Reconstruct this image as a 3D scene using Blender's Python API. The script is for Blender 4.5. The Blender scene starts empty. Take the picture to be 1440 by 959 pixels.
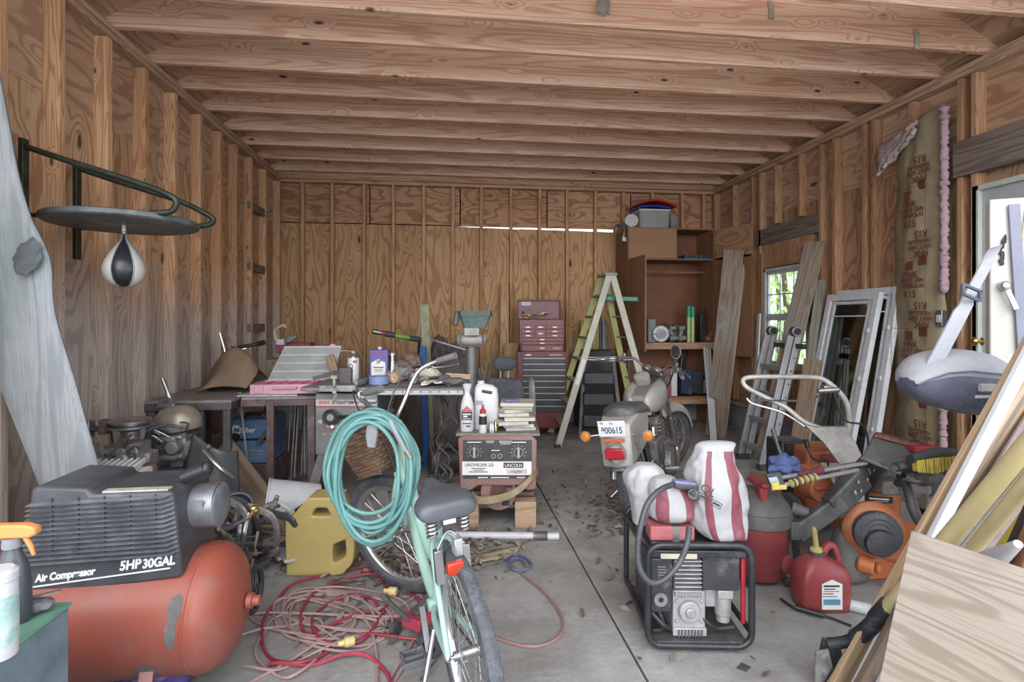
import bpy, bmesh, math, random
from mathutils import Vector, Matrix, Euler, noise
random.seed(7)
C = bpy.context.scene.collection
SC = bpy.context.scene
PI = math.pi
# ---------------------------------------------------------------- camera
F0, HX, HY, CH = 760.0, 720.0, 450.0, 1.47
TH = math.radians(7.05)
FW = Vector((math.sin(TH), math.cos(TH), 0)); RT = Vector((math.cos(TH), -math.sin(TH), 0)); UP = Vector((0, 0, 1))
cd = bpy.data.cameras.new('camera'); cam = bpy.data.objects.new('camera', cd); C.objects.link(cam)
cam.location = (0, 0, CH); cam.rotation_euler = (PI/2, 0, -TH)
cd.sensor_width = 36; cd.lens = F0/1440*36; cd.shift_y = (HY-479.5)/1440; cd.clip_start = .05
SC.camera = cam
# ---------------------------------------------------------------- world, sun, exposure
w = bpy.data.worlds.new('sky'); SC.world = w; w.use_nodes = True
nt = w.node_tree; nt.nodes.clear()
bg = nt.nodes.new('ShaderNodeBackground'); ou = nt.nodes.new('ShaderNodeOutputWorld')
bg.inputs[0].default_value = (.86, .93, 1.0, 1); bg.inputs[1].default_value = 2.0
nt.links.new(bg.outputs[0], ou.inputs[0])
sd = bpy.data.lights.new('sun', 'SUN'); sun = bpy.data.objects.new('sun', sd); C.objects.link(sun)
sd.energy = 2.0; sd.angle = math.radians(60); sd.color = (1, .96, .9)
sun.rotation_euler = (math.radians(68), 0, math.radians(-10)); sun.location = (0, -3, 6)
SC.view_settings.view_transform = 'Standard'; SC.view_settings.look = 'None'
SC.view_settings.gamma = 1; SC.view_settings.use_curve_mapping = False; SC.view_settings.exposure = 0.56
SC.cycles.max_bounces = 8; SC.cycles.diffuse_bounces = 5
try: SC.cycles.use_denoising = True
except Exception: pass
# ---------------------------------------------------------------- measuring helpers: image direction -> place in the room
def pt(px, py, d): return Vector((0, 0, CH)) + d*(FW + RT*((px-HX)/F0) + UP*((HY-py)/F0))
def fl(px, py, z=0.0): return pt(px, py, F0*(CH-z)/(py-HY))
def onX(px, py, X):
    r = FW + RT*((px-HX)/F0) + UP*((HY-py)/F0); return Vector((0, 0, CH)) + r*(X/r.x)
def onY(px, py, Y):
    r = FW + RT*((px-HX)/F0) + UP*((HY-py)/F0); return Vector((0, 0, CH)) + r*(Y/r.y)
def V(*a): return Vector(a)
# ---------------------------------------------------------------- mesh builder
def basis(z, x=None):
    z = Vector(z).normalized(); x = Vector(x) if x is not None else (Vector((0, 0, 1)) if abs(z.z) < .9 else Vector((1, 0, 0)))
    x = (x - z*x.dot(z))
    if x.length < 1e-6: x = z.orthogonal()
    x.normalize(); y = z.cross(x); return Matrix((x, y, z)).transposed()
def fr(o, z, x=None):                      # 4x4 frame with origin o, local Z along z, local X near x
    m = basis(z, x).to_4x4(); m.translation = Vector(o); return m
def rz(a): return Matrix.Rotation(a, 4, 'Z')
class B:
    def __init__(s): s.bm = bmesh.new(); s.M = Matrix.Identity(4)
    def _v(s, p): return s.bm.verts.new(s.M @ Vector(p))
    def _f(s, vs, mi=0):
        try:
            f = s.bm.faces.new(vs); f.material_index = mi; return f
        except Exception: return None
    def box(s, c, size, rot=None, mi=0):
        c = Vector(c); h = Vector(size)/2; R = rot.to_3x3() if rot is not None else Matrix.Identity(3)
        v = [s._v(c + R @ Vector((x*h.x, y*h.y, z*h.z))) for x in (-1, 1) for y in (-1, 1) for z in (-1, 1)]
        for q in ((0, 1, 3, 2), (4, 6, 7, 5), (0, 4, 5, 1), (2, 3, 7, 6), (0, 2, 6, 4), (1, 5, 7, 3)): s._f([v[i] for i in q], mi)
        return s
    def rings(s, rs, cap=True, closed=False, mi=0):
        R = [[s._v(p) for p in r] for r in rs]; n = len(R[0]); m = len(R)
        for i in range(m if closed else m-1):
            a, b = R[i], R[(i+1) % m]
            for k in range(n): s._f([a[k], a[(k+1) % n], b[(k+1) % n], b[k]], mi)
        if cap and not closed: s._f(R[0][::-1], mi); s._f(R[-1], mi)
        return s
    def cyl(s, p0, p1, r0, r1=None, n=14, cap=True, mi=0):
        p0 = Vector(p0); p1 = Vector(p1); r1 = r0 if r1 is None else r1; Bm = basis(p1-p0)
        c = [Bm @ Vector((math.cos(t*2*PI/n), math.sin(t*2*PI/n), 0)) for t in range(n)]
        return s.rings([[p0+q*r0 for q in c], [p1+q*r1 for q in c]], cap, mi=mi)
    def lathe(s, prof, o=(0, 0, 0), z=(0, 0, 1), n=28, cap=True, mi=0, sc=(1, 1)):
        Bm = basis(z, (1, 0, 0) if abs(Vector(z).normalized().x) < .9 else None); o = Vector(o)
        return s.rings([[o + Bm @ Vector((max(r, 1e-4)*sc[0]*math.cos(t*2*PI/n), max(r, 1e-4)*sc[1]*math.sin(t*2*PI/n), h)) for t in range(n)] for r, h in prof], cap, mi=mi)
    def tube(s, pts, r, n=8, closed=False, mi=0, sq=1.0):
        P = [Vector(p) for p in pts]; m = len(P); rr = r if isinstance(r, (list, tuple)) else [r]*m
        T = []
        for i in range(m):
            a = P[(i-1) % m] if (closed or i > 0) else P[i]; b = P[(i+1) % m] if (closed or i < m-1) else P[i]
            t = (b-a); T.append(t.normalized() if t.length > 1e-9 else Vector((0, 0, 1)))
        x = T[0].orthogonal().normalized(); R = []
        for i in range(m):
            x = x - T[i]*x.dot(T[i]); x = x.normalized() if x.length > 1e-6 else T[i].orthogonal().normalized(); y = T[i].cross(x)
            R.append([P[i] + x*(rr[i]*math.cos(k*2*PI/n)) + y*(rr[i]*sq*math.sin(k*2*PI/n)) for k in range(n)])
        return s.rings(R, True, closed, mi)
    def prism(s, poly, t, M=None, mi=0):     # poly in XY of frame M, extruded from 0 to t along its Z
        M = M or Matrix.Identity(4)
        return s.rings([[M @ Vector((x, y, 0)) for x, y in poly], [M @ Vector((x, y, t)) for x, y in poly]], mi=mi)
    def ell(s, c, r, rot=None, nu=20, nv=12, mi=0, wob=0, seed=0):
        c = Vector(c); R = rot.to_3x3() if rot is not None else Matrix.Identity(3); rs = []
        for j in range(nv+1):
            a = -PI/2 + PI*j/nv; a = max(min(a, PI/2-.02), -PI/2+.02); ring = []
            for i in range(nu):
                b = 2*PI*i/nu; q = Vector((math.cos(a)*math.cos(b), math.cos(a)*math.sin(b), math.sin(a)))
                k = 1 + (wob*noise.noise(q*2.2+Vector((seed, 0, 0))) if wob else 0)
                ring.append(c + R @ Vector((q.x*r[0]*k, q.y*r[1]*k, q.z*r[2]*k)))
            rs.append(ring)
        return s.rings(rs, mi=mi)
    def sheet(s, fn, nu, nv, t=0.0, mi=0):   # fn(u,v)->point; doubled when t>0
        g = [[s._v(fn(i/nu, j/nv)) for j in range(nv+1)] for i in range(nu+1)]
        for i in range(nu):
            for j in range(nv): s._f([g[i][j], g[i+1][j], g[i+1][j+1], g[i][j+1]], mi)
        return s
def catmull(P, k=8, closed=False):
    P = [Vector(p) for p in P]; n = len(P); out = []
    for i in range(n if closed else n-1):
        p0 = P[(i-1) % n] if (closed or i > 0) else P[0]; p1 = P[i]; p2 = P[(i+1) % n]; p3 = P[(i+2) % n] if (closed or i < n-2) else P[-1]
        for j in range(k):
            t = j/k; out.append(.5*((2*p1)+(-p0+p2)*t+(2*p0-5*p1+4*p2-p3)*t*t+(-p0+3*p1-3*p2+p3)*t**3))
    if not closed: out.append(P[-1])
    return out
WM = {}
def reg(o, W, parent):
    C.objects.link(o)
    if parent is not None:
        o.parent = parent; o.matrix_local = WM[parent.name].inverted() @ W
    else: o.matrix_world = W; o.matrix_local = W
    WM[o.name] = W.copy()
def T(name, label, cat, loc=(0, 0, 0), rot=0, group=None, W=None):
    o = bpy.data.objects.new(name, None); o.empty_display_size = .1
    W = W if W is not None else Matrix.Translation(Vector(loc)) @ rz(rot)
    reg(o, W, None); o['label'] = label; o['category'] = cat
    if group: o['group'] = group
    return o
def P(name, b, mat, parent=None, bev=0, local=False, frame=None, label=None, sm=38, solid=0, sub=0, seg=2, world_frame=False):
    """mesh object; vertices are room coordinates unless local=True (then the parent's own)"""
    bm = b.bm; W = WM[parent.name] if parent is not None else Matrix.Identity(4)
    if local: bm.transform(W)
    if world_frame: bm.transform(frame)
    if frame is None:
        if parent is None:
            xs = [v.co for v in bm.verts]; mn = Vector([min(c[i] for c in xs) for i in range(3)]); mx = Vector([max(c[i] for c in xs) for i in range(3)])
            frame = Matrix.Translation(((mn.x+mx.x)/2, (mn.y+mx.y)/2, mn.z))
        else: frame = W
    bm.transform(frame.inverted())
    bmesh.ops.recalc_face_normals(bm, faces=bm.faces[:])
    me = bpy.data.meshes.new(name); bm.to_mesh(me); bm.free()
    for m in (mat if isinstance(mat, (list, tuple)) else [mat]): me.materials.append(m)
    me.polygons.foreach_set('use_smooth', [True]*len(me.polygons)); me.set_sharp_from_angle(angle=math.radians(sm))
    o = bpy.data.objects.new(name, me); reg(o, frame, parent)
    if solid: q = o.modifiers.new('s', 'SOLIDIFY'); q.thickness = solid; q.offset = 0
    if sub: q = o.modifiers.new('u', 'SUBSURF'); q.levels = sub; q.render_levels = sub
    if bev: q = o.modifiers.new('b', 'BEVEL'); q.width = bev; q.segments = seg; q.limit_method = 'ANGLE'; q.angle_limit = math.radians(40); q.harden_normals = False
    if label: o['label'] = label
    return o
def S(name, b, mat, label, cat, group=None, **k):
    o = P(name, b, mat, None, **k); o['label'] = label; o['category'] = cat
    if group: o['group'] = group
    return o
def ST(name, b, mat, parent=None, **k):
    o = P(name, b, mat, parent, **k)
    if parent is None: o['kind'] = 'structure'
    return o
def text(name, s, size, M, mat, parent, ext=.0008, sx=1.0, shear=0.0, align='CENTER', bold=0.0):
    cu = bpy.data.curves.new('t', 'FONT'); cu.body = s; cu.size = size; cu.extrude = ext; cu.align_x = align; cu.align_y = 'CENTER'; cu.shear = shear; cu.offset = bold
    t = bpy.data.objects.new('t', cu); C.objects.link(t); bpy.context.view_layer.update()
    me = bpy.data.meshes.new_from_object(t); bpy.data.objects.remove(t)
    for v in me.vertices: v.co.x *= sx
    me.materials.clear(); me.materials.append(mat); me.name = name
    o = bpy.data.objects.new(name, me); reg(o, M, parent); return o
def print_bars(M, rows, mat, parent, name='print_line'):   # print too small to read: thin bars (x, y, width, height)
    b = B()
    for x, y, w_, h_ in rows: b.box((x, y, .0006), (w_, h_, .0008))
    return P(name, b, mat, parent, frame=M, world_frame=True)
def dup(root, W, label=None, group=None):    # copy of a thing, its parts and sub-parts
    def cp(o, Wn, par):
        c = o.copy(); C.objects.link(c); c.parent = par
        if par is None: c.matrix_local = Wn
        WM[c.name] = Wn
        for ch in [q for q in KIDS(o)]: cp(ch, Wn @ WM[o.name].inverted() @ WM[ch.name], c)
        return c
    r = cp(root, W, None)
    if label: r['label'] = label
    if group: r['group'] = group
    return r
def KIDS(o): return [q for q in C.objects if q.parent == o]
def facing(o, n, up=(0, 0, 1)):             # frame whose local Z is the outward normal n, Y is up
    n = Vector(n).normalized(); y = Vector(up); y = (y-n*y.dot(n)).normalized(); x = y.cross(n)
    m = Matrix((x, y, n)).transposed().to_4x4(); m.translation = Vector(o); return m
# ---------------------------------------------------------------- materials
MATS = {}
def nd(nt, t, **k):
    n = nt.nodes.new(t)
    for a, b in k.items(): setattr(n, a, b)
    return n
def mk(name, col, rough=.55, metal=0, var=.25, scale=9, col2=None, bump=.0, bs=60, dust=.0, dcol=(.42, .4, .38), alpha=1, trans=0, spec=.5, coat=0, st=(1, 1, 1)):
    if name in MATS: return MATS[name]
    m = bpy.data.materials.new(name); m.use_nodes = True; nt = m.node_tree; p = nt.nodes['Principled BSDF']
    L = nt.links.new; tc = nd(nt, 'ShaderNodeTexCoord'); mp = nd(nt, 'ShaderNodeMapping'); mp.inputs['Scale'].default_value = st; L(tc.outputs['Object'], mp.inputs[0])
    n1 = nd(nt, 'ShaderNodeTexNoise'); n1.inputs['Scale'].default_value = scale; n1.inputs['Detail'].default_value = 5; n1.inputs['Roughness'].default_value = .65; L(mp.outputs[0], n1.inputs[0])
    r1 = nd(nt, 'ShaderNodeMapRange'); r1.inputs[1].default_value = .35; r1.inputs[2].default_value = .7; L(n1.outputs[0], r1.inputs[0])
    c2 = col2 or tuple(max(0, c*(1-var*1.6)) for c in col)
    mx = nd(nt, 'ShaderNodeMix', data_type='RGBA'); mx.inputs[6].default_value = (*col, 1); mx.inputs[7].default_value = (*c2, 1); L(r1.outputs[0], mx.inputs[0]); out = mx.outputs[2]
    if dust:
        n2 = nd(nt, 'ShaderNodeTexNoise'); n2.inputs['Scale'].default_value = scale*.45+2; n2.inputs['Detail'].default_value = 7; n2.inputs['Roughness'].default_value = .7; L(tc.outputs['Object'], n2.inputs[0])
        r2 = nd(nt, 'ShaderNodeMapRange'); r2.inputs[1].default_value = .62-.3*dust; r2.inputs[2].default_value = .85-.2*dust; r2.inputs[4].default_value = min(1, dust+.25); L(n2.outputs[0], r2.inputs[0])
        m2 = nd(nt, 'ShaderNodeMix', data_type='RGBA'); m2.inputs[7].default_value = (*dcol, 1); L(out, m2.inputs[6]); L(r2.outputs[0], m2.inputs[0]); out = m2.outputs[2]
    L(out, p.inputs['Base Color']); p.inputs['Roughness'].default_value = rough; p.inputs['Metallic'].default_value = metal
    p.inputs['Specular IOR Level'].default_value = spec; p.inputs['Alpha'].default_value = alpha; p.inputs['Transmission Weight'].default_value = trans; p.inputs['Coat Weight'].default_value = coat
    if bump:
        n3 = nd(nt, 'ShaderNodeTexNoise'); n3.inputs['Scale'].default_value = bs; n3.inputs['Detail'].default_value = 4; L(mp.outputs[0], n3.inputs[0])
        b = nd(nt, 'ShaderNodeBump'); b.inputs['Strength'].default_value = bump; b.inputs['Distance'].default_value = .01; L(n3.outputs[0], b.inputs['Height']); L(b.outputs[0], p.inputs['Normal'])
    MATS[name] = m; return m
def wood(name, lt, dk, ax='Z', rough=.75, lines=34, across=3.2, along=.42, knots=1.0, kscale=1.5, hue=.25, grime=None, gz=None, lw=.75, fine=.45, bump=.25, tint=(.30, .16, .09)):
    if name in MATS: return MATS[name]
    m = bpy.data.materials.new(name); m.use_nodes = True; nt = m.node_tree; p = nt.nodes['Principled BSDF']; L = nt.links.new
    tc = nd(nt, 'ShaderNodeTexCoord'); oi = nd(nt, 'ShaderNodeObjectInfo')
    ad = nd(nt, 'ShaderNodeVectorMath', operation='ADD'); sc = nd(nt, 'ShaderNodeVectorMath', operation='SCALE'); sc.inputs[0].default_value = (31, 17, 23)
    L(oi.outputs['Random'], sc.inputs['Scale']); L(tc.outputs['Object'], ad.inputs[0]); L(sc.outputs[0], ad.inputs[1])
    def mapped(a, b):
        mp = nd(nt, 'ShaderNodeMapping'); v = [a, a, a]; v['XYZ'.index(ax)] = b; mp.inputs['Scale'].default_value = v; L(ad.outputs[0], mp.inputs[0]); return mp.outputs[0]
    def mt(op, a, b=None, clamp=False):
        n = nd(nt, 'ShaderNodeMath', operation=op); n.use_clamp = clamp
        for i, x in enumerate((a, b)):
            if x is None: continue
            if isinstance(x, (int, float)): n.inputs[i].default_value = x
            else: L(x, n.inputs[i])
        return n.outputs[0]
    def rng(x, a, b, c=0, d=1):
        r = nd(nt, 'ShaderNodeMapRange'); r.interpolation_type = 'SMOOTHSTEP'
        for i, q in enumerate((a, b, c, d)): r.inputs[i+1].default_value = q
        L(x, r.inputs[0]); return r.outputs[0]
    def nz(vec, s, det=2, ro=.5):
        n = nd(nt, 'ShaderNodeTexNoise'); n.inputs['Scale'].default_value = s; n.inputs['Detail'].default_value = det; n.inputs['Roughness'].default_value = ro; L(vec, n.inputs[0]); return n.outputs[0]
    vo = nd(nt, 'ShaderNodeTexVoronoi'); vo.inputs['Scale'].default_value = kscale*1.6; L(mapped(2.2, .9), vo.inputs[0])
    sx = nd(nt, 'ShaderNodeSeparateColor'); L(vo.outputs['Color'], sx.inputs[0])
    on = mt('GREATER_THAN', sx.outputs[0], 1-.95*knots) if knots else None
    base = nz(mapped(across, along), 1.0, 2.5, .45)
    if knots:
        warp = mt('MULTIPLY', rng(vo.outputs['Distance'], 0, .38, .16, 0), on); base = mt('ADD', base, warp)
    wob = nz(mapped(14, 3), 1.0, 2); base = mt('ADD', base, mt('MULTIPLY', wob, .02))
    ln = mt('SINE', mt('MULTIPLY', base, lines*2)); rg = rng(ln, -.1, .95, 0, lw)
    fg = rng(nz(mapped(160, 5), 1.0, 2), .42, .72, 0, fine)
    f = mt('MAXIMUM', rg, fg)
    mx = nd(nt, 'ShaderNodeMix', data_type='RGBA'); mx.inputs[6].default_value = (*lt, 1); mx.inputs[7].default_value = (*dk, 1); L(f, mx.inputs[0])
    # board to board and patch to patch colour
    mh = nd(nt, 'ShaderNodeMix', data_type='RGBA'); mh.blend_type = 'MULTIPLY'; mh.inputs[7].default_value = (.72, .60, .52, 1); L(mx.outputs[2], mh.inputs[6])
    L(mt('MULTIPLY', mt('ADD', mt('MULTIPLY', oi.outputs['Random'], .6), rng(nz(mapped(1.6, .5), 1.0, 3), .35, .7, 0, .7)), hue*2, True), mh.inputs[0]); out = mh.outputs[2]
    if knots:
        k = mt('MULTIPLY', rng(vo.outputs['Distance'], .05, .12, 1, 0), on); mk_ = nd(nt, 'ShaderNodeMix', data_type='RGBA'); mk_.inputs[7].default_value = (tint[0]*.35, tint[1]*.35, tint[2]*.35, 1)
        L(k, mk_.inputs[0]); L(out, mk_.inputs[6]); out = mk_.outputs[2]
    if grime:
        ge = nd(nt, 'ShaderNodeNewGeometry'); sp = nd(nt, 'ShaderNodeSeparateXYZ'); L(ge.outputs['Position'], sp.inputs[0])
        hn = nz(ge.outputs['Position'], 1.3, 5, .6)
        if gz: f2 = rng(mt('ADD', sp.outputs[2], mt('MULTIPLY', hn, 1.1)), gz[0], gz[1], gz[2] if len(gz) > 2 else .85, 0)
        else: f2 = rng(hn, .4, .65, 0, .7)
        mg = nd(nt, 'ShaderNodeMix', data_type='RGBA'); 
        mg2 = nd(nt, 'ShaderNodeMix', data_type='RGBA'); mg2.inputs[6].default_value = (*grime, 1); mg2.inputs[7].default_value = tuple(g*.62 for g in grime)+(1,); L(f, mg2.inputs[0])
        L(f2, mg.inputs[0]); L(out, mg.inputs[6]); L(mg2.outputs[2], mg.inputs[7]); out = mg.outputs[2]
    L(out, p.inputs['Base Color']); p.inputs['Roughness'].default_value = rough; p.inputs['Specular IOR Level'].default_value = .3
    b = nd(nt, 'ShaderNodeBump'); b.inputs['Strength'].default_value = bump; b.inputs['Distance'].default_value = .004; L(f, b.inputs['Height']); b.invert = True; L(b.outputs[0], p.inputs['Normal'])
    MATS[name] = m; return m
def glass(name, tint=(.9, .95, .95), a=.12):
    m = bpy.data.materials.new(name); m.use_nodes = True; nt = m.node_tree; nt.nodes.clear()
    o = nd(nt, 'ShaderNodeOutputMaterial'); t = nd(nt, 'ShaderNodeBsdfTransparent'); g = nd(nt, 'ShaderNodeBsdfGlossy'); x = nd(nt, 'ShaderNodeMixShader')
    t.inputs[0].default_value = (*tint, 1); g.inputs['Roughness'].default_value = .05; x.inputs[0].default_value = a
    nt.links.new(t.outputs[0], x.inputs[1]); nt.links.new(g.outputs[0], x.inputs[2]); nt.links.new(x.outputs[0], o.inputs[0]); MATS[name] = m; return m

# woods
LTW, DKW = (.50, .31, .18), (.30, .15, .07)
GR = (.52, .475, .455)
W_plyV = wood('plywood_vertical', (.62, .42, .26), (.33, .175, .085), 'Z', lines=52, across=2.6, along=.55, kscale=1.1, knots=.9, hue=.3, grime=GR, gz=(1.75, 2.6, .8))
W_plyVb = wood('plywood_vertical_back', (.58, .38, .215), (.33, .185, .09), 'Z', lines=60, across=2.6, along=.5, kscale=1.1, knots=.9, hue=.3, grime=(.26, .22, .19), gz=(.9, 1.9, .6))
W_plyY = wood('plywood_along_side', (.64, .45, .32), (.38, .235, .145), 'Y', lines=44, across=2.4, along=.6, kscale=1.1, knots=.6, hue=.35)
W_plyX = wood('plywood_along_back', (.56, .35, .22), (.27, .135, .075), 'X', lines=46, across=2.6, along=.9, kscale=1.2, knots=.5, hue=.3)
W_stud = wood('stud_wood', (.74, .49, .30), (.46, .225, .10), 'Z', lines=60, across=9, along=.5, kscale=2.6, knots=.5, hue=.35, grime=GR, gz=(1.75, 2.6, .75))
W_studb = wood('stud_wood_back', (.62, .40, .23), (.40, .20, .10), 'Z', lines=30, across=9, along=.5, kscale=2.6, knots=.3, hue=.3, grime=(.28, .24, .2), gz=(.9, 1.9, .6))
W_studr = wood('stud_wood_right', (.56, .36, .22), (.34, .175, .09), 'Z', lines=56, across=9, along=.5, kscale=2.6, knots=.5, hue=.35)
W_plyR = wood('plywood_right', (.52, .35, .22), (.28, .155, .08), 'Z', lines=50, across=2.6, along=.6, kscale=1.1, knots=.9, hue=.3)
W_joist = wood('joist_wood', (.85, .61, .46), (.55, .31, .20), 'X', lines=50, across=6.0, along=.28, kscale=1.9, knots=.9, hue=.28, lw=.7)
W_plateY = wood('plate_wood', (.60, .43, .31), (.36, .22, .14), 'Y', lines=30, across=9, along=.4, kscale=2.2, knots=.4)
W_plateX = wood('plate_wood_back', (.58, .39, .26), (.34, .19, .11), 'X', lines=30, across=9, along=.4, kscale=2.2, knots=.4)
W_grey = wood('weathered_board', (.24, .20, .18), (.12, .095, .085), 'Y', lines=24, across=8, along=.5, knots=.4)
# ================================================================ SETTING
XL, XR, YB, YF, ZT = -2.18, 3.92, 7.54, 1.3, 3.34
concrete = mk('concrete', (.37, .365, .36), .85, var=.3, scale=2.2, col2=(.24, .235, .225), bump=.3, bs=40, dust=.6, dcol=(.15, .138, .125))
stem = mk('stem_wall_concrete', (.40, .41, .43), .9, scale=3, bump=.3, dust=.3, dcol=(.25, .25, .25))
# floor: two slabs with the open control joint between them
def slab(x0, x1, y0, y1, name, parent=None):
    b = B(); b.box(((x0+x1)/2, (y0+y1)/2, -.06), (x1-x0, y1-y0, .12)); return ST(name, b, concrete, parent, bev=.004)
floor = slab(XL-.15, .813, 1.0, YB+.15, 'floor')
slab(.825, XR+.15, 1.0, YB+.15, 'floor_slab', floor)
b = B(); b.box((.87, 3.5, -.13), (14, 16, .02)); ST('ground', b, mk('dirt', (.12, .105, .09), .95, bump=.4))
b = B(); b.box((.87, -2.5, -.075), (12, 6.95, .09)); ST('bounce_driveway_ground', b, mk('bounce_driveway', (.55, .54, .52), .9, bump=.2))  # unseen pale apron, added to bounce daylight up to the ceiling
STW = .038
def panel(b, p0, p1): b.box((Vector(p0)+Vector(p1))/2, [abs(q) for q in (Vector(p1)-Vector(p0))])
def beam(name, c, size, mat, parent):     # every board is its own object with its own grain
    b = B(); b.box((0, 0, 0), size); b.bm.transform(Matrix.Translation(Vector(c)))
    return P(name, b, mat, parent, frame=Matrix.Translation(Vector(c)), bev=.002, seg=1)
def ypos(px, X): return onX(px, 300, X).y
# ---- left wall
b = B(); panel(b, (XL-.10, YF, .32), (XL-.088, YB+.1, 2.77)); WL = ST('wall_left', b, W_plyV)
for y0, y1 in ((YF, 2.2), (2.2, 3.42), (3.42, 4.64), (4.64, 5.86), (5.86, 7.08), (7.08, YB+.1)):
    beam('wall_sheathing', (XL-.094, (y0+y1)/2, 3.122), (.012, y1-y0+.0, .70), W_plyY, WL)
b = B(); panel(b, (XL-.16, YF, -.02), (XL-.06, YB+.1, .32)); P('stem_wall', b, stem, WL)
ls = [ypos(p, XL) for p in (6, 88, 155, 207, 248, 284, 312, 334, 355, 375)] + [YB-.02]
for y in ls + [2.45, 2.0, 1.5]: beam('stud', (XL-.044, y, 1.85), (.088, STW+.012, 2.94), W_stud, WL)
for z in (.34, ): beam('sill_plate', (XL-.044, (YF+YB)/2, z+.02), (.09, YB-YF, .04), W_plateY, WL)
beam('top_plate', (XL-.05, (YF+YB)/2, 3.345), (.112, YB-YF, .04), W_plateY, WL)
beam('top_plate', (XL-.05, (YF+YB)/2, 3.388), (.118, YB-YF, .04), W_plateY, WL)
for z in (2.78, 2.08, 1.38): beam('blocking', (XL-.03, (ls[8]+ls[9])/2+.02, z), (.04, abs(ls[9]-ls[8])+.10, .09), W_grey, WL)
# ---- back wall with the thin open seam that lets daylight in
xb = [onY(p, 300, YB).x for p in (425, 467, 512, 553, 596, 637, 677, 719, 759, 798, 838, 877, 918, 960, 990)]
b = B(); gx0, gx1 = onY(636, 320, YB+.1).x, onY(862, 320, YB+.1).x
for k, (x0, x1, z0, z1) in enumerate(((XL-.12, gx0, 2.80, 2.80), (gx0, gx0+.95, 2.785, 2.762), (gx0+.95, gx1, 2.768, 2.748), (gx1, XR+.2, 2.80, 2.80))):
    b.rings([[(x0, YB+.09, .32), (x1, YB+.09, .32), (x1, YB+.09, z1), (x0, YB+.09, z0)], [(x0, YB+.102, .32), (x1, YB+.102, .32), (x1, YB+.102, z1), (x0, YB+.102, z0)]])
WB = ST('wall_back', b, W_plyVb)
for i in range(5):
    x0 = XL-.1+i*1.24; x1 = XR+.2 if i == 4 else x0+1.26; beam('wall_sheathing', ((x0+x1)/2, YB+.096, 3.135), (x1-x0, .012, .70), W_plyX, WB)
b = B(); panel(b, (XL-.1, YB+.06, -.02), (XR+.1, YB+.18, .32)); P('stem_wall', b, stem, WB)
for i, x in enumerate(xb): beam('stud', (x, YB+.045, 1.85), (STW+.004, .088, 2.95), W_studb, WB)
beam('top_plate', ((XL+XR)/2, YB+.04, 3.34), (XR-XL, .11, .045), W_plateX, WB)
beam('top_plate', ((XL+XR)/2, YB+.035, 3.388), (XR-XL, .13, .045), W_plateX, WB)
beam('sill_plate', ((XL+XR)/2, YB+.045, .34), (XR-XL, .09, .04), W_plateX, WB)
# ---- right wall with window opening and door opening
WY0, WY1, WZ0, WZ1 = 5.46, 6.30, .90, 2.10
DY0, DY1, DZ1 = 2.70, 3.60, 2.47
b = B(); x0, x1 = XR+.088, XR+.10
for p0, p1 in (((x0, YF, .32), (x1, DY0, 2.77)), ((x0, DY1, .32), (x1, WY0, 2.77)), ((x0, WY1, .32), (x1, YB+.2, 2.77)), ((x0, WY0, .32), (x1, WY1, WZ0)), ((x0, WY0, WZ1), (x1, WY1, 2.77)), ((x0, DY0, DZ1), (x1, DY1, 2.77))): panel(b, p0, p1)
WR = ST('wall_right', b, W_plyR)
for y0, y1 in ((YF, 2.4), (2.4, 3.6), (3.6, 4.85), (4.85, 6.05), (6.05, YB+.2)):
    beam('wall_sheathing', (XR+.094, (y0+y1)/2, 3.122), (.012, y1-y0, .70), W_plyY, WR)
b = B(); panel(b, (XR+.06, YF, -.02), (XR+.18, DY0, .32)); panel(b, (XR+.06, DY1, -.02), (XR+.18, YB+.1, .32)); panel(b, (XR+.06, DY0, -.02), (XR+.18, DY1, .22)); P('stem_wall', b, stem, WR)
for p in (1349, 1369, 1280, 1214, 1227, 1153, 1172, 1123, 1089, 1068, 1056, 1030, 1004):
    y = ypos(p, XR)
    if WY0-.01 < y < WY1+.01:
        beam('stud', (XR+.044, y, 2.98), (.088, STW, .70), W_studr, WR)
        beam('stud', (XR+.044, y, .62), (.088, STW, .52), W_studr, WR)
    else: beam('stud', (XR+.044, y, 1.85), (.088, STW+.004, 2.94), W_studr, WR)
for y in (DY0-.03, 2.2, 1.75): beam('stud', (XR+.044, y, 1.85), (.088, STW, 2.94), W_studr, WR)
beam('window_header', (XR+.03, (WY0+WY1)/2-.02, 2.50), (.06, WY1-WY0+.30, .20), W_grey, WR)
for i in range(5): beam('cripple', (XR+.05, WY0+.04+i*.19, 2.26), (.07, .19, .29), W_studr, WR)
beam('window_stud', (XR+.044, WY1+.03, 1.5), (.088, .045, 1.6), W_studr, WR); beam('window_stud', (XR+.044, WY0-.03, 1.5), (.088, .045, 1.6), W_studr, WR)
beam('door_header', (XR+.02, 3.02, 2.70), (.09, 1.42, .27), W_grey, WR)
beam('top_plate', (XR+.05, (YF+YB)/2, 3.345), (.112, YB-YF, .04), W_plateY, WR)
beam('top_plate', (XR+.05, (YF+YB)/2, 3.388), (.118, YB-YF, .04), W_plateY, WR)
beam('sill_plate', (XR+.044, (DY1+YB)/2, .34), (.09, YB-DY1, .04), W_plateY, WR)
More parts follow.
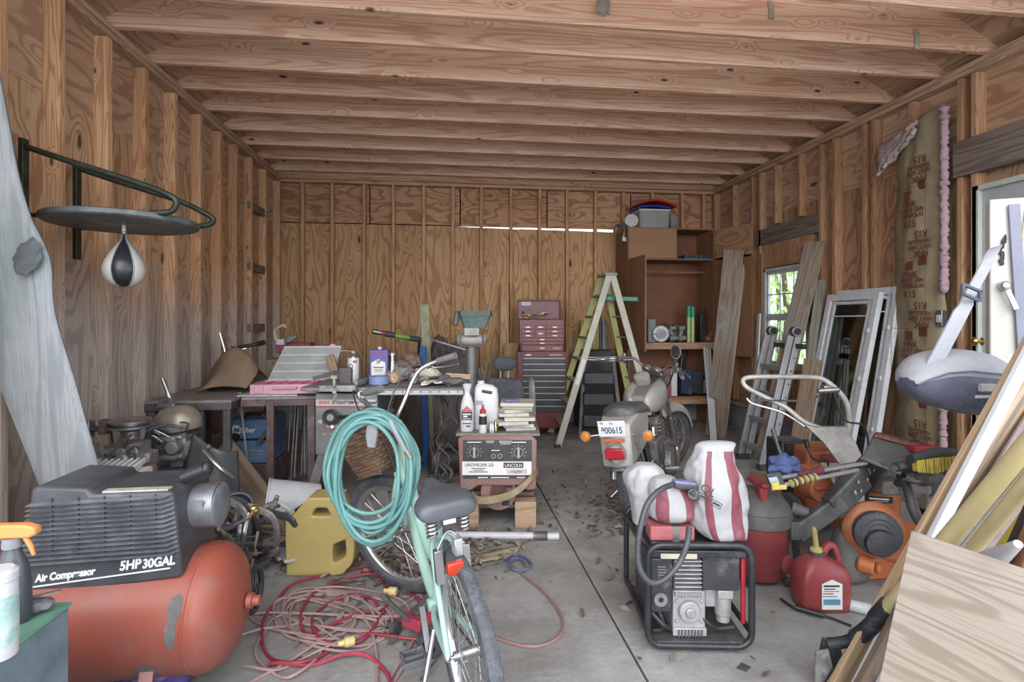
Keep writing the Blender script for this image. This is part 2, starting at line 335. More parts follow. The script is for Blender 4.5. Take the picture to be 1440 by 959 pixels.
# ---- window
white = mk('white_paint', (.62, .64, .66), .5, var=.12, scale=14, dust=.2)
vinyl = mk('dusty_vinyl', (.60, .62, .66), .45, var=.12, scale=18, dust=.25, dcol=(.4, .4, .4))
pane = glass('window_glass', (.88, .93, .9), .08)
b = B(); yc = (WY0+WY1)/2; zc = (WZ0+WZ1)/2
for y in (WY0+.02, WY1-.02): b.box((XR+.05, y, zc), (.07, .04, WZ1-WZ0))
for z in (WZ0+.02, WZ1-.02): b.box((XR+.05, yc, z), (.07, WY1-WY0, .04))
WN = ST('window_1', b, vinyl, bev=.003)
b = B(); b.box((XR+.045, yc, zc+.02), (.035, WY1-WY0-.08, .05))
for z0, z1 in ((WZ0+.04, zc), (zc, WZ1-.04)):
    for y in (WY0+.055, WY1-.055): b.box((XR+.05, y, (z0+z1)/2), (.03, .035, z1-z0))
    for z in (z0+.018, z1-.018): b.box((XR+.05, yc, z), (.03, WY1-WY0-.08, .035))
P('window_sash', b, vinyl, WN, bev=.002)
b = B()
for k in (1, 2): b.box((XR+.05, WY0+.04+k*(WY1-WY0-.08)/3, zc), (.012, .014, WZ1-WZ0-.08))
for z in ((WZ0+.04+zc)/2, (zc+WZ1-.04)/2): b.box((XR+.05, yc, z), (.012, WY1-WY0-.08, .014))
P('window_muntin', b, vinyl, WN)
b = B(); b.box((XR+.05, yc, zc), (.004, WY1-WY0-.1, WZ1-WZ0-.1)); P('window_pane', b, pane, WN)
# foliage and trunks beyond the window
leafm = mk('leaf_green', (.32, .50, .14), .6, var=.5, scale=3, col2=(.60, .72, .30)); barkm = mk('bark', (.12, .09, .06), .9, bump=.6)
random.seed(3)
for k, (tx, ty) in enumerate(((7.0, 10.5), (9.4, 14.4))):
    t = T('garden_tree', ('leafy green tree close outside the small window', 'leafy green tree further back outside the small window')[k], 'tree', (tx, ty, -.1))
    b = B(); b.tube([(tx, ty, -.1), (tx+.1, ty, 1.5), (tx, ty+.1, 3.4)], [.09, .07, .03]); P('trunk', b, barkm, t)
    b = B()
    for i in range(1300):
        a = random.uniform(0, 2*PI); q = random.random()**.5*1.25; h = random.uniform(.1, 4.2); c = Vector((tx+q*math.cos(a), ty+q*math.sin(a), h)); s = random.uniform(.05, .11)
        R = Euler((random.uniform(0, PI), random.uniform(0, PI), a)).to_matrix()
        b._f([b._v(c+R@Vector(p)) for p in ((-s, 0, 0), (0, -s*.45, 0), (s, 0, 0), (0, s*.45, .01))])
    P('foliage', b, leafm, t)
# ---- entry door in the right wall
doorm = mk('grey_door_paint', (.42, .45, .47), .45, var=.1, scale=10, dust=.15)
b = B(); panel(b, (XR+.03, DY0+.04, .24), (XR+.075, DY1-.04, DZ1-.04)); DR = ST('door_1', b, doorm, bev=.003)
b = B()
panel(b, (XR+.0, DY1-.05, .22), (XR+.09, DY1, DZ1)); panel(b, (XR+.0, DY0, .22), (XR+.09, DY0+.04, DZ1)); panel(b, (XR, DY0, DZ1-.04), (XR+.09, DY1, DZ1)); P('door_frame', b, mk('pale_green_trim', (.50, .54, .50), .5, var=.1), DR, bev=.003)
brass = mk('brass', (.75, .55, .22), .25, 1, var=.2)
kp = onX(1374, 480, XR); b = B(); b.lathe([(.032, 0), (.036, .01), (.014, .02), (.014, .035), (.03, .045), (.034, .06), (.02, .075)], (XR+.03, kp.y, kp.z), (-1, 0, 0)); P('door_knob', b, brass, DR)
# ---- ceiling: roof sheathing, rafters, joists
RZ, RX = 5.2, (XL+XR)/2
b = B()
for sx in (-1, 1):
    xe = XL-.35 if sx < 0 else XR+.35
    b.rings([[(xe, 1.0, 3.30), (RX, 1.0, RZ), (RX, 1.0, RZ+.015), (xe, 1.0, 3.315)], [(xe, YB+.4, 3.30), (RX, YB+.4, RZ), (RX, YB+.4, RZ+.015), (xe, YB+.4, 3.315)]])
CE = ST('ceiling', b, W_plyY)
b = B(); b.rings([[(XL-.1, YB+.09, 3.4), (XR+.1, YB+.09, 3.4), (RX, YB+.09, RZ)], [(XL-.1, YB+.10, 3.4), (XR+.1, YB+.10, 3.4), (RX, YB+.10, RZ)]]); P('gable_panel', b, W_plyX, WB)
JY = [1.45, 1.95, 2.50, 3.02] + [q*.9925 for q in (3.51, 3.92, 4.43, 4.88, 5.35, 5.86, 6.33, 6.86, 7.37)]
sl = (RZ-3.30)/(RX-(XL-.35))
for i, y in enumerate(JY):
    z0, z1 = 3.41, 3.41+.285; xa = XL-.10; xb_ = XR+.10
    ca = max(0, (z1 - (3.30+sl*(xa-(XL-.35))-.13))/sl)
    poly = [(xa, z0), (xb_, z0), (xb_, z0+.08), (xb_-.24, z1), (xa+.24, z1), (xa, z0+.08)]
    M4 = Matrix(((1, 0, 0, 0), (0, 0, -1, y+.02), (0, 1, 0, 0), (0, 0, 0, 1)))
    b = B(); b.prism(poly, .04, M4); P('joist', b, W_joist, CE, frame=Matrix.Translation((RX, y, z0)), bev=.002, seg=1)
    for sx in (-1, 1):
        xe = XL-.3 if sx < 0 else XR+.3
        poly = [(xe, 3.32), (RX, RZ), (RX, RZ-.15), (xe, 3.17)]
        M4 = Matrix(((1, 0, 0, 0), (0, 0, -1, y+.062), (0, 1, 0, 0), (0, 0, 0, 1)))
        b = B(); b.prism([(max(xe, XL-.3), 3.32), (RX, RZ-.02), (RX, RZ-.17), (XL-.02 if sx < 0 else XR+.02, 3.41+.02), (xe, 3.42-.1 if 0 else 3.31)], .04, M4); P('rafter', b, W_joist, CE, frame=Matrix.Translation((xe, y, 3.4)))
beam('rim_joist', (RX, YB-.0, 3.56), (XR-XL+.1, .04, .29), W_joist, CE)
# old wasp nests stuck to the joists
mud = mk('mud', (.42, .38, .33), .95, bump=.8, bs=30)
for nm, px, py, d, rx, rzz in (('mud_nest', 848, 12, 3.5, .04, .06), ):
    c = pt(px, py, d); b = B()
    for k in range(5): b.tube([c+V(-.035+.018*k, -.0, .07), c+V(-.03+.015*k, -.012, -.03-.012*(k % 3))], [.012, .010])
    S(nm, b, mud, 'grey mud wasp nest stuck on the front ceiling joist', 'nest')
for px, py, h, lab in ((1083, 14, .12, 'thin pale mud daub on the second ceiling joist, left of the other daub'), (1288, 55, .15, 'thin pale mud daub near the right end of the second ceiling joist')):
    c = onY(px, py, JY[4]-.028); b = B(); b.tube([c+V(-.01, 0, h/2), c+V(.006, -.004, 0), c+V(0, 0, -h/2)], [.012, .016, .012], 8); b.tube([c+V(.014, 0, h/2-.02), c+V(.018, -.002, -h/2)], .009, 8); S('mud_daub', b, mud, lab, 'nest')
# ================================================================ SHARED MATERIALS AND SHAPES
steel = mk('steel', (.42, .42, .43), .38, .9, var=.2, scale=14, dust=.35)
chrome = mk('chrome', (.50, .50, .52), .28, .9, var=.1, dust=.1)
alu = mk('aluminium', (.40, .41, .44), .45, .6, var=.12, scale=10, dust=.3, dcol=(.42, .42, .44))
black = mk('black_plastic', (.06, .063, .075), .45, var=.2, scale=14, dust=.35, dcol=(.14, .14, .15))
blackm = mk('black_metal', (.045, .045, .05), .4, .4, dust=.3, dcol=(.18, .17, .17))
rubber = mk('tyre_rubber', (.055, .058, .068), .75, dust=.5, dcol=(.16, .16, .18), bump=.3)
rust = mk('rusty_steel', (.20, .13, .11), .75, .3, var=.4, scale=12, col2=(.10, .085, .085), dust=.35, dcol=(.25, .23, .22))
dkst = mk('dark_steel', (.13, .12, .125), .55, .5, var=.3, dust=.5, dcol=(.25, .24, .24))
gal = mk('dusty_grey_casting', (.36, .35, .34), .55, .45, var=.35, scale=20, dust=.4, dcol=(.22, .2, .18))
whitep = mk('white_plastic', (.56, .57, .60), .4, var=.1, dust=.2, dcol=(.45, .45, .46))
paper = mk('paper', (.74, .73, .72), .7, var=.08)
redp = mk('red_plastic', (.32, .045, .05), .42, var=.2, dust=.25, dcol=(.36, .25, .25))
bluep = mk('blue_paint', (.10, .19, .36), .45, var=.2, dust=.35, dcol=(.3, .33, .38))
yel = mk('yellow_plastic', (.62, .46, .14), .45, var=.12, dust=.2, dcol=(.5, .44, .3))
greenp = mk('green_paint', (.06, .22, .15), .45, dust=.25, dcol=(.25, .3, .28))
inkw = mk('white_lettering', (.75, .76, .78), .5, var=.05); inkb = mk('black_lettering', (.03, .03, .035), .5, var=.05); inkr = mk('red_lettering', (.42, .06, .07), .6, var=.05)
paleW = wood('bare_board', (.55, .43, .32), (.36, .25, .17), 'Z', lines=30, across=8, along=.4, knots=.4)
oldW = wood('old_board', (.34, .265, .20), (.19, .14, .10), 'Z', lines=30, across=8, along=.4, knots=.4, grime=(.28, .27, .26), gz=None)
greyW = wood('grey_board', (.38, .36, .35), (.22, .20, .19), 'Z', lines=26, across=8, along=.4, knots=.3)
cardb = mk('cardboard', (.36, .24, .15), .85, var=.12, dust=.15)
def cb(b, x0, y0, x1, y1, d, dep, tilt=0):   # box facing the doorway; front face spans the measured rectangle at distance d
    p = pt((x0+x1)/2, (y0+y1)/2, d) + FW*dep/2
    b.box(p, (abs(x1-x0)/F0*d, dep, abs(y1-y0)/F0*d), Matrix.Rotation(-TH+tilt, 4, 'Z')); return b
def stick(b, p0, p1, w, t, xdir=None):      # rectangular bar, w along xdir
    M = fr(p0, Vector(p1)-Vector(p0), xdir); L = (Vector(p1)-Vector(p0)).length
    b.prism([(-w/2, -t/2), (w/2, -t/2), (w/2, t/2), (-w/2, t/2)], L, M); return b
def plank(name, p0, p1, w, t, mat, xdir, label, cat, group=None, parent=None, bev=.003):
    b = stick(B(), p0, p1, w, t, xdir); f = fr(p0, Vector(p1)-Vector(p0), xdir)
    if parent is not None: return P(name, b, mat, parent, frame=f, bev=bev, label=label)
    return S(name, b, mat, label, cat, group, frame=f, bev=bev)
def screen_poly(pts, dfn): return [pt(x, y, dfn(x, y)) for x, y in pts]
def bar(name, pts, r, mat, parent, n=8, k=6, closed=False): return P(name, B().tube(catmull(pts, k, closed), r, n, closed), mat, parent)

# ================================================================ LEFT SIDE
# weathered live-edge slab leaning in the left corner
rows = [(0, -60, -25), (60, -60, -14), (120, -60, -2), (180, -58, 9), (230, -58, 18), (270, -58, 28), (305, -58, 38), (335, -55, 55), (360, -50, 66), (385, -46, 70), (410, -40, 69), (440, -35, 72), (480, -28, 84), (530, -14, 100), (570, 3, 111), (600, 15, 119), (650, 36, 134), (700, 55, 148), (750, 72, 162), (800, 92, 174), (855, 110, 188)]
b = B(); rs = []
for y, xl, xr in rows:
    d = 2.36 + y/855*.36; yy = min(y, 450+F0*(CH-.003)/d); a = pt(xl, yy, d); c = pt(xr, yy, d); n = FW*.055; u = (c-a).normalized()
    rs.append([a, a.lerp(c, .25)-n*.05, a.lerp(c, .5)-n*.1, a.lerp(c, .75)-n*.05, c-u*.012, c+n*.35, c+n-u*.02, a.lerp(c, .5)+n, a+n])
b.rings(rs)
slabm = wood('silvered_wood', (.36, .385, .41), (.17, .195, .22), 'Z', lines=20, across=5, along=.5, knots=.0, fine=.5, hue=.1, lw=.5, grime=(.17, .21, .21))
so = S('live_edge_slab', b, slabm, 'tall silver-grey live-edge wood slab leaning in the left front corner', 'wooden slab', frame=fr(pt(80, 855, 2.72), pt(0, 0, 2.36)-pt(80, 855, 2.72), RT), sub=1)
b = B(); b.ell(pt(40, 362, 2.49)-FW*.004, (.055, .012, .085), Matrix.Rotation(.35, 4, 'Y'), wob=.3); P('knot', b, mk('dark_knot', (.10, .115, .12), .8, bump=.5), so)
# speed bag platform
t = T('speed_bag_platform', 'black steel wall bracket carrying a round grey boxing platform', 'boxing platform', (XL, 3.3, 2.0))
frm = mk('greenish_black_tube', (.055, .065, .05), .45, .5, var=.4, dust=.2, dcol=(.2, .24, .2))
for y, zb in ((3.09, 1.98), (3.50, 1.84)):
    b = B(); b.box((XL+.012, y, (zb+2.40)/2), (.024, .045, 2.42-zb)); P('wall_bracket', b, frm, t, bev=.003)
for y, xo, zo in ((3.09, -1.44, 2.15), (3.50, -1.42, 2.13)):
    b = B(); b.tube(catmull([(XL+.02, y, 2.37), (-1.95, y-.01, 2.30), (-1.6, y-.03, 2.19), (xo-.03, y-.04, zo-.01), (xo+.03, y-.04, zo-.05), (xo, y-.03, 2.045), (xo-.10, y-.03, 2.035)], 8), .016, 10); P('support_arm', b, frm, t)
    b = B(); b.tube([(XL+.02, y, 2.015), (-2.0, y, 2.015), (-1.8, y, 2.03)], .012); P('lower_rod', b, frm, t)
b = B(); b.lathe([(.0, 0), (.36, 0), (.37, .008), (.37, .03), (.36, .036), (0, .036)], (-1.79, 3.28, 2.0), n=56); P('platform_board', b, mk('worn_grey_board', (.10, .115, .125), .45, var=.3, scale=5, dust=.4, dcol=(.33, .36, .36)), t)
b = B(); b.cyl((-1.79, 3.28, 2.0), (-1.79, 3.28, 1.965), .02); b.ell((-1.79, 3.28, 1.96), (.016, .016, .016)); P('swivel', b, steel, t)
t = T('speed_bag', 'small black and white leather punching bag hanging under the round platform', 'punching bag', (-1.79, 3.28, 1.66))
b = B(); prof = [(.002, 1.655), (.03, 1.657), (.06, 1.668), (.088, 1.695), (.101, 1.735), (.102, 1.765), (.09, 1.805), (.066, 1.85), (.042, 1.885), (.022, 1.91), (.014, 1.93), (.012, 1.95)]
b.lathe(prof, (-1.79, 3.28, 0), n=48)
for f in b.bm.faces:
    c = f.calc_center_median(); a = math.atan2(c.y-3.28, c.x+1.79)+.62; f.material_index = 1 if int((a+2*PI)/(PI/3)) % 2 else 0
P('bag_body', b, [mk('cream_leather', (.62, .60, .56), .4, var=.08), mk('black_leather', (.03, .03, .04), .3)], t)
b = B(); b.cyl((-1.79, 3.28, 1.925), (-1.79, 3.28, 1.962), .011, .006); P('hanging_loop', b, blackm, t)
for k in range(6):
    a = -.62+k*PI/3; b = B(); b.tube([V(-1.79+(r+.001)*math.cos(a), 3.28+(r+.001)*math.sin(a), z) for r, z in prof[1:]], .0022, 5)
    P('seam', b, mk('seam_thread', (.25, .24, .22), .8), t)

# air compressor: tank lies along the room's width
t = T('air_compressor', 'orange-red air compressor tank with black slatted motor shroud, front left', 'air compressor', (-1.3, 2.25, 0))
orange = mk('faded_orange_paint', (.30, .068, .042), .42, var=.2, scale=3, col2=(.23, .085, .07), dust=.45, dcol=(.27, .165, .155), bump=.08)
R = .232; prof = [(.0, -.80)]+[(R*math.sin(a), -.80-.0+.0-.13*math.cos(a)*-1-.13) for a in ()]
b = B(); P_ = []
for k in range(9): a = k/8*PI/2; P_.append((R*math.sin(a), -1.86-.12*math.cos(a)))
for k in range(9): a = PI/2-k/8*PI/2; P_.append((R*math.sin(a), -.90+.12*math.cos(a)))
b.lathe(P_, (0, 2.25, .355), (1, 0, 0), n=56); tank = P('tank', b, orange, t)
for x in (-.915, -1.84): b = B(); b.lathe([(R-.003, -.012), (R+.003, -.008), (R+.003, .0), (R-.003, .004)], (x, 2.25, .355), (1, 0, 0), n=56); P('weld_seam', b, orange, tank)
b = B(); b.lathe([(.0, 0), (.03, 0), (.03, .02), (.02, .022), (.02, .045), (.012, .05)], (-.775, 2.25, .36), (1, 0, 0), n=16); P('end_port', b, orange, tank)
flake = mk('bare_metal_flake', (.17, .16, .155), .8, var=.3)
def on_tank(x, a, r=R+.0012): return V(x, 2.25-r*math.cos(a), .355+r*math.sin(a))
random.seed(11)
for (x, a, w_, h_) in ((-1.05, -.62, .07, .10), (-.95, .42, .045, .12), (-.955, .05, .035, .12)):
    b = B(); pol = []
    for k in range(16):
        q = 2*PI*k/16; m_ = random.uniform(.7, 1.1); pol.append(on_tank(x+w_*m_*math.cos(q)*.6, a+h_/R*m_*math.sin(q)*.5))
    c = b._v(on_tank(x, a, R+.002)); vs = [b._v(p) for p in pol]
    for k in range(16): b._f([c, vs[k], vs[(k+1) % 16]])
    P('paint_chip', b, flake, tank)
for x in (-1.05, -1.66):
    b = B()
    for dy in (-1, 1): stick(b, (x, 2.25+dy*.19, .23), (x, 2.25+dy*.24, .0), .045, .006, (1, 0, 0))
    b.box((x, 2.25, .012), (.045, .46, .006)); P('foot', b, mk('pink_foot_paint', (.45, .2, .2), .5, dust=.2), t, label='faded pink foot')
b = B(); ring = [(-.80, 2.40+.085*math.cos(q), .33+.085*math.sin(q)) for q in [k*2*PI/28 for k in range(28)]]; b.tube(ring, .013, 8, True)
for k in range(5): q = k*2*PI/5; b.cyl((-.80, 2.40, .33), (-.80, 2.40+.08*math.cos(q), .33+.08*math.sin(q)), .006)
P('wheel', b, blackm, t)
# shroud
SX0, SX1, SY = -1.475, -.955, 2.07; sz0, sz1 = .505, .865
b = B(); prof = [(SX0-.005, .50), (SX0, .49), (SX1, .535), (SX1+.008, .55), (SX1-.02, .84), (SX1-.035, .85), (-1.25, .85), (-1.262, .872), (SX0+.05, .885), (SX0+.03, .875)]
M4 = Matrix(((1, 0, 0, 0), (0, 0, 1, SY+.02), (0, -1, 0, 0), (0, 0, 0, 1))); 
M4 = Matrix(((1, 0, 0, 0), (0, 0, 1, SY+.02), (0, 1, 0, 0), (0, 0, 0, 1)))
b.prism(prof, .30, M4)
sh = P('motor_shroud', b, black, t, bev=.012)
b = B()
for k in range(13):
    z = .615+k*.0172; f = (k)/13; x0 = SX0+.005+.025*f; x1 = SX1-.002-.022*f
    b.rings([[(x0, SY+.021, z-.0045+0*f), (x0, SY-.004, z), (x0, SY+.021, z+.0045)], [(x1-.03, SY+.021, z-.0045+.012), (x1-.03, SY-.004, z+.012), (x1-.03, SY+.021, z+.0165)], [(x1, SY+.021, z+.014), (x1, SY+.018, z+.018), (x1, SY+.021, z+.023)]])
P('louvre', b, mk('slat_plastic', (.13, .135, .155), .32, dust=.6, dcol=(.30, .31, .34)), sh)
b = B()
for k in range(5): b.box((SX0+.10+k*.085, SY+.017, .735), (.004, .006, .215))
P('louvre_rib', b, black, sh)
b = B(); b.box((-1.11, SY+.05, .851), (.22, .035, .010)); P('cream_cap', b, mk('cream_plastic', (.5, .49, .42), .5), sh)
slp = math.atan2(.045, SX1-SX0); Mx = lambda x, z: facing((x, SY+.0185, z), (0, -1, 0), (-math.sin(slp), 0, math.cos(slp)))
for tx, px_, py_, sz_, sx_ in (('Air Compressor', 91, 809, .036, .80), ('5HP', 182, 795, .046, .88), ('30GAL', 222, 791, .045, .84)):
    q_ = onY(px_, py_, SY+.017); text('lettering', tx, sz_, Mx(q_.x, q_.z), inkw, sh, sx=sx_, bold=.0016, shear=.22)
b = B(); stick(b, (SX0+.02, SY+.017, .532), (-.985, SY+.017, .575), .005, .002, (0, 0, 1)); P('stripe', b, inkw, sh)
b = B(); b.cyl((-.97, 2.26, .74), (-.88, 2.26, .745), .085, .085, 32); b.lathe([(.085, 0), (.07, .012), (.0, .016)], (-.88, 2.26, .745), (1, 0, 0), n=32)
mo = P('motor', b, mk('dusty_silver', (.30, .31, .34), .4, .6, dust=.4, dcol=(.45, .46, .5)), t, bev=.003)
b = B(); b.box((-.93, 2.172, .77), (.04, .004, .04), Matrix.Rotation(.2, 4, 'X')); P('rating_label', b, mk('foil_label', (.38, .38, .4), .4, .3), mo)
b = B(); b.cyl((-.99, 2.2, .87), (-.91, 2.2, .90), .024, .03, 20); b.ell((-.905, 2.2, .902), (.02, .03, .03)); P('air_filter', b, blackm, t)

# green steel box with bottles in the very corner of the view
t = T('green_steel_box', 'dark green steel box in the bottom left corner, bottles standing on it', 'metal box', (-1.3, 1.5, 0))
b = B(); b.box((-1.33, 1.42, .35), (.65, .34, .70)); P('box_body', b, mk('blue_grey_paint', (.16, .22, .26), .5, dust=.3, dcol=(.3, .36, .4)), t, bev=.004)
b = B(); b.box((-1.33, 1.42, .705), (.66, .35, .012)); P('box_lid', b, mk('green_lid', (.16, .34, .25), .5, dust=.3, dcol=(.3, .42, .36)), t, bev=.003)
c = pt(17, 812, 1.36); c.z = .711
t = T('spray_bottle', 'dark spray bottle with orange trigger head on the green steel box', 'spray bottle', c)
b = B(); b.lathe([(.0, 0), (.038, 0), (.042, .008), (.042, .09), (.036, .14), (.024, .17), (.018, .185), (.018, .19)], c, n=28, sc=(1, .75)); P('bottle', b, mk('dark_bottle', (.06, .065, .08), .3, var=.1), t)
b = B(); b.cyl(c+V(0, 0, .188), c+V(0, 0, .212), .021, .02, 18); P('collar', b, mk('grey_collar', (.25, .27, .31), .5), t)
orp = mk('orange_plastic', (.70, .27, .08), .4, var=.08)
b = B(); b.prism([(-.055, 0), (.045, 0), (.062, .008), (.06, .026), (.035, .034), (-.045, .036), (-.058, .024)], .026, Matrix.Translation(c+V(0, .013, .212)) @ Matrix.Rotation(PI/2, 4, 'X')); P('spray_head', b, orp, t, bev=.005)
b = B(); b.tube([c+V(.03, 0, .212), c+V(.042, 0, .19), c+V(.05, 0, .165)], [.006, .006, .004]); P('trigger', b, orp, t)
c = pt(-4, 890, 1.22); c.z = .711
t = T('wipes_canister', 'tall white canister at the left edge on the green steel box', 'canister', c)
b = B(); b.lathe([(0, 0), (.036, 0), (.037, .004), (.037, .165), (.035, .17)], c, n=28); P('canister_body', b, whitep, t)
b = B(); b.lathe([(.035, .17), (.038, .172), (.038, .19), (.03, .197), (0, .198)], c, n=28); P('lid', b, whitep, t)
b = B(); b.lathe([(.0374, .03), (.0378, .03), (.0378, .14), (.0374, .14)], c, n=28, cap=False); P('label_band', b, mk('pale_label', (.55, .62, .62), .5, col2=(.15, .35, .32), scale=22), t)
c = pt(45, 868, 1.40); c.z = .711
b = B(); b.ell(c+V(0, 0, .018), (.045, .03, .018), wob=.3); mw = S('putty_lump', b, mk('grey_putty', (.2, .2, .22), .7, bump=.4), 'small grey lump of hardened putty on the green steel box lid', 'putty')
b = B(); stick(b, c+V(-.05, -.02, .037), c+V(.06, .01, .050), .014, .003, (0, 1, 0)); S('scraper_blade', b, steel, 'thin steel blade lying across the grey putty lump', 'blade')
b = B(); c = fl(232, 956); b.ell(c+V(0, -.06, .075), (.13, .16, .10), nu=26, nv=16, wob=.5, seed=3); S('purple_bag', b, mk('purple_film', (.12, .09, .30), .35, var=.3, bump=.4, bs=12), 'crumpled purple plastic bag on the floor before the compressor', 'plastic bag')

# dusty louvred white box behind the compressor, on a dark bin
c = fl(150, 848); t0 = B(); t0.box(c+V(0, 0, .28), (.34, .28, .56)); S('storage_bin', t0, black, 'dark plastic bin behind the compressor under the ribbed white box', 'bin', bev=.02)
t = T('louvred_box', 'dusty white ribbed plastic box behind the black compressor shroud', 'plastic box', c+V(.02, 0, .562))
b = B(); b.box(c+V(.02, 0, .62), (.30, .22, .115)); P('box_body', b, whitep, t, bev=.006)
b = B()
for k in range(9): stick(b, c+V(-.12+k*.032, -.10, .68), c+V(-.12+k*.032, .10, .715), .012, .026, (1, 0, 0))
P('rib', b, whitep, t, bev=.002)

# wall socket with cord on the left wall
q = onX(121, 603, XL+.01); t = T('wall_socket', 'metal socket box with black plug and cord low on the left wall', 'socket', q)
b = B(); b.box(q+V(.015, 0, 0), (.04, .06, .10)); P('socket_box', b, steel, t, bev=.004)
b = B(); b.cyl(q+V(.035, 0, .0), q+V(.075, 0, .0), .02, .015); b.tube(catmull([q+V(.07, 0, 0), q+V(.11, .02, .03), q+V(.12, .05, -.1), q+V(.10, .08, -.35), q+V(.08, .10, -.75)], 6), .006); P('cord', b, black, t)
b = B(); b.tube([onX(120, 614, XL+.06), pt(150, 626, 3.3), pt(158, 627, 3.35)], .003, 5); S('yellow_string', b, mk('yellow_string', (.5, .42, .1), .7), 'thin yellow string running from the left wall to the engines', 'string')

# ---- two old outboard engines and the drum
dr = pt(254, 650, 3.72); dr.z = 0
t = T('blue_drum', 'faded blue steel drum under the right outboard engine', 'drum', dr)
b = B(); b.lathe([(0, 0), (.14, 0), (.145, .01), (.142, .2), (.147, .21), (.142, .22), (.142, .44), (.148, .45), (.148, .46), (.13, .462), (.0, .455)], dr, n=36); P('drum_body', b, bluep, t)
b = B(); b.box(dr+V(.0, -.143, .35), (.06, .012, .16)); P('rust_patch', b, rust, t, bev=.005)
def outboard(px, py, d, label, cowl_r, kind):
    c = pt(px, py, d); t = T('outboard_engine', label, 'outboard engine', V(c.x, c.y, 0))
    if kind:   # domed cowl
        b = B(); b.lathe([(.0, .115), (.05, .112), (.095, .095), (.13, .06), (.148, .01), (.150, -.03), (.142, -.055), (.11, -.065), (0, -.066)], c, (-.12, 0, 1), n=32, sc=(1, .8)); P('cowl', b, mk('dirty_cowl', (.36, .31, .25), .35, .3, var=.25, scale=6, dust=.3, dcol=(.45, .43, .4)), t)
        b = B(); b.lathe([(.10, -.10), (.115, -.095), (.115, -.075), (.10, -.07)], c, n=28); P('cowl_rim', b, chrome, t)
        b = B(); b.cyl(c+V(-.06, 0, .19), c+V(-.10, 0, .30), .013); b.cyl(c+V(-.03, 0, .09), c+V(-.065, 0, .20), .022, .02); b.box(c+V(-.07, 0, .13), (.09, .06, .05)); b.cyl(c+V(-.13, 0, .10), c+V(-.04, -.03, .16), .014); P('tiller_pipe', b, steel, t)
    else:      # bare flywheel
        b = B(); b.lathe([(0, .075), (.10, .075), (.115, .068), (.115, .058), (.09, .052), (.09, .044), (.125, .038), (.125, .026), (.09, .02), (.05, .0), (.05, -.04)], c, n=32); P('flywheel', b, steel, t)
        b = B(); b.box(c+V(-.145, 0, .03), (.05, .06, .09)); P('rusty_clip', b, rust, t, bev=.01)
    b = B(); b.box(c+V(0, 0, -.15), (.17, .16, .17)); b.cyl(c+V(-.20, -.05, -.17), c+V(-.05, -.03, -.15), .05, .06, 16); b.cyl(c+V(.03, -.16, -.15), c+V(.03, -.03, -.15), .045, .05, 14); b.box(c+V(.11, -.02, -.17), (.08, .12, .1)); b.box(c+V(-.03, -.1, -.10), (.14, .06, .05)); b.cyl(c+V(-.10, -.11, -.22), c+V(.09, -.12, -.21), .028, .022)
    P('engine_block', b, gal, t, bev=.012)
    random.seed(px)
    b = B()
    for k in range(7):
        a = c+V(random.uniform(-.12, .12), -.10-random.random()*.05, -.22+random.random()*.2); b.tube(catmull([a, a+V(random.uniform(-.06, .06), -.03, .05), a+V(random.uniform(-.1, .1), -.01, random.uniform(-.1, .1))], 4), .006, 6)
    for k in range(6): a = c+V(random.uniform(-.13, .13), -.12, random.uniform(-.25, -.08)); b.cyl(a, a+V(0, -.03, 0), .014, .012, 8)
    P('linkage', b, steel, t)
    b = B(); b.prism([(-.045, -.03), (.045, -.03), (.03, .03), (-.03, .03)], c.z-.22-(.46 if kind else .12), Matrix.Translation(V(c.x, c.y+.0, .462 if kind else .12))); P('midsection', b, gal, t, bev=.01)
    if not kind: b = B(); b.box(V(c.x, c.y, .075), (.26, .22, .15)); P('wooden_block', b, oldW, t, bev=.005)
    b = B(); b.tube(catmull([c+V(.0, -.10, -.05), c+V(-.09, -.17, -.02), c+V(-.13, -.16, -.25), c+V(-.11, -.10, -.5)] if kind else [c+V(.1, -.02, .0), c+V(.2, 0, .03), c+V(.30, 0, .01)], 6), .016 if kind else .010); P('rubber_hose', b, black, t)
outboard(250, 593, 3.72, 'outboard engine with dirty silver domed cowl above the blue drum', .15, 1)
outboard(183, 606, 3.32, 'bare outboard engine with exposed flywheel beside the left wall', .12, 0)
b = B(); c = pt(211, 664, 3.2); c.z = 0; b.cyl(c, c+V(0, 0, .62), .036); b.cyl(c+V(0, 0, .56), c+V(0, 0, .60), .04); S('iron_post', b, rust, 'short rusty iron pipe standing between the two outboard engines', 'pipe')

# ---- left bench along the wall, leather apron, bicycle frame bits
bt = T('steel_workbench', 'low dark steel bench against the left wall with leather draped over it', 'workbench', (-1.75, 4.8, 0))
z = .88; p = [onX(226, 553, XL+.01)]
benchm = mk('dusty_bench_top', (.26, .245, .24), .6, .2, dust=.5, dcol=(.34, .32, .32))
bxa, bxb, bya, byb = XL+.01, -1.57, 4.22, 5.22
b = B(); b.box(((bxa+bxb)/2, (bya+byb)/2, z-.012), (bxb-bxa, byb-bya, .024)); P('bench_top', b, benchm, bt, bev=.004)
b = B(); b.box(((bxa+bxb)/2, bya+.015, z-.05), (bxb-bxa, .03, .05)); b.box((bxb-.015, (bya+byb)/2, z-.05), (.03, byb-bya, .05)); P('bench_rail', b, dkst, bt, bev=.003)
for x, y in ((bxa+.04, bya+.04), (-1.80, bya+.04), (bxb-.04, bya+.04), (bxb-.04, byb-.04), (bxa+.04, byb-.04)):
    b = B(); b.box((x, y, (z-.02)/2), (.05, .05, z-.02)); P('leg', b, dkst, bt, bev=.004)
c = V(-1.80, 4.88, 0)
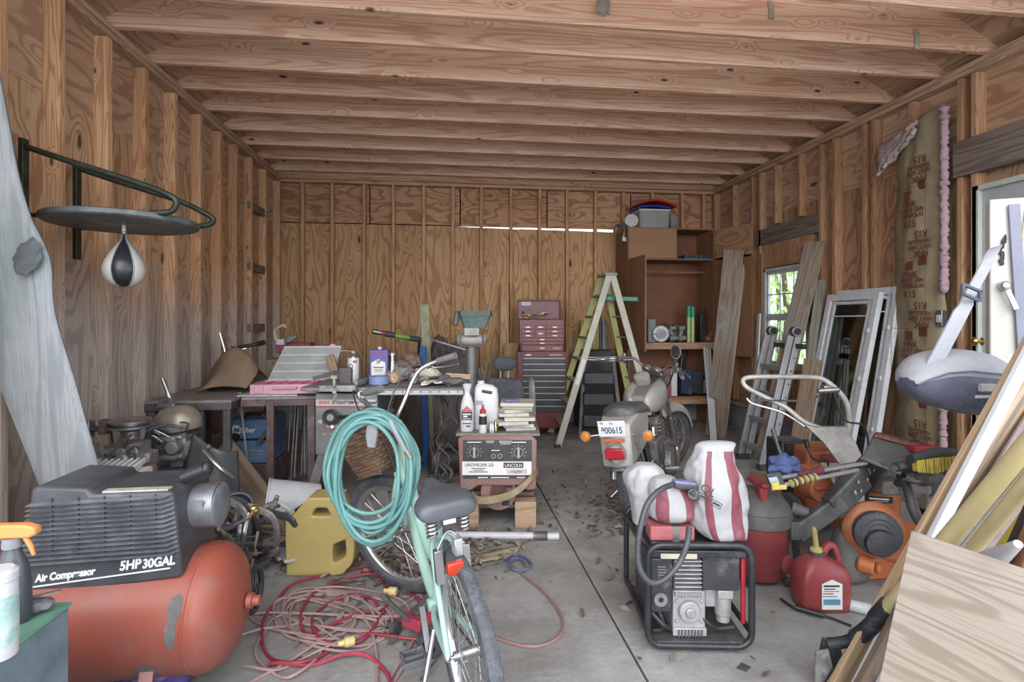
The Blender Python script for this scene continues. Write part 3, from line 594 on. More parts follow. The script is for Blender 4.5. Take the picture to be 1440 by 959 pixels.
def apron(u, v):
    x = -.20+u*.40; p = V(c.x+x, c.y, 0); h = .36*(1-abs(u-.55)**1.4*2.1)*(1-abs(v-.55)**1.6*2.1) if True else 0
    k = max(0, 1-((u-.58)/.58)**2)*max(0, 1-((v-.5)/.52)**2)
    return V(c.x+x+(.05*math.sin(v*7)), c.y-.26+v*.50, z+.006+.34*k**.8+.05*noise.noise(V(u*4, v*4, 1))*k)
b = B(); b.sheet(apron, 26, 20)
S('leather_apron', b, mk('brown_leather', (.27, .185, .125), .75, var=.3, scale=4, bump=.4, dust=.3, dcol=(.3, .26, .23)), 'stiff brown leather apron draped in a peak on the left bench', 'leather apron', solid=.006, sub=1)
t = T('handlebar', 'chrome bicycle handlebar with dark grip poking above the leather apron', 'handlebar', pt(330, 500, 4.9))
b = B(); b.tube(catmull([pt(309, 468, 4.95), pt(314, 485, 4.95), pt(319, 500, 4.95), pt(330, 492, 4.95), pt(345, 490, 4.98), pt(350, 486, 5.0)], 6), .012); P('bar', b, chrome, t)
b = B(); b.cyl(pt(334, 489, 4.95), pt(364, 483, 5.0), .017, .017); b.cyl(pt(362, 484, 5), pt(372, 481, 5), .024); P('grip', b, blackm, t)
b = B(); q_ = pt(319, 500, 4.95); b.tube([q_, V(q_.x+.03, q_.y-.02, .885)], .014); P('stem', b, chrome, t)
b = B(); b.tube([pt(325, 487, 4.95), pt(340, 492, 4.9), pt(345, 497, 4.9)], .008); P('brake_lever', b, steel, t)
# ladder-like cream clamp and red tool in the corner
t = T('red_bench_tool', 'red bench tool with a cream curved lever behind the pink organiser', 'bench tool', pt(400, 500, 5.2))
b = B(); cb(b, 388, 483, 402, 496, 5.2, .1); cb(b, 399, 482, 436, 496, 5.25, .14); P('tool_body', b, mk('dull_red', (.30, .06, .09), .5, dust=.35), t, bev=.01)
b = B(); cb(b, 388, 477, 399, 485, 5.19, .08); P('grey_head', b, whitep, t, bev=.004)
b = B(); b.tube(catmull([pt(388, 478, 5.2), pt(386, 466, 5.2), pt(391, 461, 5.2), pt(399, 457, 5.2), pt(402, 461, 5.2)], 5), .014); P('lever', b, mk('cream_lever', (.55, .46, .3), .5), t)
b = B(); b.ell(pt(408, 476, 5.25), (.045, .04, .035)); b.cyl(pt(404, 480, 5.2), pt(418, 472, 5.2), .02); P('grey_motor', b, gal, t)
b = B(); b.box(pt(395, 520, 5.2)+V(.1, 0, -.02), (.4, .3, .26)); P('wooden_stand', b, oldW, t)

# ---- steel table with pink organiser
TZ = .88; tf = fl(392, 678); TB = T('steel_table', 'rusty steel table holding the open pink parts organiser', 'table', V(-1.0, 4.75, 0))
tx0, tx1, ty0, ty1 = -1.545, pt(452, 547, 4.4).x, 4.35, 4.95
b = B(); b.box(((tx0+tx1)/2, (ty0+ty1)/2, TZ-.012), (tx1-tx0, ty1-ty0, .02)); P('table_top', b, benchm, TB, bev=.002)
rustp = mk('purple_brown_steel', (.15, .10, .105), .6, .4, var=.3, dust=.4, dcol=(.28, .25, .26))
b = B()
for y in (ty0, ty1): b.box(((tx0+tx1)/2, y, TZ-.045), (tx1-tx0, .035, .05))
for x in (tx0+.017, tx1-.017): b.box((x, (ty0+ty1)/2, TZ-.045), (.035, ty1-ty0, .05))
P('table_frame', b, rustp, TB, bev=.003)
lx = pt(392, 600, 4.35).x
for x, y in ((lx, ty0), (tx1-.03, ty0+.02), (tx0+.03, ty1), (tx1-.03, ty1)):
    b = B(); b.box((x, y, (TZ-.02)/2), (.055, .055, TZ-.02)); P('leg', b, rustp, TB, bev=.004)
b = B(); stick(b, (lx, ty0, .16), (tx1-.03, ty1, .16), .04, .04); stick(b, (tx0+.05, ty0+.02, .17), (tx1, ty0+.02, .17), .05, .04); P('cross_brace', b, rustp, TB, bev=.003)
b = B(); A = [pt(333, 545, 4.17), pt(418, 543, 4.20), pt(418, 528, 4.6), pt(370, 528, 4.6)]
b.rings([[V(p.x, p.y, TZ-.001) for p in A], [V(p.x, p.y, TZ+.007) for p in A]]); S('white_board', b, mk('dusty_white_sheet', (.55, .52, .50), .6, dust=.3), 'thin white board lying under the pink organiser', 'board')
t = T('parts_organiser', 'open pink plastic parts organiser with clear divided lid', 'organiser box', V(0, 0, TZ))
pink = mk('pink_plastic', (.60, .33, .42), .45, var=.12, dust=.2, dcol=(.55, .42, .47)); hot = mk('deep_pink', (.52, .09, .20), .45, dust=.2)
ox0, ox1 = pt(360, 543, 4.35).x, pt(455, 543, 4.32).x; oy = 4.44; od = .34; oz = TZ+.008
b = B()
b.box(((ox0+ox1)/2, oy+od/2, oz+.004), (ox1-ox0, od, .008))
for y in (oy, oy+od): b.box(((ox0+ox1)/2, y, oz+.038), (ox1-ox0, .01, .076))
for x in (ox0, ox1): b.box((x, oy+od/2, oz+.038), (.01, od, .076))
P('tray', b, pink, t, bev=.004)
b = B()
for k in range(1, 6): b.box((ox0+k*(ox1-ox0)/6, oy+od/2, oz+.04), (.005, od-.02, .062))
for k in range(1, 4): b.box(((ox0+ox1)/2, oy+k*od/4, oz+.04), (ox1-ox0-.02, .005, .062))
P('divider', b, hot, t)
for a, c_ in ((ox0+.045, .07), (ox1-.09, .11)): b = B(); b.box((a+.02, oy-.008, oz+.04), (c_, .012, .06)); P('latch', b, pink, t, bev=.004)
b = B(); b.tube([((ox0+ox1)/2-.10, oy-.005, oz+.05), ((ox0+ox1)/2-.10, oy-.03, oz+.05), ((ox0+ox1)/2+.08, oy-.03, oz+.05), ((ox0+ox1)/2+.08, oy-.005, oz+.05)], .009); P('handle', b, pink, t)
lidm = mk('cloudy_clear_plastic', (.42, .45, .46), .3, var=.15, dust=.3, alpha=.82)
ty = oy+od; a0, a1 = V(ox0+.03, ty, oz+.075), V(ox1, ty, oz+.075); u1 = V(ox1+.05, ty+.15, oz+.345); u0 = V(ox0+.12, ty+.15, oz+.345)
b = B(); nrm = (a1-a0).cross(u1-a1).normalized()*.006; b.rings([[a0, a1, u1, u0], [a0+nrm, a1+nrm, u1+nrm, u0+nrm]]); ld = P('lid', b, lidm, t)
b = B()
for f in (0, .25, .5, .75, 1): b.tube([a0.lerp(u0, f)-nrm*.2, a1.lerp(u1, f)-nrm*.2], .0095, 8)
b.tube([a0, u0], .005, 6); b.tube([a1, u1], .005, 6); P('lid_rib', b, whitep, ld)
b = B(); b.box(u1+V(-.07, 0, .01), (.04, .02, .03)); P('lid_latch', b, pink, ld)

# ---- blue welding power source under the table
c = pt(363, 622, 4.55); c.z = 0
t = T('blue_welder', 'blue welding power source standing under the steel table', 'welding machine', c)
x0, x1 = pt(324, 600, 4.6).x, pt(391, 600, 4.75).x; wy = c.y; wz0, wz1 = 1.47-(650-450)/760*4.6, 1.47-(588-450)/760*4.6
b = B(); b.box(((x0+x1)/2, wy+.22, (wz0+wz1)/2), (x1-x0, .44, wz1-wz0)); P('housing', b, bluep, t, bev=.012)
b = B(); b.tube([(x0+.1, wy+.1, wz1), (x0+.12, wy+.1, wz1+.03), (x1-.1, wy+.1, wz1+.03), (x1-.08, wy+.1, wz1)], .013); P('carry_handle', b, blackm, t)
f = facing(((x0+x1)/2-.05, wy-.004, wz1-.09), (0, -1, 0)); text('lettering', 'Miller', .062, f @ Matrix.Translation((.03, 0, 0)), inkw, t, bold=.001)
b = B(); b.cyl((x0+.075, wy, wz1-.088), (x0+.075, wy-.004, wz1-.088), .042, .042, 28); P('emblem', b, inkw, t)
text('emblem_letter', 'M', .06, facing((x0+.075, wy-.006, wz1-.088), (0, -1, 0)), bluep, t, bold=.002, shear=.25)
b = B()
for k in range(3): b.box(((x0+x1)/2+.02, wy-.002, wz0+.05+k*.03), (x1-x0-.1, .004, .006))
P('vent_line', b, mk('bronze_line', (.35, .28, .22), .5), t)
b = B(); b.box(((x0+x1)/2+.02, wy-.003, (wz0+wz1)/2+.02), (.27, .004, .02)); P('model_strip', b, blackm, t)
b = B(); b.cyl((x0+.07, wy, (wz0+wz1)/2+.04), (x0+.07, wy-.012, (wz0+wz1)/2+.04), .04); P('control_knob', b, blackm, t)
b = B(); b.box(((x0+x1)/2, wy+.22, wz0/2), (x1-x0+.04, .46, wz0-.004)); P('lower_cart', b, rustp, t, bev=.01)
stk = plank('steel_bar', pt(348, 640, 4.30) if 0 else pt(362, 625, 4.50), pt(388, 588, 4.50), .035, .012, dkst, RT, 'flat grey steel bar leaning across the blue welder front', 'steel bar')
b = B(); b.tube(catmull([pt(337, 552, 4.36), pt(340, 580, 4.36), pt(344, 615, 4.38), pt(347, 640, 4.4), pt(352, 660, 4.5)], 5), [.016]*6+[.008]*15, 6); S('wax_drip', b, mk('old_strap', (.42, .40, .36), .7), 'pale narrow strap hanging from the table front edge', 'strap')
random.seed(5)
for k in range(9):
    x = 403+k*4.6; b = B(); p0 = fl(x+random.uniform(-2, 2), 672); b.cyl(V(p0.x, p0.y, 0), V(p0.x+random.uniform(-.03, .03), p0.y+.10, .84), .008+.004*(k % 3), None, 8); S('steel_rod', b, steel, 'thin bare steel rod in the upright bundle under the steel table', 'rod', 'steel rods standing under the steel table')
# ================================================================ TABLE SAW AND WHAT LIES ON IT
t = T('table_saw', 'grey table saw with handwheel and splayed legs behind the hose', 'table saw', V(-.9, 4.2, 0))
sd_ = 4.08; sawg = mk('saw_grey', (.20, .21, .205), .5, .3, var=.15, scale=5, dust=.45, dcol=(.34, .33, .3))
b = B(); cb(b, 443, 553, 531, 640, sd_, .45); body = P('saw_body', b, sawg, t, bev=.008)
def fsaw(px, py, dz=.004): return facing(pt(px, py, sd_)-FW*dz, -FW)
b = B(); cb(b, 444, 562, 530, 570.5, sd_-.003, .003); P('name_strip', b, mk('pale_strip', (.55, .52, .53), .5, dust=.2), body)
text('lettering', 'SEARS', .034, fsaw(456, 566), inkr, body, sx=.9, bold=.0008); text('lettering', 'CRAFTSMAN', .032, fsaw(489, 566), inkb, body, sx=.95, bold=.0006)
b = B(); cb(b, 444, 571.5, 530, 573, sd_-.003, .003); cb(b, 444, 601, 530, 602, sd_-.003, .003); cb(b, 444, 606, 530, 607, sd_-.003, .003); P('pinstripe', b, inkr, body)
text('lettering', '10', .036, fsaw(450, 593), inkw, body, sx=.9, bold=.0006); print_bars(fsaw(474, 598), [(0, .0, .16, .006), (-.02, -.012, .12, .005)], inkw, body)
b = B(); random.seed(2)
for k in range(14): c = pt(random.uniform(455, 500), random.uniform(610, 636), sd_)-FW*.002; b.ell(c, (random.uniform(.006, .02), .006, random.uniform(.004, .012)), wob=.5, seed=k, nu=8, nv=5)
P('dust_clump', b, mk('sawdust', (.50, .42, .28), .9), body)
c = pt(465, 587, sd_-.06); b = B(); n_ = -FW
ring = [c + RT*.052*math.cos(q) + UP*.052*math.sin(q) for q in [k*2*PI/32 for k in range(32)]]; b.tube(ring, .010, 8, True)
for k in range(3): q = k*2*PI/3+.5; b.cyl(c, c+RT*.05*math.cos(q)+UP*.05*math.sin(q), .007)
b.cyl(c+FW*.06, c, .010); b.cyl(c-FW*.004, c+FW*.004, .042, n=24); P('handwheel', b, blackm, t)
b = B(); b.cyl(c-FW*.006, c-FW*.012, .026, n=20); P('handwheel_hub', b, chrome, t)
b = B(); b.cyl(pt(467, 600, sd_-.06), pt(467, 600, sd_-.11), .012); P('crank_knob', b, steel, t)
b = B(); b.tube(catmull([pt(478, 586, sd_-.03), pt(495, 586, sd_-.04), pt(510, 579, sd_-.05), pt(520, 571, sd_-.05)], 5), .010, sq=2.2); P('bevel_lever', b, blackm, t)
b = B(); cb(b, 422, 545, 530, 550, 4.02, .62); b_ = P('saw_table', b, mk('cast_iron_top', (.24, .235, .24), .45, .5, dust=.5, dcol=(.34, .31, .3)), t, bev=.004)
b = B(); cb(b, 530, 546.5, 652, 549.5, 4.02, .62); P('extension_wing', b, benchm, t, bev=.003)
b = B(); cb(b, 530, 549, 652, 555.5, 3.98, .035); P('front_rail', b, alu, t, bev=.003)
b = B()
for k in range(9): b.cyl(pt(540+k*13, 551, 3.98), pt(540+k*13, 551, 3.975), .006, n=8)
P('rail_slot', b, blackm, t)
b = B(); cb(b, 448, 542, 500, 551, 3.93, .05); b.cyl(pt(470, 551, 3.92), pt(470, 551, 3.86), .016); b.cyl(pt(470, 545, 3.92), pt(470, 528, 3.95), .013); b.box(pt(470, 530, 3.95), (.05, .05, .03)); stick(b, pt(474, 553, 3.88), pt(468, 568, 3.85), .022, .008); P('fence_clamp', b, gal, t, bev=.004)
b = B(); stick(b, pt(500, 539, 4.05), pt(535, 530, 4.6), .04, .03); P('rip_fence', b, gal, t, bev=.004)
for (xa, ya, xb2, dd, de) in ((457, 640, 426, 4.10, 4.0), (520, 640, 548, 4.10, 4.0), (459, 632, 440, 4.5, 4.6), (522, 632, 544, 4.5, 4.6)):
    a_ = pt(xa, ya, dd); e_ = pt(xb2, 0, de); e_.z = 0; b = B(); stick(b, a_+V(0, 0, .05), e_, .075, .012, RT); P('leg', b, mk('leg_steel', (.16, .14, .145), .6, .4, dust=.4, dcol=(.26, .24, .25)), t, bev=.003)
TP = 1.47-(545-450)/F0*4.02+.002
def on(px, d, z=None): p = pt(px, 500, d); p.z = TP if z is None else z; return p
c = on(497, 4.40); t = T('spray_can', 'white aerosol spray can standing on the table saw', 'spray can', c)
b = B(); b.lathe([(0, 0), (.044, 0), (.046, .004), (.046, .19), (.044, .194)], c, n=24); P('can', b, [whitep], t)
b = B(); b.lathe([(.044, .194), (.04, .205), (.03, .222), (.022, .226), (.014, .23), (0, .232)], c, n=24); P('dome', b, chrome, t)
b = B(); b.cyl(c+V(0, 0, .228), c+V(0, 0, .25), .014, .012); b.tube([c+V(0, 0, .242), c+V(-.06, 0, .252), c+V(-.10, -.01, .25)], .003); P('nozzle', b, mk('pinkish_cap', (.5, .42, .42), .5), t)
text('lettering', 'CO', .05, facing(c+V(-.015, -.048, .11), (-.1, -1, 0), (1, 0, 0)), inkb, t); b = B(); b.box(c+V(.018, -.043, .165), (.03, .006, .018), rz(.2)); P('red_mark', b, inkr, t)
c = on(534, 4.62); t = T('solvent_can', 'blue and white rectangular solvent can on the table saw', 'can', c)
b = B(); b.box(c+V(0, 0, .125), (.165, .09, .25), rz(-TH)); P('can_body', b, mk('violet_blue_paint', (.10, .10, .32), .4, var=.15), t, bev=.008)
fc = lambda x, z: facing(c+RT*x+V(0, 0, z)-FW*.0465, -FW)
b = B(); b.prism([(-.06, -.09), (.06, -.09), (.06, .02), (.0, .05), (-.06, .02)], .001, fc(0, .12)); P('white_panel', b, paper, t)
b = B(); b.box(c+V(0, 0, .232)-FW*.046, (.14, .003, .006), rz(-TH)); b.box(c+V(0, 0, .218)-FW*.046, (.12, .003, .004), rz(-TH)); P('red_band', b, inkr, t)
text('lettering', 'SP', .04, fc(0, .145) @ Matrix.Translation((0, 0, .0015)), inkb, t, bold=.001, shear=.2); print_bars(fc(0, .10) @ Matrix.Translation((0, 0, .001)), [(0, 0, .09, .008), (0, -.016, .07, .004), (0, -.026, .08, .003), (0, -.035, .06, .003)], inkb, t)
b = B(); b.cyl(c+V(0, 0, .25), c+V(0, 0, .272), .018); P('cap', b, whitep, t)
c = on(533, 4.25); t0 = B(); t0.lathe([(.045, 0), (.078, 0), (.078, .06), (.045, .06), (.045, .0)], c, n=36, cap=False); S('tape_roll', t0, mk('pale_blue_tape', (.20, .27, .50), .6, var=.1), 'roll of blue tape lying flat at the saw table edge', 'tape roll')
c = on(555, 4.30)+V(0, 0, .043); t = T('tape_roll', 'roll of tan packing tape standing on edge beside the blue tape', 'tape roll', c)
b = B(); b.lathe([(.018, -.02), (.042, -.02), (.042, .02), (.018, .02), (.018, -.02)], c, (-.4, -1, 0), n=30, cap=False); P('tape', b, mk('tan_tape', (.48, .30, .18), .4, var=.15), t)
b = B(); b.lathe([(.014, -.018), (.019, -.018), (.019, .018), (.014, .018), (.014, -.018)], c, (-.4, -1, 0), n=24, cap=False); P('core', b, paper, t)
c = on(582, 4.32); b = B(); b.lathe([(0, .004), (0.001, 0), (.045, 0), (.047, .07), (.043, .07), (.041, .006), (0, .006)], c, n=24); S('metal_cup', b, steel, 'dull metal cup between the tan tape and the white paper', 'cup')
c = on(552, 4.58); t = T('glass_jar', 'clear jar with grey lid behind the blue solvent can', 'jar', c)
b = B(); b.lathe([(0, 0), (.04, 0), (.042, .12), (.03, .17), (.03, .20)], c, n=20); P('jar', b, glass('jar_glass', (.75, .8, .78), .2), t); b = B(); b.cyl(c+V(0, 0, .20), c+V(0, 0, .222), .034, n=20); P('lid', b, steel, t)
b = B(); b.sheet(lambda u, v: on(592+u*30, 4.10+v*.25)+V(0, 0, .004+.04*max(0, noise.noise(V(u*3, v*3, 4)))+.02*u), 14, 8); S('crumpled_paper', b, paper, 'crumpled white paper on the right end of the saw table', 'paper', solid=.002)
b = B(); c = on(600, 4.45); b.ell(c+V(0, 0, .06), (.10, .06, .055), wob=.5, seed=9, nu=22, nv=12); S('foam_lump', b, mk('cream_foam', (.55, .52, .42), .8, bump=.6), 'lump of cream foam behind the white paper on the saw table', 'foam')
b = B(); c = on(637, 4.15); b.ell(c+V(0, 0, .03), (.10, .05, .03), wob=.4, seed=3, nu=22, nv=10); b.ell(c+V(-.06, .05, .045), (.05, .04, .03), wob=.4, seed=5); S('work_glove', b, mk('dirty_glove', (.13, .12, .115), .9, bump=.5, dust=.3), 'dirty dark work glove at the right end of the saw table', 'glove')
plank('wood_strip', on(628, 4.5)+V(0, 0, .04), on(662, 4.42)+V(0, 0, .035), .04, .025, paleW, UP, 'short pale wood strip overhanging the right end of the saw table', 'wood strip')
plank('wood_offcut', on(474, 4.5)+V(0, 0, .0), on(468, 4.6)+V(-.03, 0, .20), .07, .03, oldW, RT, 'brown wood offcut leaning behind the white spray can', 'offcut')
b = B(); cb(b, 476, 517, 494, 543, 4.32, .10); S('grey_steel_box', b, dkst, 'small grey steel box just left of the white spray can', 'steel box', bev=.008)
b = B(); stick(b, on(440, 4.42)+V(0, 0, .02), on(480, 4.52)+V(0, 0, .075), .03, .012); S('pry_bar', b, dkst, 'dark flat pry bar lying left of the grey steel box', 'pry bar')
b = B(); c = on(566, 4.58); b.ell(c+V(0, 0, .05), (.12, .06, .06), wob=.5, seed=12); b.ell(c+V(-.05, .03, .10), (.06, .05, .04), wob=.5, seed=2); S('grey_rag', b, mk('grey_rag', (.24, .24, .25), .9, bump=.6), 'bunched grey rag behind the tape rolls', 'rag')
b = B(); c = on(577, 4.60); b.cyl(c, c+V(0, 0, .14), .07, .05); b.cyl(c+V(-.1, 0, .12), c+V(.09, -.02, .16), .045, .05); b.cyl(c+V(.03, 0, .1), c+V(.03, -.08, .16), .035); b.ell(c+V(.0, -.03, .18), (.06, .05, .045)); S('rusty_pump', b, rust, 'rusty brown pump casting at the back of the saw table', 'pump', bev=.008)
b = B(); c = on(612, 4.30); b.cyl(c+V(-.05, 0, .02), c+V(.06, .0, .02), .02); b.cyl(c+V(.02, .08, .015), c+V(.10, .02, .02), .015); S('screwdriver_pair', b, blackm, 'black handled hand tool next to the crumpled paper', 'hand tool')

# dark things below the saw wing
random.seed(21)
b = B()
for k in range(9):
    x = random.uniform(612, 655); a_ = pt(x, 556, 4.6); q = [a_]
    for j in range(1, 7): q.append(pt(x+random.uniform(-12, 12), 556+j*22, 4.6+random.uniform(-.2, .3)))
    b.tube(catmull(q, 5), random.choice((.006, .008, .012)), 6)
S('hanging_cables', b, mk('grey_cable', (.17, .16, .16), .7, dust=.4), 'tangle of dusty grey cables hanging under the saw wing', 'cables', )
WM_ = None
b = B(); c = fl(625, 668); c.z = 0; b.cyl(c+V(-.14, 0, .13), c+V(.14, 0.05, .13), .13, .13, 24); b.cyl(c+V(.14, .05, .13), c+V(.2, .06, .13), .05); b.box(c+V(0, 0, .02), (.3, .2, .04)); b.box(c+V(0, 0, .28), (.12, .08, .05)); S('electric_motor', b, dkst, 'dusty round electric motor on the floor under the saw wing', 'motor', bev=.006)
plank('board_offcut', fl(612, 700)+V(0, 0, .10), fl(660, 690)+V(0, 0, .10), .2, .03, oldW, FW, 'short old board lying on the floor left of the red welder', 'board')
b = B(); c = fl(629, 695); b.box(c+V(-.03, .1, .043), (.3, .2, .082), rz(.2)); S('black_case', b, black, 'black plastic case under the old board left of the welder', 'case', bev=.01)

# blue stand, green board
c = fl(600, 655); t = T('blue_steel_stand', 'bright blue steel upright with foot behind the saw wing', 'steel stand', c)
blu = mk('bright_blue_steel', (.025, .10, .36), .4, dust=.25, dcol=(.15, .2, .32))
b = B(); stick(b, c+V(0, 0, .01), pt(595, 487, 5.35), .06, .04, RT); P('upright', b, blu, t, bev=.004)
b = B(); b.box(c+V(-.02, 0, .012), (.26, .10, .024)); b.box(c+V(.02, .12, .012), (.06, .30, .024)); P('foot', b, blu, t, bev=.004)
plank('painted_board', fl(601, 650)+V(0, .05, .002)+RT*.03, pt(597, 428, 5.5), .088, .02, mk('pale_olive_paint', (.30, .31, .20), .7, dust=.3), RT, 'tall pale olive board standing upright behind the blue stand', 'board')
plank('thin_strip', fl(592, 640)+V(-.12, .12, 0), pt(594, 399, 6.4), .018, .012, paleW, RT, 'thin wooden strip leaning between olive board and back wall', 'strip')

# junk heap under dark sheeting
c = fl(632, 630); c.z = 0
def heap(u, v):
    a = u*2*PI; r = v; x = math.cos(a)*r; y = math.sin(a)*r; h = (1-r**2.2)*1.15
    q = V(x*2.2, y*2.2, h); n = .28*noise.noise(q*1.3)+.13*abs(noise.noise(q*4))+.06*noise.noise(q*9)
    return V(c.x-.05+x*.72*(1+n*.4), c.y+.12+y*.42*(1+n*.3), max(.0, h+n*(1-r*.8)))
b = B(); b.sheet(heap, 72, 40); S('sheeted_junk_heap', b, mk('dark_sheeting', (.075, .068, .066), .55, var=.5, scale=8, col2=(.13, .11, .10), bump=.7, bs=14, dust=.3, dcol=(.2, .18, .17)), 'big heap of junk under dark crumpled sheeting behind the saw', 'junk heap')
t = T('pole_saw', 'long tool with green and black grip resting on the junk heap', 'pole tool', pt(560, 470, 5.0))
A_, Z_ = pt(524, 466, 5.55), pt(592, 478, 5.75); L_ = lambda f: A_.lerp(Z_, f)
for nm, f0, f1, r, m in (('tip', 0, .18, .028, steel), ('red_band', .18, .25, .024, redp), ('grip', .25, .45, .030, black), ('green_sleeve', .45, .76, .026, mk('lime_green', (.16, .38, .05), .4)), ('rear_grip', .76, 1.0, .03, black)):
    b = B(); b.cyl(L_(f0), L_(f1), r, r*.95, 14); P(nm, b, m, t, bev=.004)
b = B(); b.cyl(L_(.97), pt(588, 500, 5.8), .012); P('shaft', b, blackm, t)
plank('aluminium_rail', pt(592, 473, 5.85), pt(660, 493, 5.75), .06, .02, alu, FW, 'grey aluminium rail sloping over the dark junk heap', 'rail')
for k, (x0, y0, x1, y1) in enumerate(((612, 505, 628, 545), (598, 500, 610, 540))):
    plank('wood_lath', pt(x0, y0, 5.85), pt(x1, y1+15, 5.95), .02, .012, oldW, RT, ('thin wooden lath standing in the heap close to the grinder', 'thin wooden lath standing in the heap beside the blue stand')[k], 'lath')
random.seed(33)
for k in range(5):
    q = [pt(670+random.uniform(0, 14), 515+k*3, 5.35)]
    for j in range(1, 6): q.append(pt(672+j*6+random.uniform(-8, 8), 515+j*13+random.uniform(-8, 8), 5.35+random.uniform(-.08, .08)))
    q.append(fl(700+k*3, 652, .01)); b = B(); b.tube(catmull(q, 5), .008, 6); S('loose_cable', b, mk('pale_grey_cable', (.28, .27, .28), .6), 'pale grey cable looping out of the heap beside the grinder pedestal', 'cable', 'cables beside the grinder pedestal')

# pedestal grinder with a green tub on top
c = pt(663, 500, 5.0); c.z = 0; t = T('pedestal_grinder', 'bench grinder on a thick grey pipe pedestal behind the saw', 'grinder', c)
Z = lambda y: 1.47-(y-450)/F0*5.0
b = B(); b.cyl(c, c+V(0, 0, Z(487)), .058, .052, 24); P('pedestal', b, mk('grey_pipe', (.22, .21, .22), .55, .4, dust=.4), t)
b = B(); b.cyl(c, c+V(0, 0, .02), .10, .10, 28); P('base_plate', b, dkst, t)
b = B(); b.box(c+V(0, 0, Z(486)), (.22, .16, .012)); b.box(c+V(-.105, 0, Z(478)), (.012, .14, .11)); b.box(c+V(.105, 0, Z(478)), (.012, .14, .11)); P('bracket', b, rust, t, bev=.002)
b = B(); b.cyl(c+V(-.13, .03, Z(478)), c+V(.13, .03, Z(478)), .055, .055, 20); b.box(c+V(0, -.0, Z(465)), (.14, .12, .09)); P('grinder_body', b, mk('pale_grey_cast', (.38, .37, .36), .5, dust=.3), t, bev=.006)
c2 = c+V(.03, 0, Z(461)+.005); t = T('green_tub', 'dark green plastic tub sitting on top of the pedestal grinder', 'tub', c2)
b = B(); 
def rr(w_, d_, z): return [c2+V(x*w_/2, y*d_/2, z) for x, y in ((-1, -.8), (-.85, -1), (.85, -1), (1, -.8), (1, .8), (.85, 1), (-.85, 1), (-1, .8))]
b.rings([rr(.21, .16, 0), rr(.29, .20, .11), rr(.27, .18, .11), rr(.2, .15, .01)]); P('tub', b, mk('sea_green', (.10, .17, .16), .45, dust=.2), t)
b = B(); b.rings([rr(.31, .22, .10), rr(.315, .225, .15), rr(.29, .2, .15), rr(.28, .19, .10)]); P('rim', b, mk('dark_green', (.04, .09, .075), .4), t)
b = B(); b.box(c2+V(-.17, 0, .08), (.05, .16, .13), Matrix.Rotation(.2, 4, 'Y')); P('side_grip', b, black, t, bev=.01)

# office chair, back towards the door
c = pt(706, 560, 4.70); c.z = 0; t = T('office_chair', 'black office chair with headrest seen from behind, beside the tool chest', 'chair', c)
seatm = mk('black_fabric', (.055, .06, .075), .8, dust=.5, dcol=(.14, .145, .17), bump=.2)
zz = lambda y: 1.47-(y-450)/F0*4.75
b = B(); b.rings([[c+RT*(x*s)+FW*o+V(0, 0, z) for x, s, o in ((-1, w_, .02), (-.7, w_, -.03), (0, w_, -.045), (.7, w_, -.03), (1, w_, .02), (.7, w_, .05), (0, w_, .04), (-.7, w_, .05))] for z, w_ in ((zz(590), .16), (zz(575), .20), (zz(555), .215), (zz(538), .205), (zz(530), .15))]); P('backrest', b, seatm, t, sub=2)
b = B(); b.ell(c+V(.02, 0, zz(511))-FW*.0, (.11, .035, .065)); P('headrest', b, seatm, t)
b = B()
for s in (-1, 1): b.cyl(c+V(.02+s*.035, .0, zz(540)), c+V(.02+s*.035, 0, zz(512)), .007)
P('headrest_post', b, steel, t)
b = B(); b.box(c+FW*.27+V(0, 0, .48), (.46, .44, .09), rz(-TH)); P('seat', b, seatm, t, bev=.04, seg=4)
for s in (-1, 1):
    b = B(); b.tube(catmull([c+RT*s*.24+FW*.12+V(0, 0, .46), c+RT*s*.27+FW*.10+V(0, 0, .60), c+RT*s*.26+FW*.08+V(0, 0, .90 if s > 0 else .66), c+RT*s*.25+FW*.26+V(0, 0, .92 if s > 0 else .67)], 5), .02, sq=1.6); P('armrest', b, mk('grey_arm', (.22, .225, .24), .5, dust=.3), t)
b = B(); b.cyl(c+FW*.27+V(0, 0, .10), c+FW*.27+V(0, 0, .44), .028); P('gas_column', b, blackm, t)
for k in range(5):
    q = k*2*PI/5+.3; e_ = c+FW*.27+V(math.cos(q)*.27, math.sin(q)*.27, .065); b = B(); stick(b, c+FW*.27+V(0, 0, .12), e_, .04, .025, UP); P('base_arm', b, black, t)
    b = B(); b.cyl(e_+V(-.012, 0, -.035), e_+V(.012, 0, -.035), .03, n=16); P('caster', b, black, t)

# red tool chest on its roller cabinet
maroon = mk('maroon_paint', (.16, .025, .035), .38, var=.15, dust=.25, dcol=(.24, .14, .14)); 
D_ = 6.75; c = pt(762, 560, D_); c.z = 0; W_ = 0.0
xw = (798-729)/F0*D_; ZZ = lambda y: 1.47-(y-450)/F0*D_
t = T('roller_tool_cabinet', 'maroon roller cabinet with black drawers and silver edges by the back wall', 'tool cabinet', c)
zt = ZZ(494); R0 = rz(-TH); ctr = c+FW*.22
b = B(); b.box(ctr+V(0, 0, (.12+zt)/2), (xw, .44, zt-.12), R0); P('cabinet_body', b, maroon, t, bev=.006)
for sx in (-1, 1):
    for sy in (-1, 1):
        b = B(); p = ctr+RT*sx*(xw/2-.06)+FW*sy*.16; b.cyl(p+V(-.015, 0, .06), p+V(.015, 0, .06), .058, n=20); b.box(p+V(0, 0, .10), (.03, .05, .05)); P('caster', b, rubber, t)
ys = [503, 511, 519, 527, 535, 543.5, 552, 561, 570, 580]
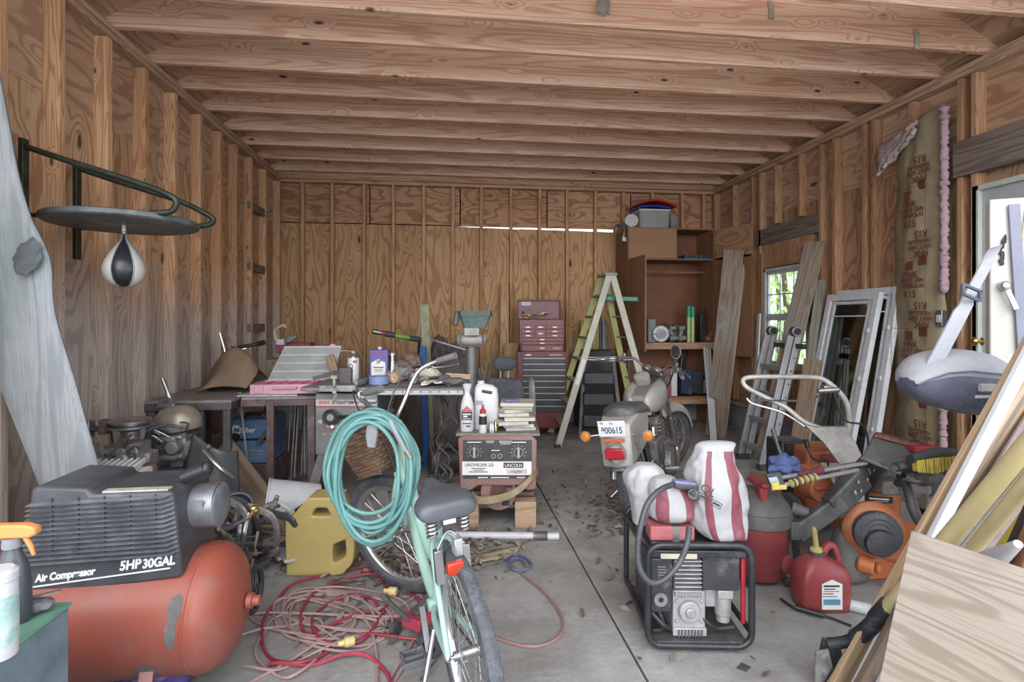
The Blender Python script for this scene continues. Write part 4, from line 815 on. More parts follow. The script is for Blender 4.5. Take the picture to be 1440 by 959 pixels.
for k in range(len(ys)-1):
    b = B(); p = (pt(765, (ys[k]+ys[k+1])/2, D_)); b.box(p-FW*.005, (xw-.09, .02, (ys[k+1]-ys[k])/F0*D_-.008), R0); o = P('drawer', b, mk('black_drawer', (.035, .037, .045), .4, dust=.35, dcol=(.1, .1, .11)), t, bev=.002)
    b = B(); b.box(pt(765, ys[k]+.9, D_)-FW*.022, (xw-.09, .016, .012), R0); P('drawer_pull', b, alu, o, bev=.002)
b = B(); b.box(pt(764, 499, D_)-FW*.006, (xw-.06, .012, .05), R0); P('top_drawer', b, maroon, t, bev=.003)
text('lettering', 'CRAFTSMAN', .028, facing(pt(781, 499, D_)-FW*.0125, -FW), inkw, t); b = B(); b.box(pt(743, 499, D_)-FW*.013, (.07, .002, .018), R0); P('emblem', b, inkw, t)
t = T('top_tool_chest', 'open-lidded maroon tool chest standing on the roller cabinet', 'tool chest', c+V(0, 0, zt))
xw2 = (794-731)/F0*D_; zt2 = ZZ(449)
b = B(); b.box(ctr+V(0, 0, zt+.055), (xw2, .36, .10), R0); b.box(ctr+V(0, 0, (zt+.003+zt2)/2), (xw2, .36, zt2-zt-.006), R0); P('chest_body', b, maroon, t, bev=.005)
b = B(); lp = ctr+FW*.19; b.box(lp+V(-.02, 0, zt2+.13), (xw2, .02, .26), R0); b.box(lp+V(-.02, 0, zt2+.25)-FW*.03, (xw2, .06, .015), R0)
for s in (-1, 1): b.box(lp+RT*s*xw2/2+V(-.02, 0, zt2+.13)-FW*.03, (.012, .06, .26), R0)
ld = P('lid', b, maroon, t, bev=.004)
b = B(); b.box(pt(740, 427, D_+.39)+V(0, 0, 0), (.13, .002, .045), R0); P('white_sticker', b, paper, ld); b = B(); b.box(pt(740, 433.5, D_+.39), (.09, .002, .035), R0); P('blue_sticker', b, mk('sticker_blue', (.08, .2, .42), .5), ld)
text('lettering', 'Craftsman', .03, facing(pt(740, 427, D_+.388), -FW), inkr, ld)
def drw(x0, y0, x1, y1):
    p = pt((x0+x1)/2, (y0+y1)/2, D_+.04); b = B(); b.box(p-FW*.005, ((x1-x0)/F0*D_-.006, .02, (y1-y0)/F0*D_-.008), R0); o = P('drawer', b, mk('maroon_drawer', (.20, .032, .045), .35, dust=.2, dcol=(.26, .15, .15)), t, bev=.003)
    b = B(); b.box(p-FW*.02, (min(.06, (x1-x0)/F0*D_*.5), .014, .012), R0); P('drawer_pull', b, chrome, o, bev=.003)
for k in range(3):
    y0 = 457+k*6; 
    drw(733, y0, 752, y0+6); drw(768, y0, 792, y0+6)
    if k < 2: drw(753, y0 if k == 0 else y0+0, 767, y0+6+(6 if k == 1 else 0))
drw(733, 475, 792, 480); drw(733, 480, 792, 485); drw(733, 485, 792, 494)
text('lettering', 'TOOLS', .03, facing(pt(782, 490, D_+.022), -FW), inkw, t, shear=.2)
random.seed(8)
for k in range(9):
    x = random.uniform(734, 786); q = ctr+RT*((x-762)/F0*D_)+V(0, random.uniform(-.08, .08), zt2+.02+k*.008); e_ = q+V(random.uniform(-.16, .16), random.uniform(-.05, .05), random.uniform(0, .03)); cy = (k % 3 == 0)
    b = B(); b.cyl(q, q.lerp(e_, .5), .013 if cy else .01); b.cyl(q.lerp(e_, .5), e_, .006); S('hand_tool', b, (yel if cy else (blackm if k % 2 else steel)), 'yellow-handled hand tool in the open maroon tool chest' if cy else 'dark hand tool lying in the open maroon tool chest', 'hand tool', 'yellow-handled tools in the open chest' if cy else 'dark tools in the open chest')
# boards at the back wall left of the chest
plank('wooden_stud', V(onY(711, 500, 7.2).x, 7.15, 0), V(onY(711, 400, 7.4).x, 7.42, 2.0), .088, .038, W_studb, UP.cross(FW), 'loose dark stud leaning on the back wall left of the tool chest', 'stud')
plank('thin_lath', V(onY(703, 500, 7.1).x, 7.10, 0), V(onY(706.5, 400, 7.4).x, 7.42, 1.95), .03, .02, paleW, RT, 'thin pale lath leaning left of the loose dark stud', 'lath')
plank('cardboard_sheet', V(onY(719, 500, 6.95).x, 6.95, 0), V(onY(718, 484, 7.1).x, 7.05, 1.17), .17, .012, mk('tan_cardboard', (.42, .27, .16), .85), RT, 'tall tan cardboard sheet standing left of the tool chest', 'cardboard')

# ---- step ladder
t = T('step_ladder', 'tall yellow-green fibreglass step ladder standing open near the closet', 'step ladder', fl(830, 625))
fib = mk('yellow_fibreglass', (.42, .42, .17), .5, var=.15, scale=5, dust=.3, dcol=(.45, .44, .36)); fibp = mk('pale_fibreglass', (.50, .50, .42), .55, var=.12, dust=.3, dcol=(.45, .43, .4))
FA, FB, RA, RB = fl(784, 630), fl(773, 612), fl(928, 628), fl(896, 612)
TA, TB_ = onY(857, 387, 6.22), onY(846, 387, 6.52); zt_ = (TA.z+TB_.z)/2; TA.z = TB_.z = zt_; dx = V(.035, 0, 0)
wax = (FB-FA).normalized()
def rail(nm, a, e, m): b = B(); stick(b, a, e, .075, .028, wax.cross(e-a)); return P(nm, b, m, t, bev=.003)
rail('front_rail', FA, TA, fibp); rail('front_rail', FB, TB_, fib); rail('rear_rail', RA, TA+dx, fibp); rail('rear_rail', RB, TB_+dx, fib)
for k in range(7):
    f = (k+1)/8; a_, e_ = FA.lerp(TA, f), FB.lerp(TB_, f); b = B(); stick(b, a_, e_, .085, .024, V(1, 0, 0)); P('step', b, alu, t, bev=.003)
    b = B(); b.cyl(RA.lerp(TA+dx, f), RB.lerp(TB_+dx, f), .010); P('rear_rung', b, alu, t)
b = B(); m_ = (TA+TB_)/2+dx/2; stick(b, TA+dx/2-wax*.03+V(0, 0, .0), TB_+dx/2+wax*.03, .15, .035, V(1, 0, 0)); P('top_cap', b, mk('grey_green_cap', (.34, .38, .34), .5, dust=.2), t, bev=.008)
for A0, T0, R0_ in ((FA, TA, RA), (FB, TB_, RB)):
    b = B(); b.tube([A0.lerp(T0, .5), (A0.lerp(T0, .5)+R0_.lerp(T0+dx, .5))/2+V(0, 0, -.02), R0_.lerp(T0+dx, .5)], .008, sq=2); P('spreader', b, alu, t)
for p in (FA, FB, RA, RB): b = B(); b.box(p+V(0, 0, .022), (.07, .05, .044)); P('foot', b, rubber, t, bev=.005)
q = FA.lerp(TA, .36)-wax*.016; b = B(); ax = (TA-FA).normalized(); stick(b, q, q+ax*.30, .04, .003, wax.cross(ax)); P('white_label', b, paper, t)
b = B(); stick(b, onY(846, 419, 6.35), onY(896, 421, 6.30), .07, .05, FW); b.ell(onY(850, 418, 6.35), (.09, .05, .045)); S('green_level', b, mk('green_bar', (.03, .26, .15), .4, var=.1), 'bright green bar lying across the step ladder', 'bar', bev=.004)

# ---- black and aluminium step stool
c = fl(842, 618); t = T('step_stool', 'folding step stool with three black treads behind the step ladder', 'step stool', c)
D5 = c.dot(FW); P5 = lambda x, y, o=0: pt(x, y, D5+o)
for x0, x1, xt, m in ((815, 822, 822, blackm), (876, 866, 862, mk('stool_grey', (.17, .18, .20), .6, .1, dust=.3))):
    e = pt(x0, 500, D5-.02); e.z = 0; b = B(); stick(b, e, P5(xt, 503, .25), .045, .025, RT); P('side_rail', b, m, t, bev=.003)
    e = pt(x0, 500, D5+.55); e.z = 0; b = B(); stick(b, e, P5(xt, 505, .30), .035, .02, RT); P('rear_leg', b, m, t, bev=.003)
for k, (y, o) in enumerate(((524, .17), (553, .10), (583, .03))):
    b = B(); p = P5(840, y, o); b.box(p+V(0, 0, -.01), (.36-.0*k, .24, .035), rz(-TH)); b.box(p-FW*.12+V(0, 0, -.06), (.36, .012, .13), rz(-TH)); P('tread', b, black, t, bev=.005)
b = B(); b.cyl(P5(820, 503, .26), P5(868, 503, .26), .012); stick(b, P5(818, 504, .25), P5(866, 504, .25), .03, .02); P('top_bar', b, alu, t)
c = V(P5(840, 600, .75).x, P5(840, 600, .75).y, 0)
for k, (z0, h, w_, lab) in enumerate(((0, .22, .36, 'bottom'), (.222, .2, .3, 'middle'), (.424, .2, .34, 'top'))):
    b = B(); b.box(c+V(-.01, .12, z0+h/2), (w_, .2, h)); S('wooden_crate', b, oldW, 'old wooden box behind the step stool, %s of the stack' % lab, 'wooden box', bev=.004)

# black cupboard behind ladder with yellow case
c = V(onY(838, 500, 7.15).x, 7.32, 0)
t = T('tool_cupboard', 'low dark cupboard behind the step ladder carrying the yellow case', 'cupboard', c)
b = B(); b.box(c+V(0, 0, .53), (.46, .34, 1.06)); P('cupboard_body', b, blackm, t, bev=.005)
for k in range(3): b = B(); b.box(c+V(0, -.176, .2+k*.34), (.42, .012, .31)); P('drawer_front', b, black, t, bev=.004)
c = c+V(-.05, 0, 1.062); t = T('yellow_case', 'faded yellow tool case standing upright behind the step ladder', 'tool case', c)
b = B(); b.box(c+V(0, 0, .20), (.26, .12, .40)); P('case_body', b, mk('faded_yellow', (.42, .34, .13), .5, var=.15, dust=.25), t, bev=.015)
b = B(); 
for k in range(4): b.box(c+V(-.09+k*.06, -.062, .2), (.008, .008, .32))
b.box(c+V(0, -.062, .24), (.24, .008, .01)); P('case_rib', b, mk('darker_yellow', (.3, .24, .09), .5), t)
b = B(); b.cyl(c+V(.16, 0, .0), c+V(.16, 0, .38), .03); b.cyl(c+V(.16, 0, .38), c+V(.16, 0, .46), .014); S('caulk_gun', b, black, 'black tube tool standing right of the yellow case', 'tube tool')
plank('blue_grey_board', c+V(.215, .0, 0), c+V(.21, .05, .42), .06, .02, mk('blue_grey_board', (.22, .25, .29), .6), RT, 'narrow blue-grey board standing right of the yellow case', 'board')

# ================================================================ CLOSET CABINET
clo = wood('closet_veneer', (.30, .165, .095), (.17, .085, .045), 'Z', lines=16, across=5, along=.3, knots=0, hue=.2, lw=.35); cli = mk('closet_back_board', (.22, .085, .04), .5, var=.2, scale=3); edge = mk('raw_edge', (.46, .32, .2), .7)
CX0, CX1, CY0, CY1, CZ0, CZ1 = 2.43, 3.66, 7.0, 7.50, .40, 2.72
t = T('closet_cabinet', 'tall brown open-front closet cabinet in the back right corner', 'closet', (3.05, 7.25, 0))
for nm, x0, x1 in (('side_panel', CX0, CX0+.02), ('side_panel', CX1-.02, CX1)):
    b = B(); b.box(((x0+x1)/2, (CY0+CY1)/2, CZ1/2), (.02, CY1-CY0, CZ1)); P(nm, b, clo, t, frame=Matrix.Translation((x0, 7.2, 0)))
b = B(); b.box(((CX0+CX1)/2, CY1+.005, (CZ0+CZ1)/2), (CX1-CX0, .01, CZ1-CZ0)); P('back_panel', b, cli, t)
for z, nm in ((CZ0+.02, 'shelf'), (1.15, 'shelf'), (2.295, 'shelf'), (CZ1-.01, 'top_board')):
    b = B(); b.box(((CX0+CX1)/2, (CY0+CY1)/2, z), (CX1-CX0-.04, CY1-CY0-.01, .02)); P(nm, b, clo, t)
b = B(); b.box(((CX0+CX1)/2, CY0-.01, 1.12), (CX1-CX0-.01, .035, .09)); P('shelf_beam', b, wood('pale_beam', (.50, .34, .24), (.36, .22, .14), 'X', knots=.3), t, bev=.003)
b = B(); b.box(((CX0+CX1)/2, CY0+.01, CZ0-.03), (CX1-CX0-.04, .03, .09)); P('shelf_beam', b, W_plateX, t, bev=.003)
b = B(); b.box((3.11, CY0+.25, 2.51), (.02, .48, .40)); P('divider', b, clo, t)
b = B(); b.box(((CX0+3.11)/2+.005, CY0-.010, 2.505), (3.11-CX0-.01, .018, .40)); P('upper_door', b, wood('door_veneer', (.34, .20, .12), (.22, .12, .065), 'X', lines=10, across=4, along=.4, knots=0, hue=.15, lw=.3), t, bev=.002)
b = B(); b.cyl((CX0+.02, CY0+.25, 2.14), (CX1-.02, CY0+.25, 2.14), .016); P('hanging_rod', b, clo, t)
b = B(); stick(b, (CX0+.01, CY0-.01, 1.68), (CX0+.02, CY0-.60, 1.68), .018, 1.20, V(1, 0, 0)); P('lower_left_door', b, clo, t, frame=Matrix.Translation((CX0, 6.7, 1.1)))
for z0, z1, nm in ((2.31, 2.70, 'upper_right_door'), (1.0, 2.28, 'lower_right_door')):
    b = B(); M_ = fr((CX1, CY0-.02, z0), (0, 0, 1), (.20, -.58, 0)); b.prism([(0, -.009), (.605, -.009), (.605, .009), (0, .009)], z1-z0, M_); P(nm, b, clo if z0 < 2 else wood('door_ply', (.44, .28, .17), (.28, .16, .09), 'Y', lines=20, knots=0, across=4, along=.6), t, frame=Matrix.Translation((CX1, 6.7, z0)))
b = B()
for z in (2.62, 2.38, 2.2, 1.1): b.box((CX1+.005, CY0-.03, z), (.02, .03, .03))
P('hinge', b, blackm, t)
# on top
tz = CZ1+.002
c = onY(916, 300, 7.15); c.z = tz; t = T('clear_bin', 'clear plastic storage bin on top of the closet', 'storage bin', c)
def bin_(b, c, w0, w1, d0, d1, h, z0=0):
    def r(w_, d_, z): return [c+V(x*w_/2, y*d_/2, z) for x, y in ((-1, -.86), (-.9, -1), (.9, -1), (1, -.86), (1, .86), (.9, 1), (-.9, 1), (-1, .86))]
    b.rings([r(w0, d0, z0), r(w1, d1, z0+h), r(w1-.012, d1-.012, z0+h), r(w0-.012, d0-.012, z0+.01)]); return b
P('bin_body', bin_(B(), c, .40, .44, .26, .30, .24), mk('cloudy_bin', (.40, .42, .40), .35, alpha=.72, var=.15), t); P('rim', bin_(B(), c, .45, .455, .31, .315, .02, .225), whitep, t)
b = B(); b.lathe([(.02, -.03), (.05, -.03), (.05, .03), (.02, .03), (.02, -.03)], c+V(.08, .0, .062), (0, -1, .1), n=24, cap=False); S('white_spool', b, whitep, 'white spool inside the clear bin on the closet', 'spool')
def lid(c, w_, d_, bend, m, name, label):
    b = B(); b.sheet(lambda u, v: c+V((u-.5)*w_, (v-.5)*d_, -bend*abs(u-.5)**1.6*2+(.012 if .06 < u < .94 and .08 < v < .92 else 0)), 26, 12); S(name, b, m, label, 'lid', solid=.02)
lid(c+V(-.02, 0, .285), .46, .30, .03, mk('cobalt_plastic', (.03, .05, .42), .4, var=.1), 'blue_bin_lid', 'blue plastic lid lying on the clear bin'); lid(c+V(.0, 0, .365), .60, .34, .12, mk('scarlet_plastic', (.50, .05, .04), .4, var=.1), 'red_bin_lid', 'bowed red plastic lid on top of the blue lid')
c = onY(888, 300, 7.06); c.z = tz+.09; b = B(); b.lathe([(.035, -.02), (.088, -.02), (.088, .02), (.035, .02), (.035, -.02)], c, (-.25, -1, .1), n=30, cap=False); b.lathe([(.0, .0), (.04, .0), (.04, .01), (0, .01)], c, (-.25, -1, .1), n=24); S('cord_reel', b, whitep, 'round white reel on the closet left of the clear bin', 'reel')
c = onY(946, 300, 7.12); c.z = tz; b = B(); bin_(b, c, .10, .12, .12, .14, .16); S('small_bin', b, mk('grey_bin', (.25, .27, .26), .4, alpha=.8), 'small grey bin right of the clear bin on the closet', 'bin')
c = onY(869, 318, 7.02); t = T('clamp_lamp', 'small grey clamp lamp hooked on the closet top left corner', 'clamp lamp', c)
c = V(CX0-.03, 7.02, tz); b = B(); b.tube([c+V(.05, .02, .01), c+V(-.02, 0, .04), c+V(-.09, 0, .03)], .014); b.lathe([(.015, 0), (.04, .05), (.05, .08), (.045, .08)], c+V(-.07, 0, .03), (-.5, -.3, -.6), n=20, cap=False); b.tube([c+V(-.01, 0, .02), c+V(-.02, -.02, -.10), c+V(-.03, -.01, -.17)], .008); b.box(c+V(-.02, -.01, -.17), (.05, .03, .05)); P('lamp_body', b, steel, t)
# counter contents (z 1.16)
kz = 1.162
c = onY(912, 470, 7.2); c.z = kz; b = B(); b.box(c+V(.02, .05, .16), (.11, .26, .32)); b.box(c+V(.02, -.085, .02), (.12, .02, .03)); S('blue_grey_canister', b, mk('pale_blue_grey', (.26, .32, .36), .5, dust=.2), 'pale blue-grey box at the left end of the closet shelf', 'box', bev=.008)
c = onY(929, 470, 7.08); c.z = kz+.12; t = T('circular_saw', 'circular saw with round white guard on the closet shelf', 'circular saw', c)
b = B(); b.lathe([(.045, -.02), (.105, -.02), (.115, -.012), (.115, .012), (.105, .02), (.045, .02), (.045, -.02)], c, (-.15, -1, 0), n=32, cap=False); P('blade_guard', b, mk('guard_white', (.5, .5, .5), .4, .3), t)
b = B(); b.cyl(c+V(.0, -.02, 0), c+V(.0, -.03, 0), .07, n=32); P('saw_blade', b, steel, t)
b = B(); b.box(c+V(.05, -.03, -.0), (.30, .05, .008)); P('base_shoe', b, steel, t)
b = B(); b.cyl(c+V(.02, .02, .01), c+V(.02, .16, .01), .05); b.tube(catmull([c+V(.0, .05, .08), c+V(.07, .05, .13), c+V(.14, .05, .05)], 5), .018); P('motor_handle', b, black, t)
random.seed(4)
for k, x in enumerate((944, 950, 957, 962)):
    c = onY(x, 470, 7.12+.05*(k % 2)); c.z = kz; b = B(); b.cyl(c+V(-.03, 0, .05), c+V(.07, 0, .06), .045, .04, 16); b.cyl(c+V(.07, 0, .06), c+V(.12, 0, .06), .018); b.box(c+V(0, 0, .13), (.05, .045, .14), Matrix.Rotation(.3*(k-1.5), 4, 'Y')); b.box(c+V(.01, 0, .20+.02*(k % 2)), (.09, .07, .05)); S('power_drill', b, black if k % 2 else gal, 'dark power tool heaped on the closet shelf between saw and green tubes', 'power tool', 'power tools heaped on the closet shelf', bev=.006)
for k, (x, h) in enumerate(((968.5, .50), (974, .49))):
    c = onY(x, 470, 7.06+.02*k); c.z = kz; t = T('green_tube', ('left', 'right')[k]+' one of two clear green-capped tubes on the closet shelf', 'tube', c)
    b = B(); b.cyl(c, c+V(0, 0, h-.14), .026, n=20); P('clear_tube', b, mk('pale_green_clear', (.40, .50, .22), .25, var=.1), t); b = B(); b.cyl(c+V(0, 0, h-.15), c+V(0, 0, h), .032, n=20); P('green_cap', b, mk('emerald', (.02, .28, .14), .4, var=.1), t)
c = onY(987, 470, 7.12); c.z = kz; b = B(); b.box(c+V(0, 0, .2), (.09, .1, .40)); b.cyl(c+V(.0, 0, .4), c+V(.02, 0, .46), .02); S('black_nail_gun', b, blackm, 'tall narrow black tool case right of the green tubes', 'tool case', bev=.01)
c = onY(996, 470, 7.08); c.z = kz; b = B(); b.ell(c+V(0, 0, .05), (.06, .06, .05)); b.cyl(c+V(0, 0, .08), c+V(.05, 0, .14), .03); S('orange_trimmer_head', b, mk('dull_orange', (.30, .12, .07), .5, dust=.3), 'dull orange tool head at the right end of the closet shelf', 'tool head')
for k in range(2): c = onY(968+k*20, 362, 7.15); c.z = 2.307; b = B(); b.box(c+V(0, 0, .03), (.20, .20, .055)); b.tube([c+V(-.04, -.10, .03), c+V(-.04, -.125, .03), c+V(.04, -.125, .03), c+V(.04, -.10, .03)], .006); S('teal_tool_case', b, mk('teal_case', (.05, .09, .11), .4), ('left', 'right')[k]+' one of two flat dark teal cases in the upper closet', 'tool case', bev=.008)
# lower shelf contents (z .43)
lz = .432
c = onY(938, 545, 7.12); c.z = lz; t = T('red_white_carton', 'red and white tool carton on the lowest closet shelf', 'carton', c)
b = B(); b.box(c+V(-.02, 0, .19), (.24, .2, .38)); P('carton', b, mk('dusty_red_card', (.30, .16, .16), .7, var=.2), t, bev=.003)
b = B(); b.box(c+V(.06, -.101, .19), (.08, .003, .37)); P('white_panel', b, paper, t); text('lettering', 'BOSCH', .07, facing(c+V(-.06, -.103, .28), (0, -1, 0)), inkb, t, sx=.7, bold=.001)
b = B(); b.box(c+V(-.06, -.102, .07), (.13, .003, .12)); P('red_panel', b, inkr, t)
for k, (x, w_, h, r) in enumerate(((962, .16, .34, .25), (976, .13, .30, .35), (990, .12, .18, 0))):
    c = onY(x, 545, 7.1+.03*k); c.z = lz+.012; b = B(); b.box(c+V(0, 0, h/2+.018), (w_, .22, h), Matrix.Rotation(r*.5, 4, 'Y')); b.box(c+V(-.01, -.115, h*.6), (w_*.5, .012, .06)); S('dark_tool_case', b, (mk('navy_plastic', (.04, .06, .12), .4, dust=.3), black, gal)[k], ('navy tool case leaning on the lowest closet shelf', 'black tool case leaning beside the navy one on the lowest shelf', 'small grey machine part at the right of the lowest closet shelf')[k], 'tool case' if k < 2 else 'machine part', bev=.008)
c = onY(958, 520, 7.35); c.z = lz; b = B(); b.box(c+V(0, 0, .32), (.09, .09, .62), Matrix.Rotation(.12, 4, 'Y')); S('black_level_bag', b, blackm, 'tall black bag standing behind the navy tool case', 'bag', bev=.02)
for k in range(3):
    x = (991, 995, 999)[k]; a_ = fl(1001+k*1.5, 622); plank('white_trim_strip', V(a_.x, a_.y-.02*k, 0), onY(x-1, 487+k*2, 6.94), .03, .012, whitep, RT, ('leftmost', 'middle', 'rightmost')[k]+' of three white trim strips leaning against the closet shelf', 'trim strip')
# ================================================================ RIGHT SIDE
# leaning planks
def lean(name, a, e, w, t, mat, xd, label, cat='plank'): return plank(name, a, e, w, t, mat, xd, label, cat)
a = fl(1005, 614); lean('leaning_plank', V(a.x, a.y, 0), pt(1032, 352, 6.86), .235, .04, oldW, V(.85, -.5, 0), 'wide old plank leaning upright against the closet door')
lean('narrow_board', V(a.x+.16, a.y+.06, 0), pt(1046, 372, 6.95), .05, .02, paleW, V(.85, -.5, 0), 'narrow pale board leaning just right of the wide closet plank')
lean('leaning_plank', V(3.30, 5.28, 0), pt(1147, 340, 5.62), .21, .04, oldW, V(.4, -.9, 0), 'long brown plank leaning diagonally across the small window')
greenW = wood('mossy_wood', (.27, .26, .22), (.13, .12, .10), 'Z', lines=24, across=8, along=.4, knots=.3)
lean('mossy_post', V(3.46, 4.98, 0), pt(1156, 394, 5.58), .085, .06, greenW, V(.5, -.9, 0), 'narrow mossy rotten post leaning right of the window plank')
lean('leaning_plank', V(3.36, 4.86, 0), pt(1143, 505, 5.30), .16, .04, oldW, V(.4, -.9, 0), 'short dark plank leaning behind the aluminium ladder')
b = B(); b.sheet(lambda u, v: pt(1140+u*14+3*math.sin(v*9), 400+v*85, 5.66)+V(0, .05*noise.noise(V(u*4, v*4, 2)), 0), 6, 16); S('black_sheet', b, mk('black_sheet', (.02, .02, .022), .9), 'thin black sheet between the window plank and mossy post', 'cloth', solid=.01)  # wavy thin black sheet between plank and post
b = B(); a = onX(1072, 440, XR-.02); stick(b, V(3.80, a.y, .33), V(3.86, a.y, 1.55), .05, .02, V(0, 1, 0)); S('white_trim_board', b, whitep, 'white trim board standing at the left side of the small window', 'trim board')

# aluminium folding ladder
t = T('folding_ladder', 'folded aluminium ladder with black hinge wheels leaning by the window', 'ladder', V(3.12, 4.97, 0))
N0, N1, M0, M1 = V(3.10, 4.95, 0), pt(1118, 466, 5.45), V(3.13, 5.38, 0), pt(1085, 465, 5.80)
wv = (M0-N0).normalized()
for nm, p0, p1 in (('side_rail', N0, N1), ('side_rail', M0, M1)):
    ax = (p1-p0).normalized(); sd = ax.cross(wv).normalized()
    for o, L1 in ((-.038, 1.0), (.038, .96)):
        b = B(); stick(b, p0+sd*o, p0.lerp(p1, L1)+sd*o, .062, .03, sd); stick(b, p0+sd*o-wv*.018, p0.lerp(p1, L1)+sd*o-wv*.018, .02, .012, sd); P(nm, b, alu, t, bev=.004)
    b = B(); b.cyl(p1-wv*.04, p1+wv*.03, .05, n=28); o = P('hinge_disc', b, steel, t, bev=.004)
    b = B(); b.cyl(p1-wv*.055, p1-wv*.04, .034, n=24); P('hinge_knob', b, blackm, o, bev=.004)
    b = B(); b.box(p0+V(0, 0, .03), (.13, .07, .06)); P('foot', b, rubber, t, bev=.006)
for k, f in enumerate((.12, .32, .52, .72)):
    b = B(); stick(b, N0.lerp(N1, f)+sd*-.04, M0.lerp(M1, f)+sd*-.04, .05, .028); stick(b, N0.lerp(N1, f)+sd*.04, M0.lerp(M1, f)+sd*.04, .05, .028); P('rung', b, alu, t, bev=.003)
b = B(); stick(b, N0.lerp(N1, .9)-wv*.14-sd*.05, M0.lerp(M1, .9)+wv*.06-sd*.05, .05, .03); P('lock_bar', b, blackm, t, bev=.005)
b = B(); 
for k in range(9): f = .05+k*.095; b.cyl(N0.lerp(N1, f)-wv*.020-sd*.038, N0.lerp(N1, f)-wv*.027-sd*.038, .008, n=10)
P('rivet', b, blackm, t)

# two framed window sashes leaning on the wall
for k, (yA, yB, xt, xb2, z1, lab) in enumerate(((5.00, 4.40, 3.86, 3.50, 1.72, 'white framed window sash leaning on the right wall, front one'), (4.92, 4.24, 3.905, 3.60, 1.76, 'white framed window sash leaning behind the front one, showing at its right'))):
    t = T('window_sash_unit', lab, 'window sash', V(xb2, (yA+yB)/2, 0)); up = (V(xt, 0, z1)-V(xb2, 0, 0)).normalized(); nn = up.cross(V(0, 1, 0)).normalized()
    A0, B0 = V(xb2, yA, 0), V(xb2, yB, 0); L = (V(xt, 0, z1)-V(xb2, 0, 0)).length
    for p in (A0, B0): b = B(); stick(b, p, p+up*L, .065, .05, V(0, 1, 0)); P('stile', b, vinyl, t, bev=.004)
    for h in (.035, L-.035): b = B(); stick(b, A0+up*h, B0+up*h, .065, .048, up); P('frame_rail', b, vinyl, t, bev=.004)
    I0, I1 = A0+V(0, -.075, 0), B0+V(0, .075, 0)
    b = B(); 
    for p in (I0, I1): stick(b, p+up*.07, p+up*(L-.06), .028, .03, V(0, 1, 0))
    stick(b, I0+up*(L-.09), I1+up*(L-.09), .03, .03, up); stick(b, I0+up*(L-.22), I1+up*(L-.22), .012, .03, up); P('inner_frame', b, vinyl, t, bev=.002)
    b = B(); b.rings([[I0+up*.06, I1+up*.06, I1+up*(L-.07), I0+up*(L-.07)], [q+nn*.004 for q in (I0+up*.06, I1+up*.06, I1+up*(L-.07), I0+up*(L-.07))]]); P('glass_pane', b, glass('dusty_glass', (.62, .64, .62), .12) if 'dusty_glass' not in MATS else MATS['dusty_glass'], t)
    b = B(); b.rings([[q-nn*.004 for q in (I0+up*(L-.21), I1+up*(L-.21), I1+up*(L-.09), I0+up*(L-.09))], [q-nn*.008 for q in (I0+up*(L-.21), I1+up*(L-.21), I1+up*(L-.09), I0+up*(L-.09))]]); P('grey_blind', b, mk('blind_grey', (.16, .19, .19), .5), t)
    for f in (.3, .55, .8): b = B(); b.box(B0+up*L*f+V(-.03, .02, 0), (.02, .03, .035)); P('clip', b, whitep, t)

# insulation batt with printed paper
t = T('insulation_batt', 'brown paper faced pink fibreglass insulation batt hanging on the right wall', 'insulation', V(XR, 4.05, .35))
def ins(u, v, off=0):     # u across (0 = far/left edge), v up
    zA, zB = .34, 3.02+.16*u; z = zA+(zB-zA)*v
    yl = 4.28 - .05*max(0, v-.72)*4*(1-u) + .02*noise.noise(V(0, v*6, 1)); yr = 3.80+.015*noise.noise(V(3, v*7, 1))
    y = yl+(yr-yl)*u; bulge = .075*math.sin(PI*min(1, max(0, u)))**.6 + .022*noise.noise(V(u*3, v*9, 7)) + .012*noise.noise(V(u*7, v*22, 3))
    return V(XR-.012-bulge-off, y, z)
b = B(); b.sheet(lambda u, v: ins(u, v), 20, 90); P('paper_facing', b, mk('kraft_paper', (.27, .22, .135), .6, var=.18, scale=5, bump=.6, bs=9), t, solid=.004)
def fluff(name, pth, r, seed):
    b = B(); n = len(pth); rr_ = [r*(1+.9*noise.noise(V(k*.55, seed, 0))) for k in range(n)]; b.tube([p+V(.012*noise.noise(V(k*.9, seed, 5)), .014*noise.noise(V(k*1.3, seed, 9)), 0) for k, p in enumerate(pth)], rr_, 12)
    return P(name, b, mk('pink_fibreglass', (.42, .27, .34), .95, var=.35, scale=30, col2=(.36, .29, .30), bump=1.0, bs=45), t)
fluff('pink_edge', [V(XR-.05, 3.775, 3.14-k*.018) for k in range(82)], .028, 1); fluff('pink_edge', [V(XR-.05, 3.785, .95-k*.018) for k in range(30)], .026, 4)
b = B(); b.sheet(lambda u, v: V(XR-.10-.05*v+.03*noise.noise(V(u*6, v*6, 2)), 4.33-.36*u+.02*math.sin(v*6), 3.0+.10*u-.27*v+.14*u*v+.02*noise.noise(V(u*9, v*5, 8))), 24, 16); P('torn_fluff', b, mk('grey_pink_fluff', (.46, .38, .38), .95, var=.4, scale=25, col2=(.26, .2, .18), bump=1.0, bs=40), t, solid=.03)
brownred = mk('print_red', (.15, .04, .03), .7, var=.1)
def itx(s, z, y, size, flip): 
    v_ = (z-.34)/2.74; u_ = (4.28-y)/.48; p = V(min(ins(min(1, max(0, u_+du)), v_+dv).x for du in (-.2, -.1, 0, .1, .2) for dv in (-.012, 0, .012))-.004, y, z); f = facing(p, (-1, 0, 0), (0, 0, 1))
    if flip: f = f @ Matrix.Rotation(PI, 4, 'Z')
    text('printed_word', s, size, f, brownred, t, sx=.9, bold=.001, ext=.0004)
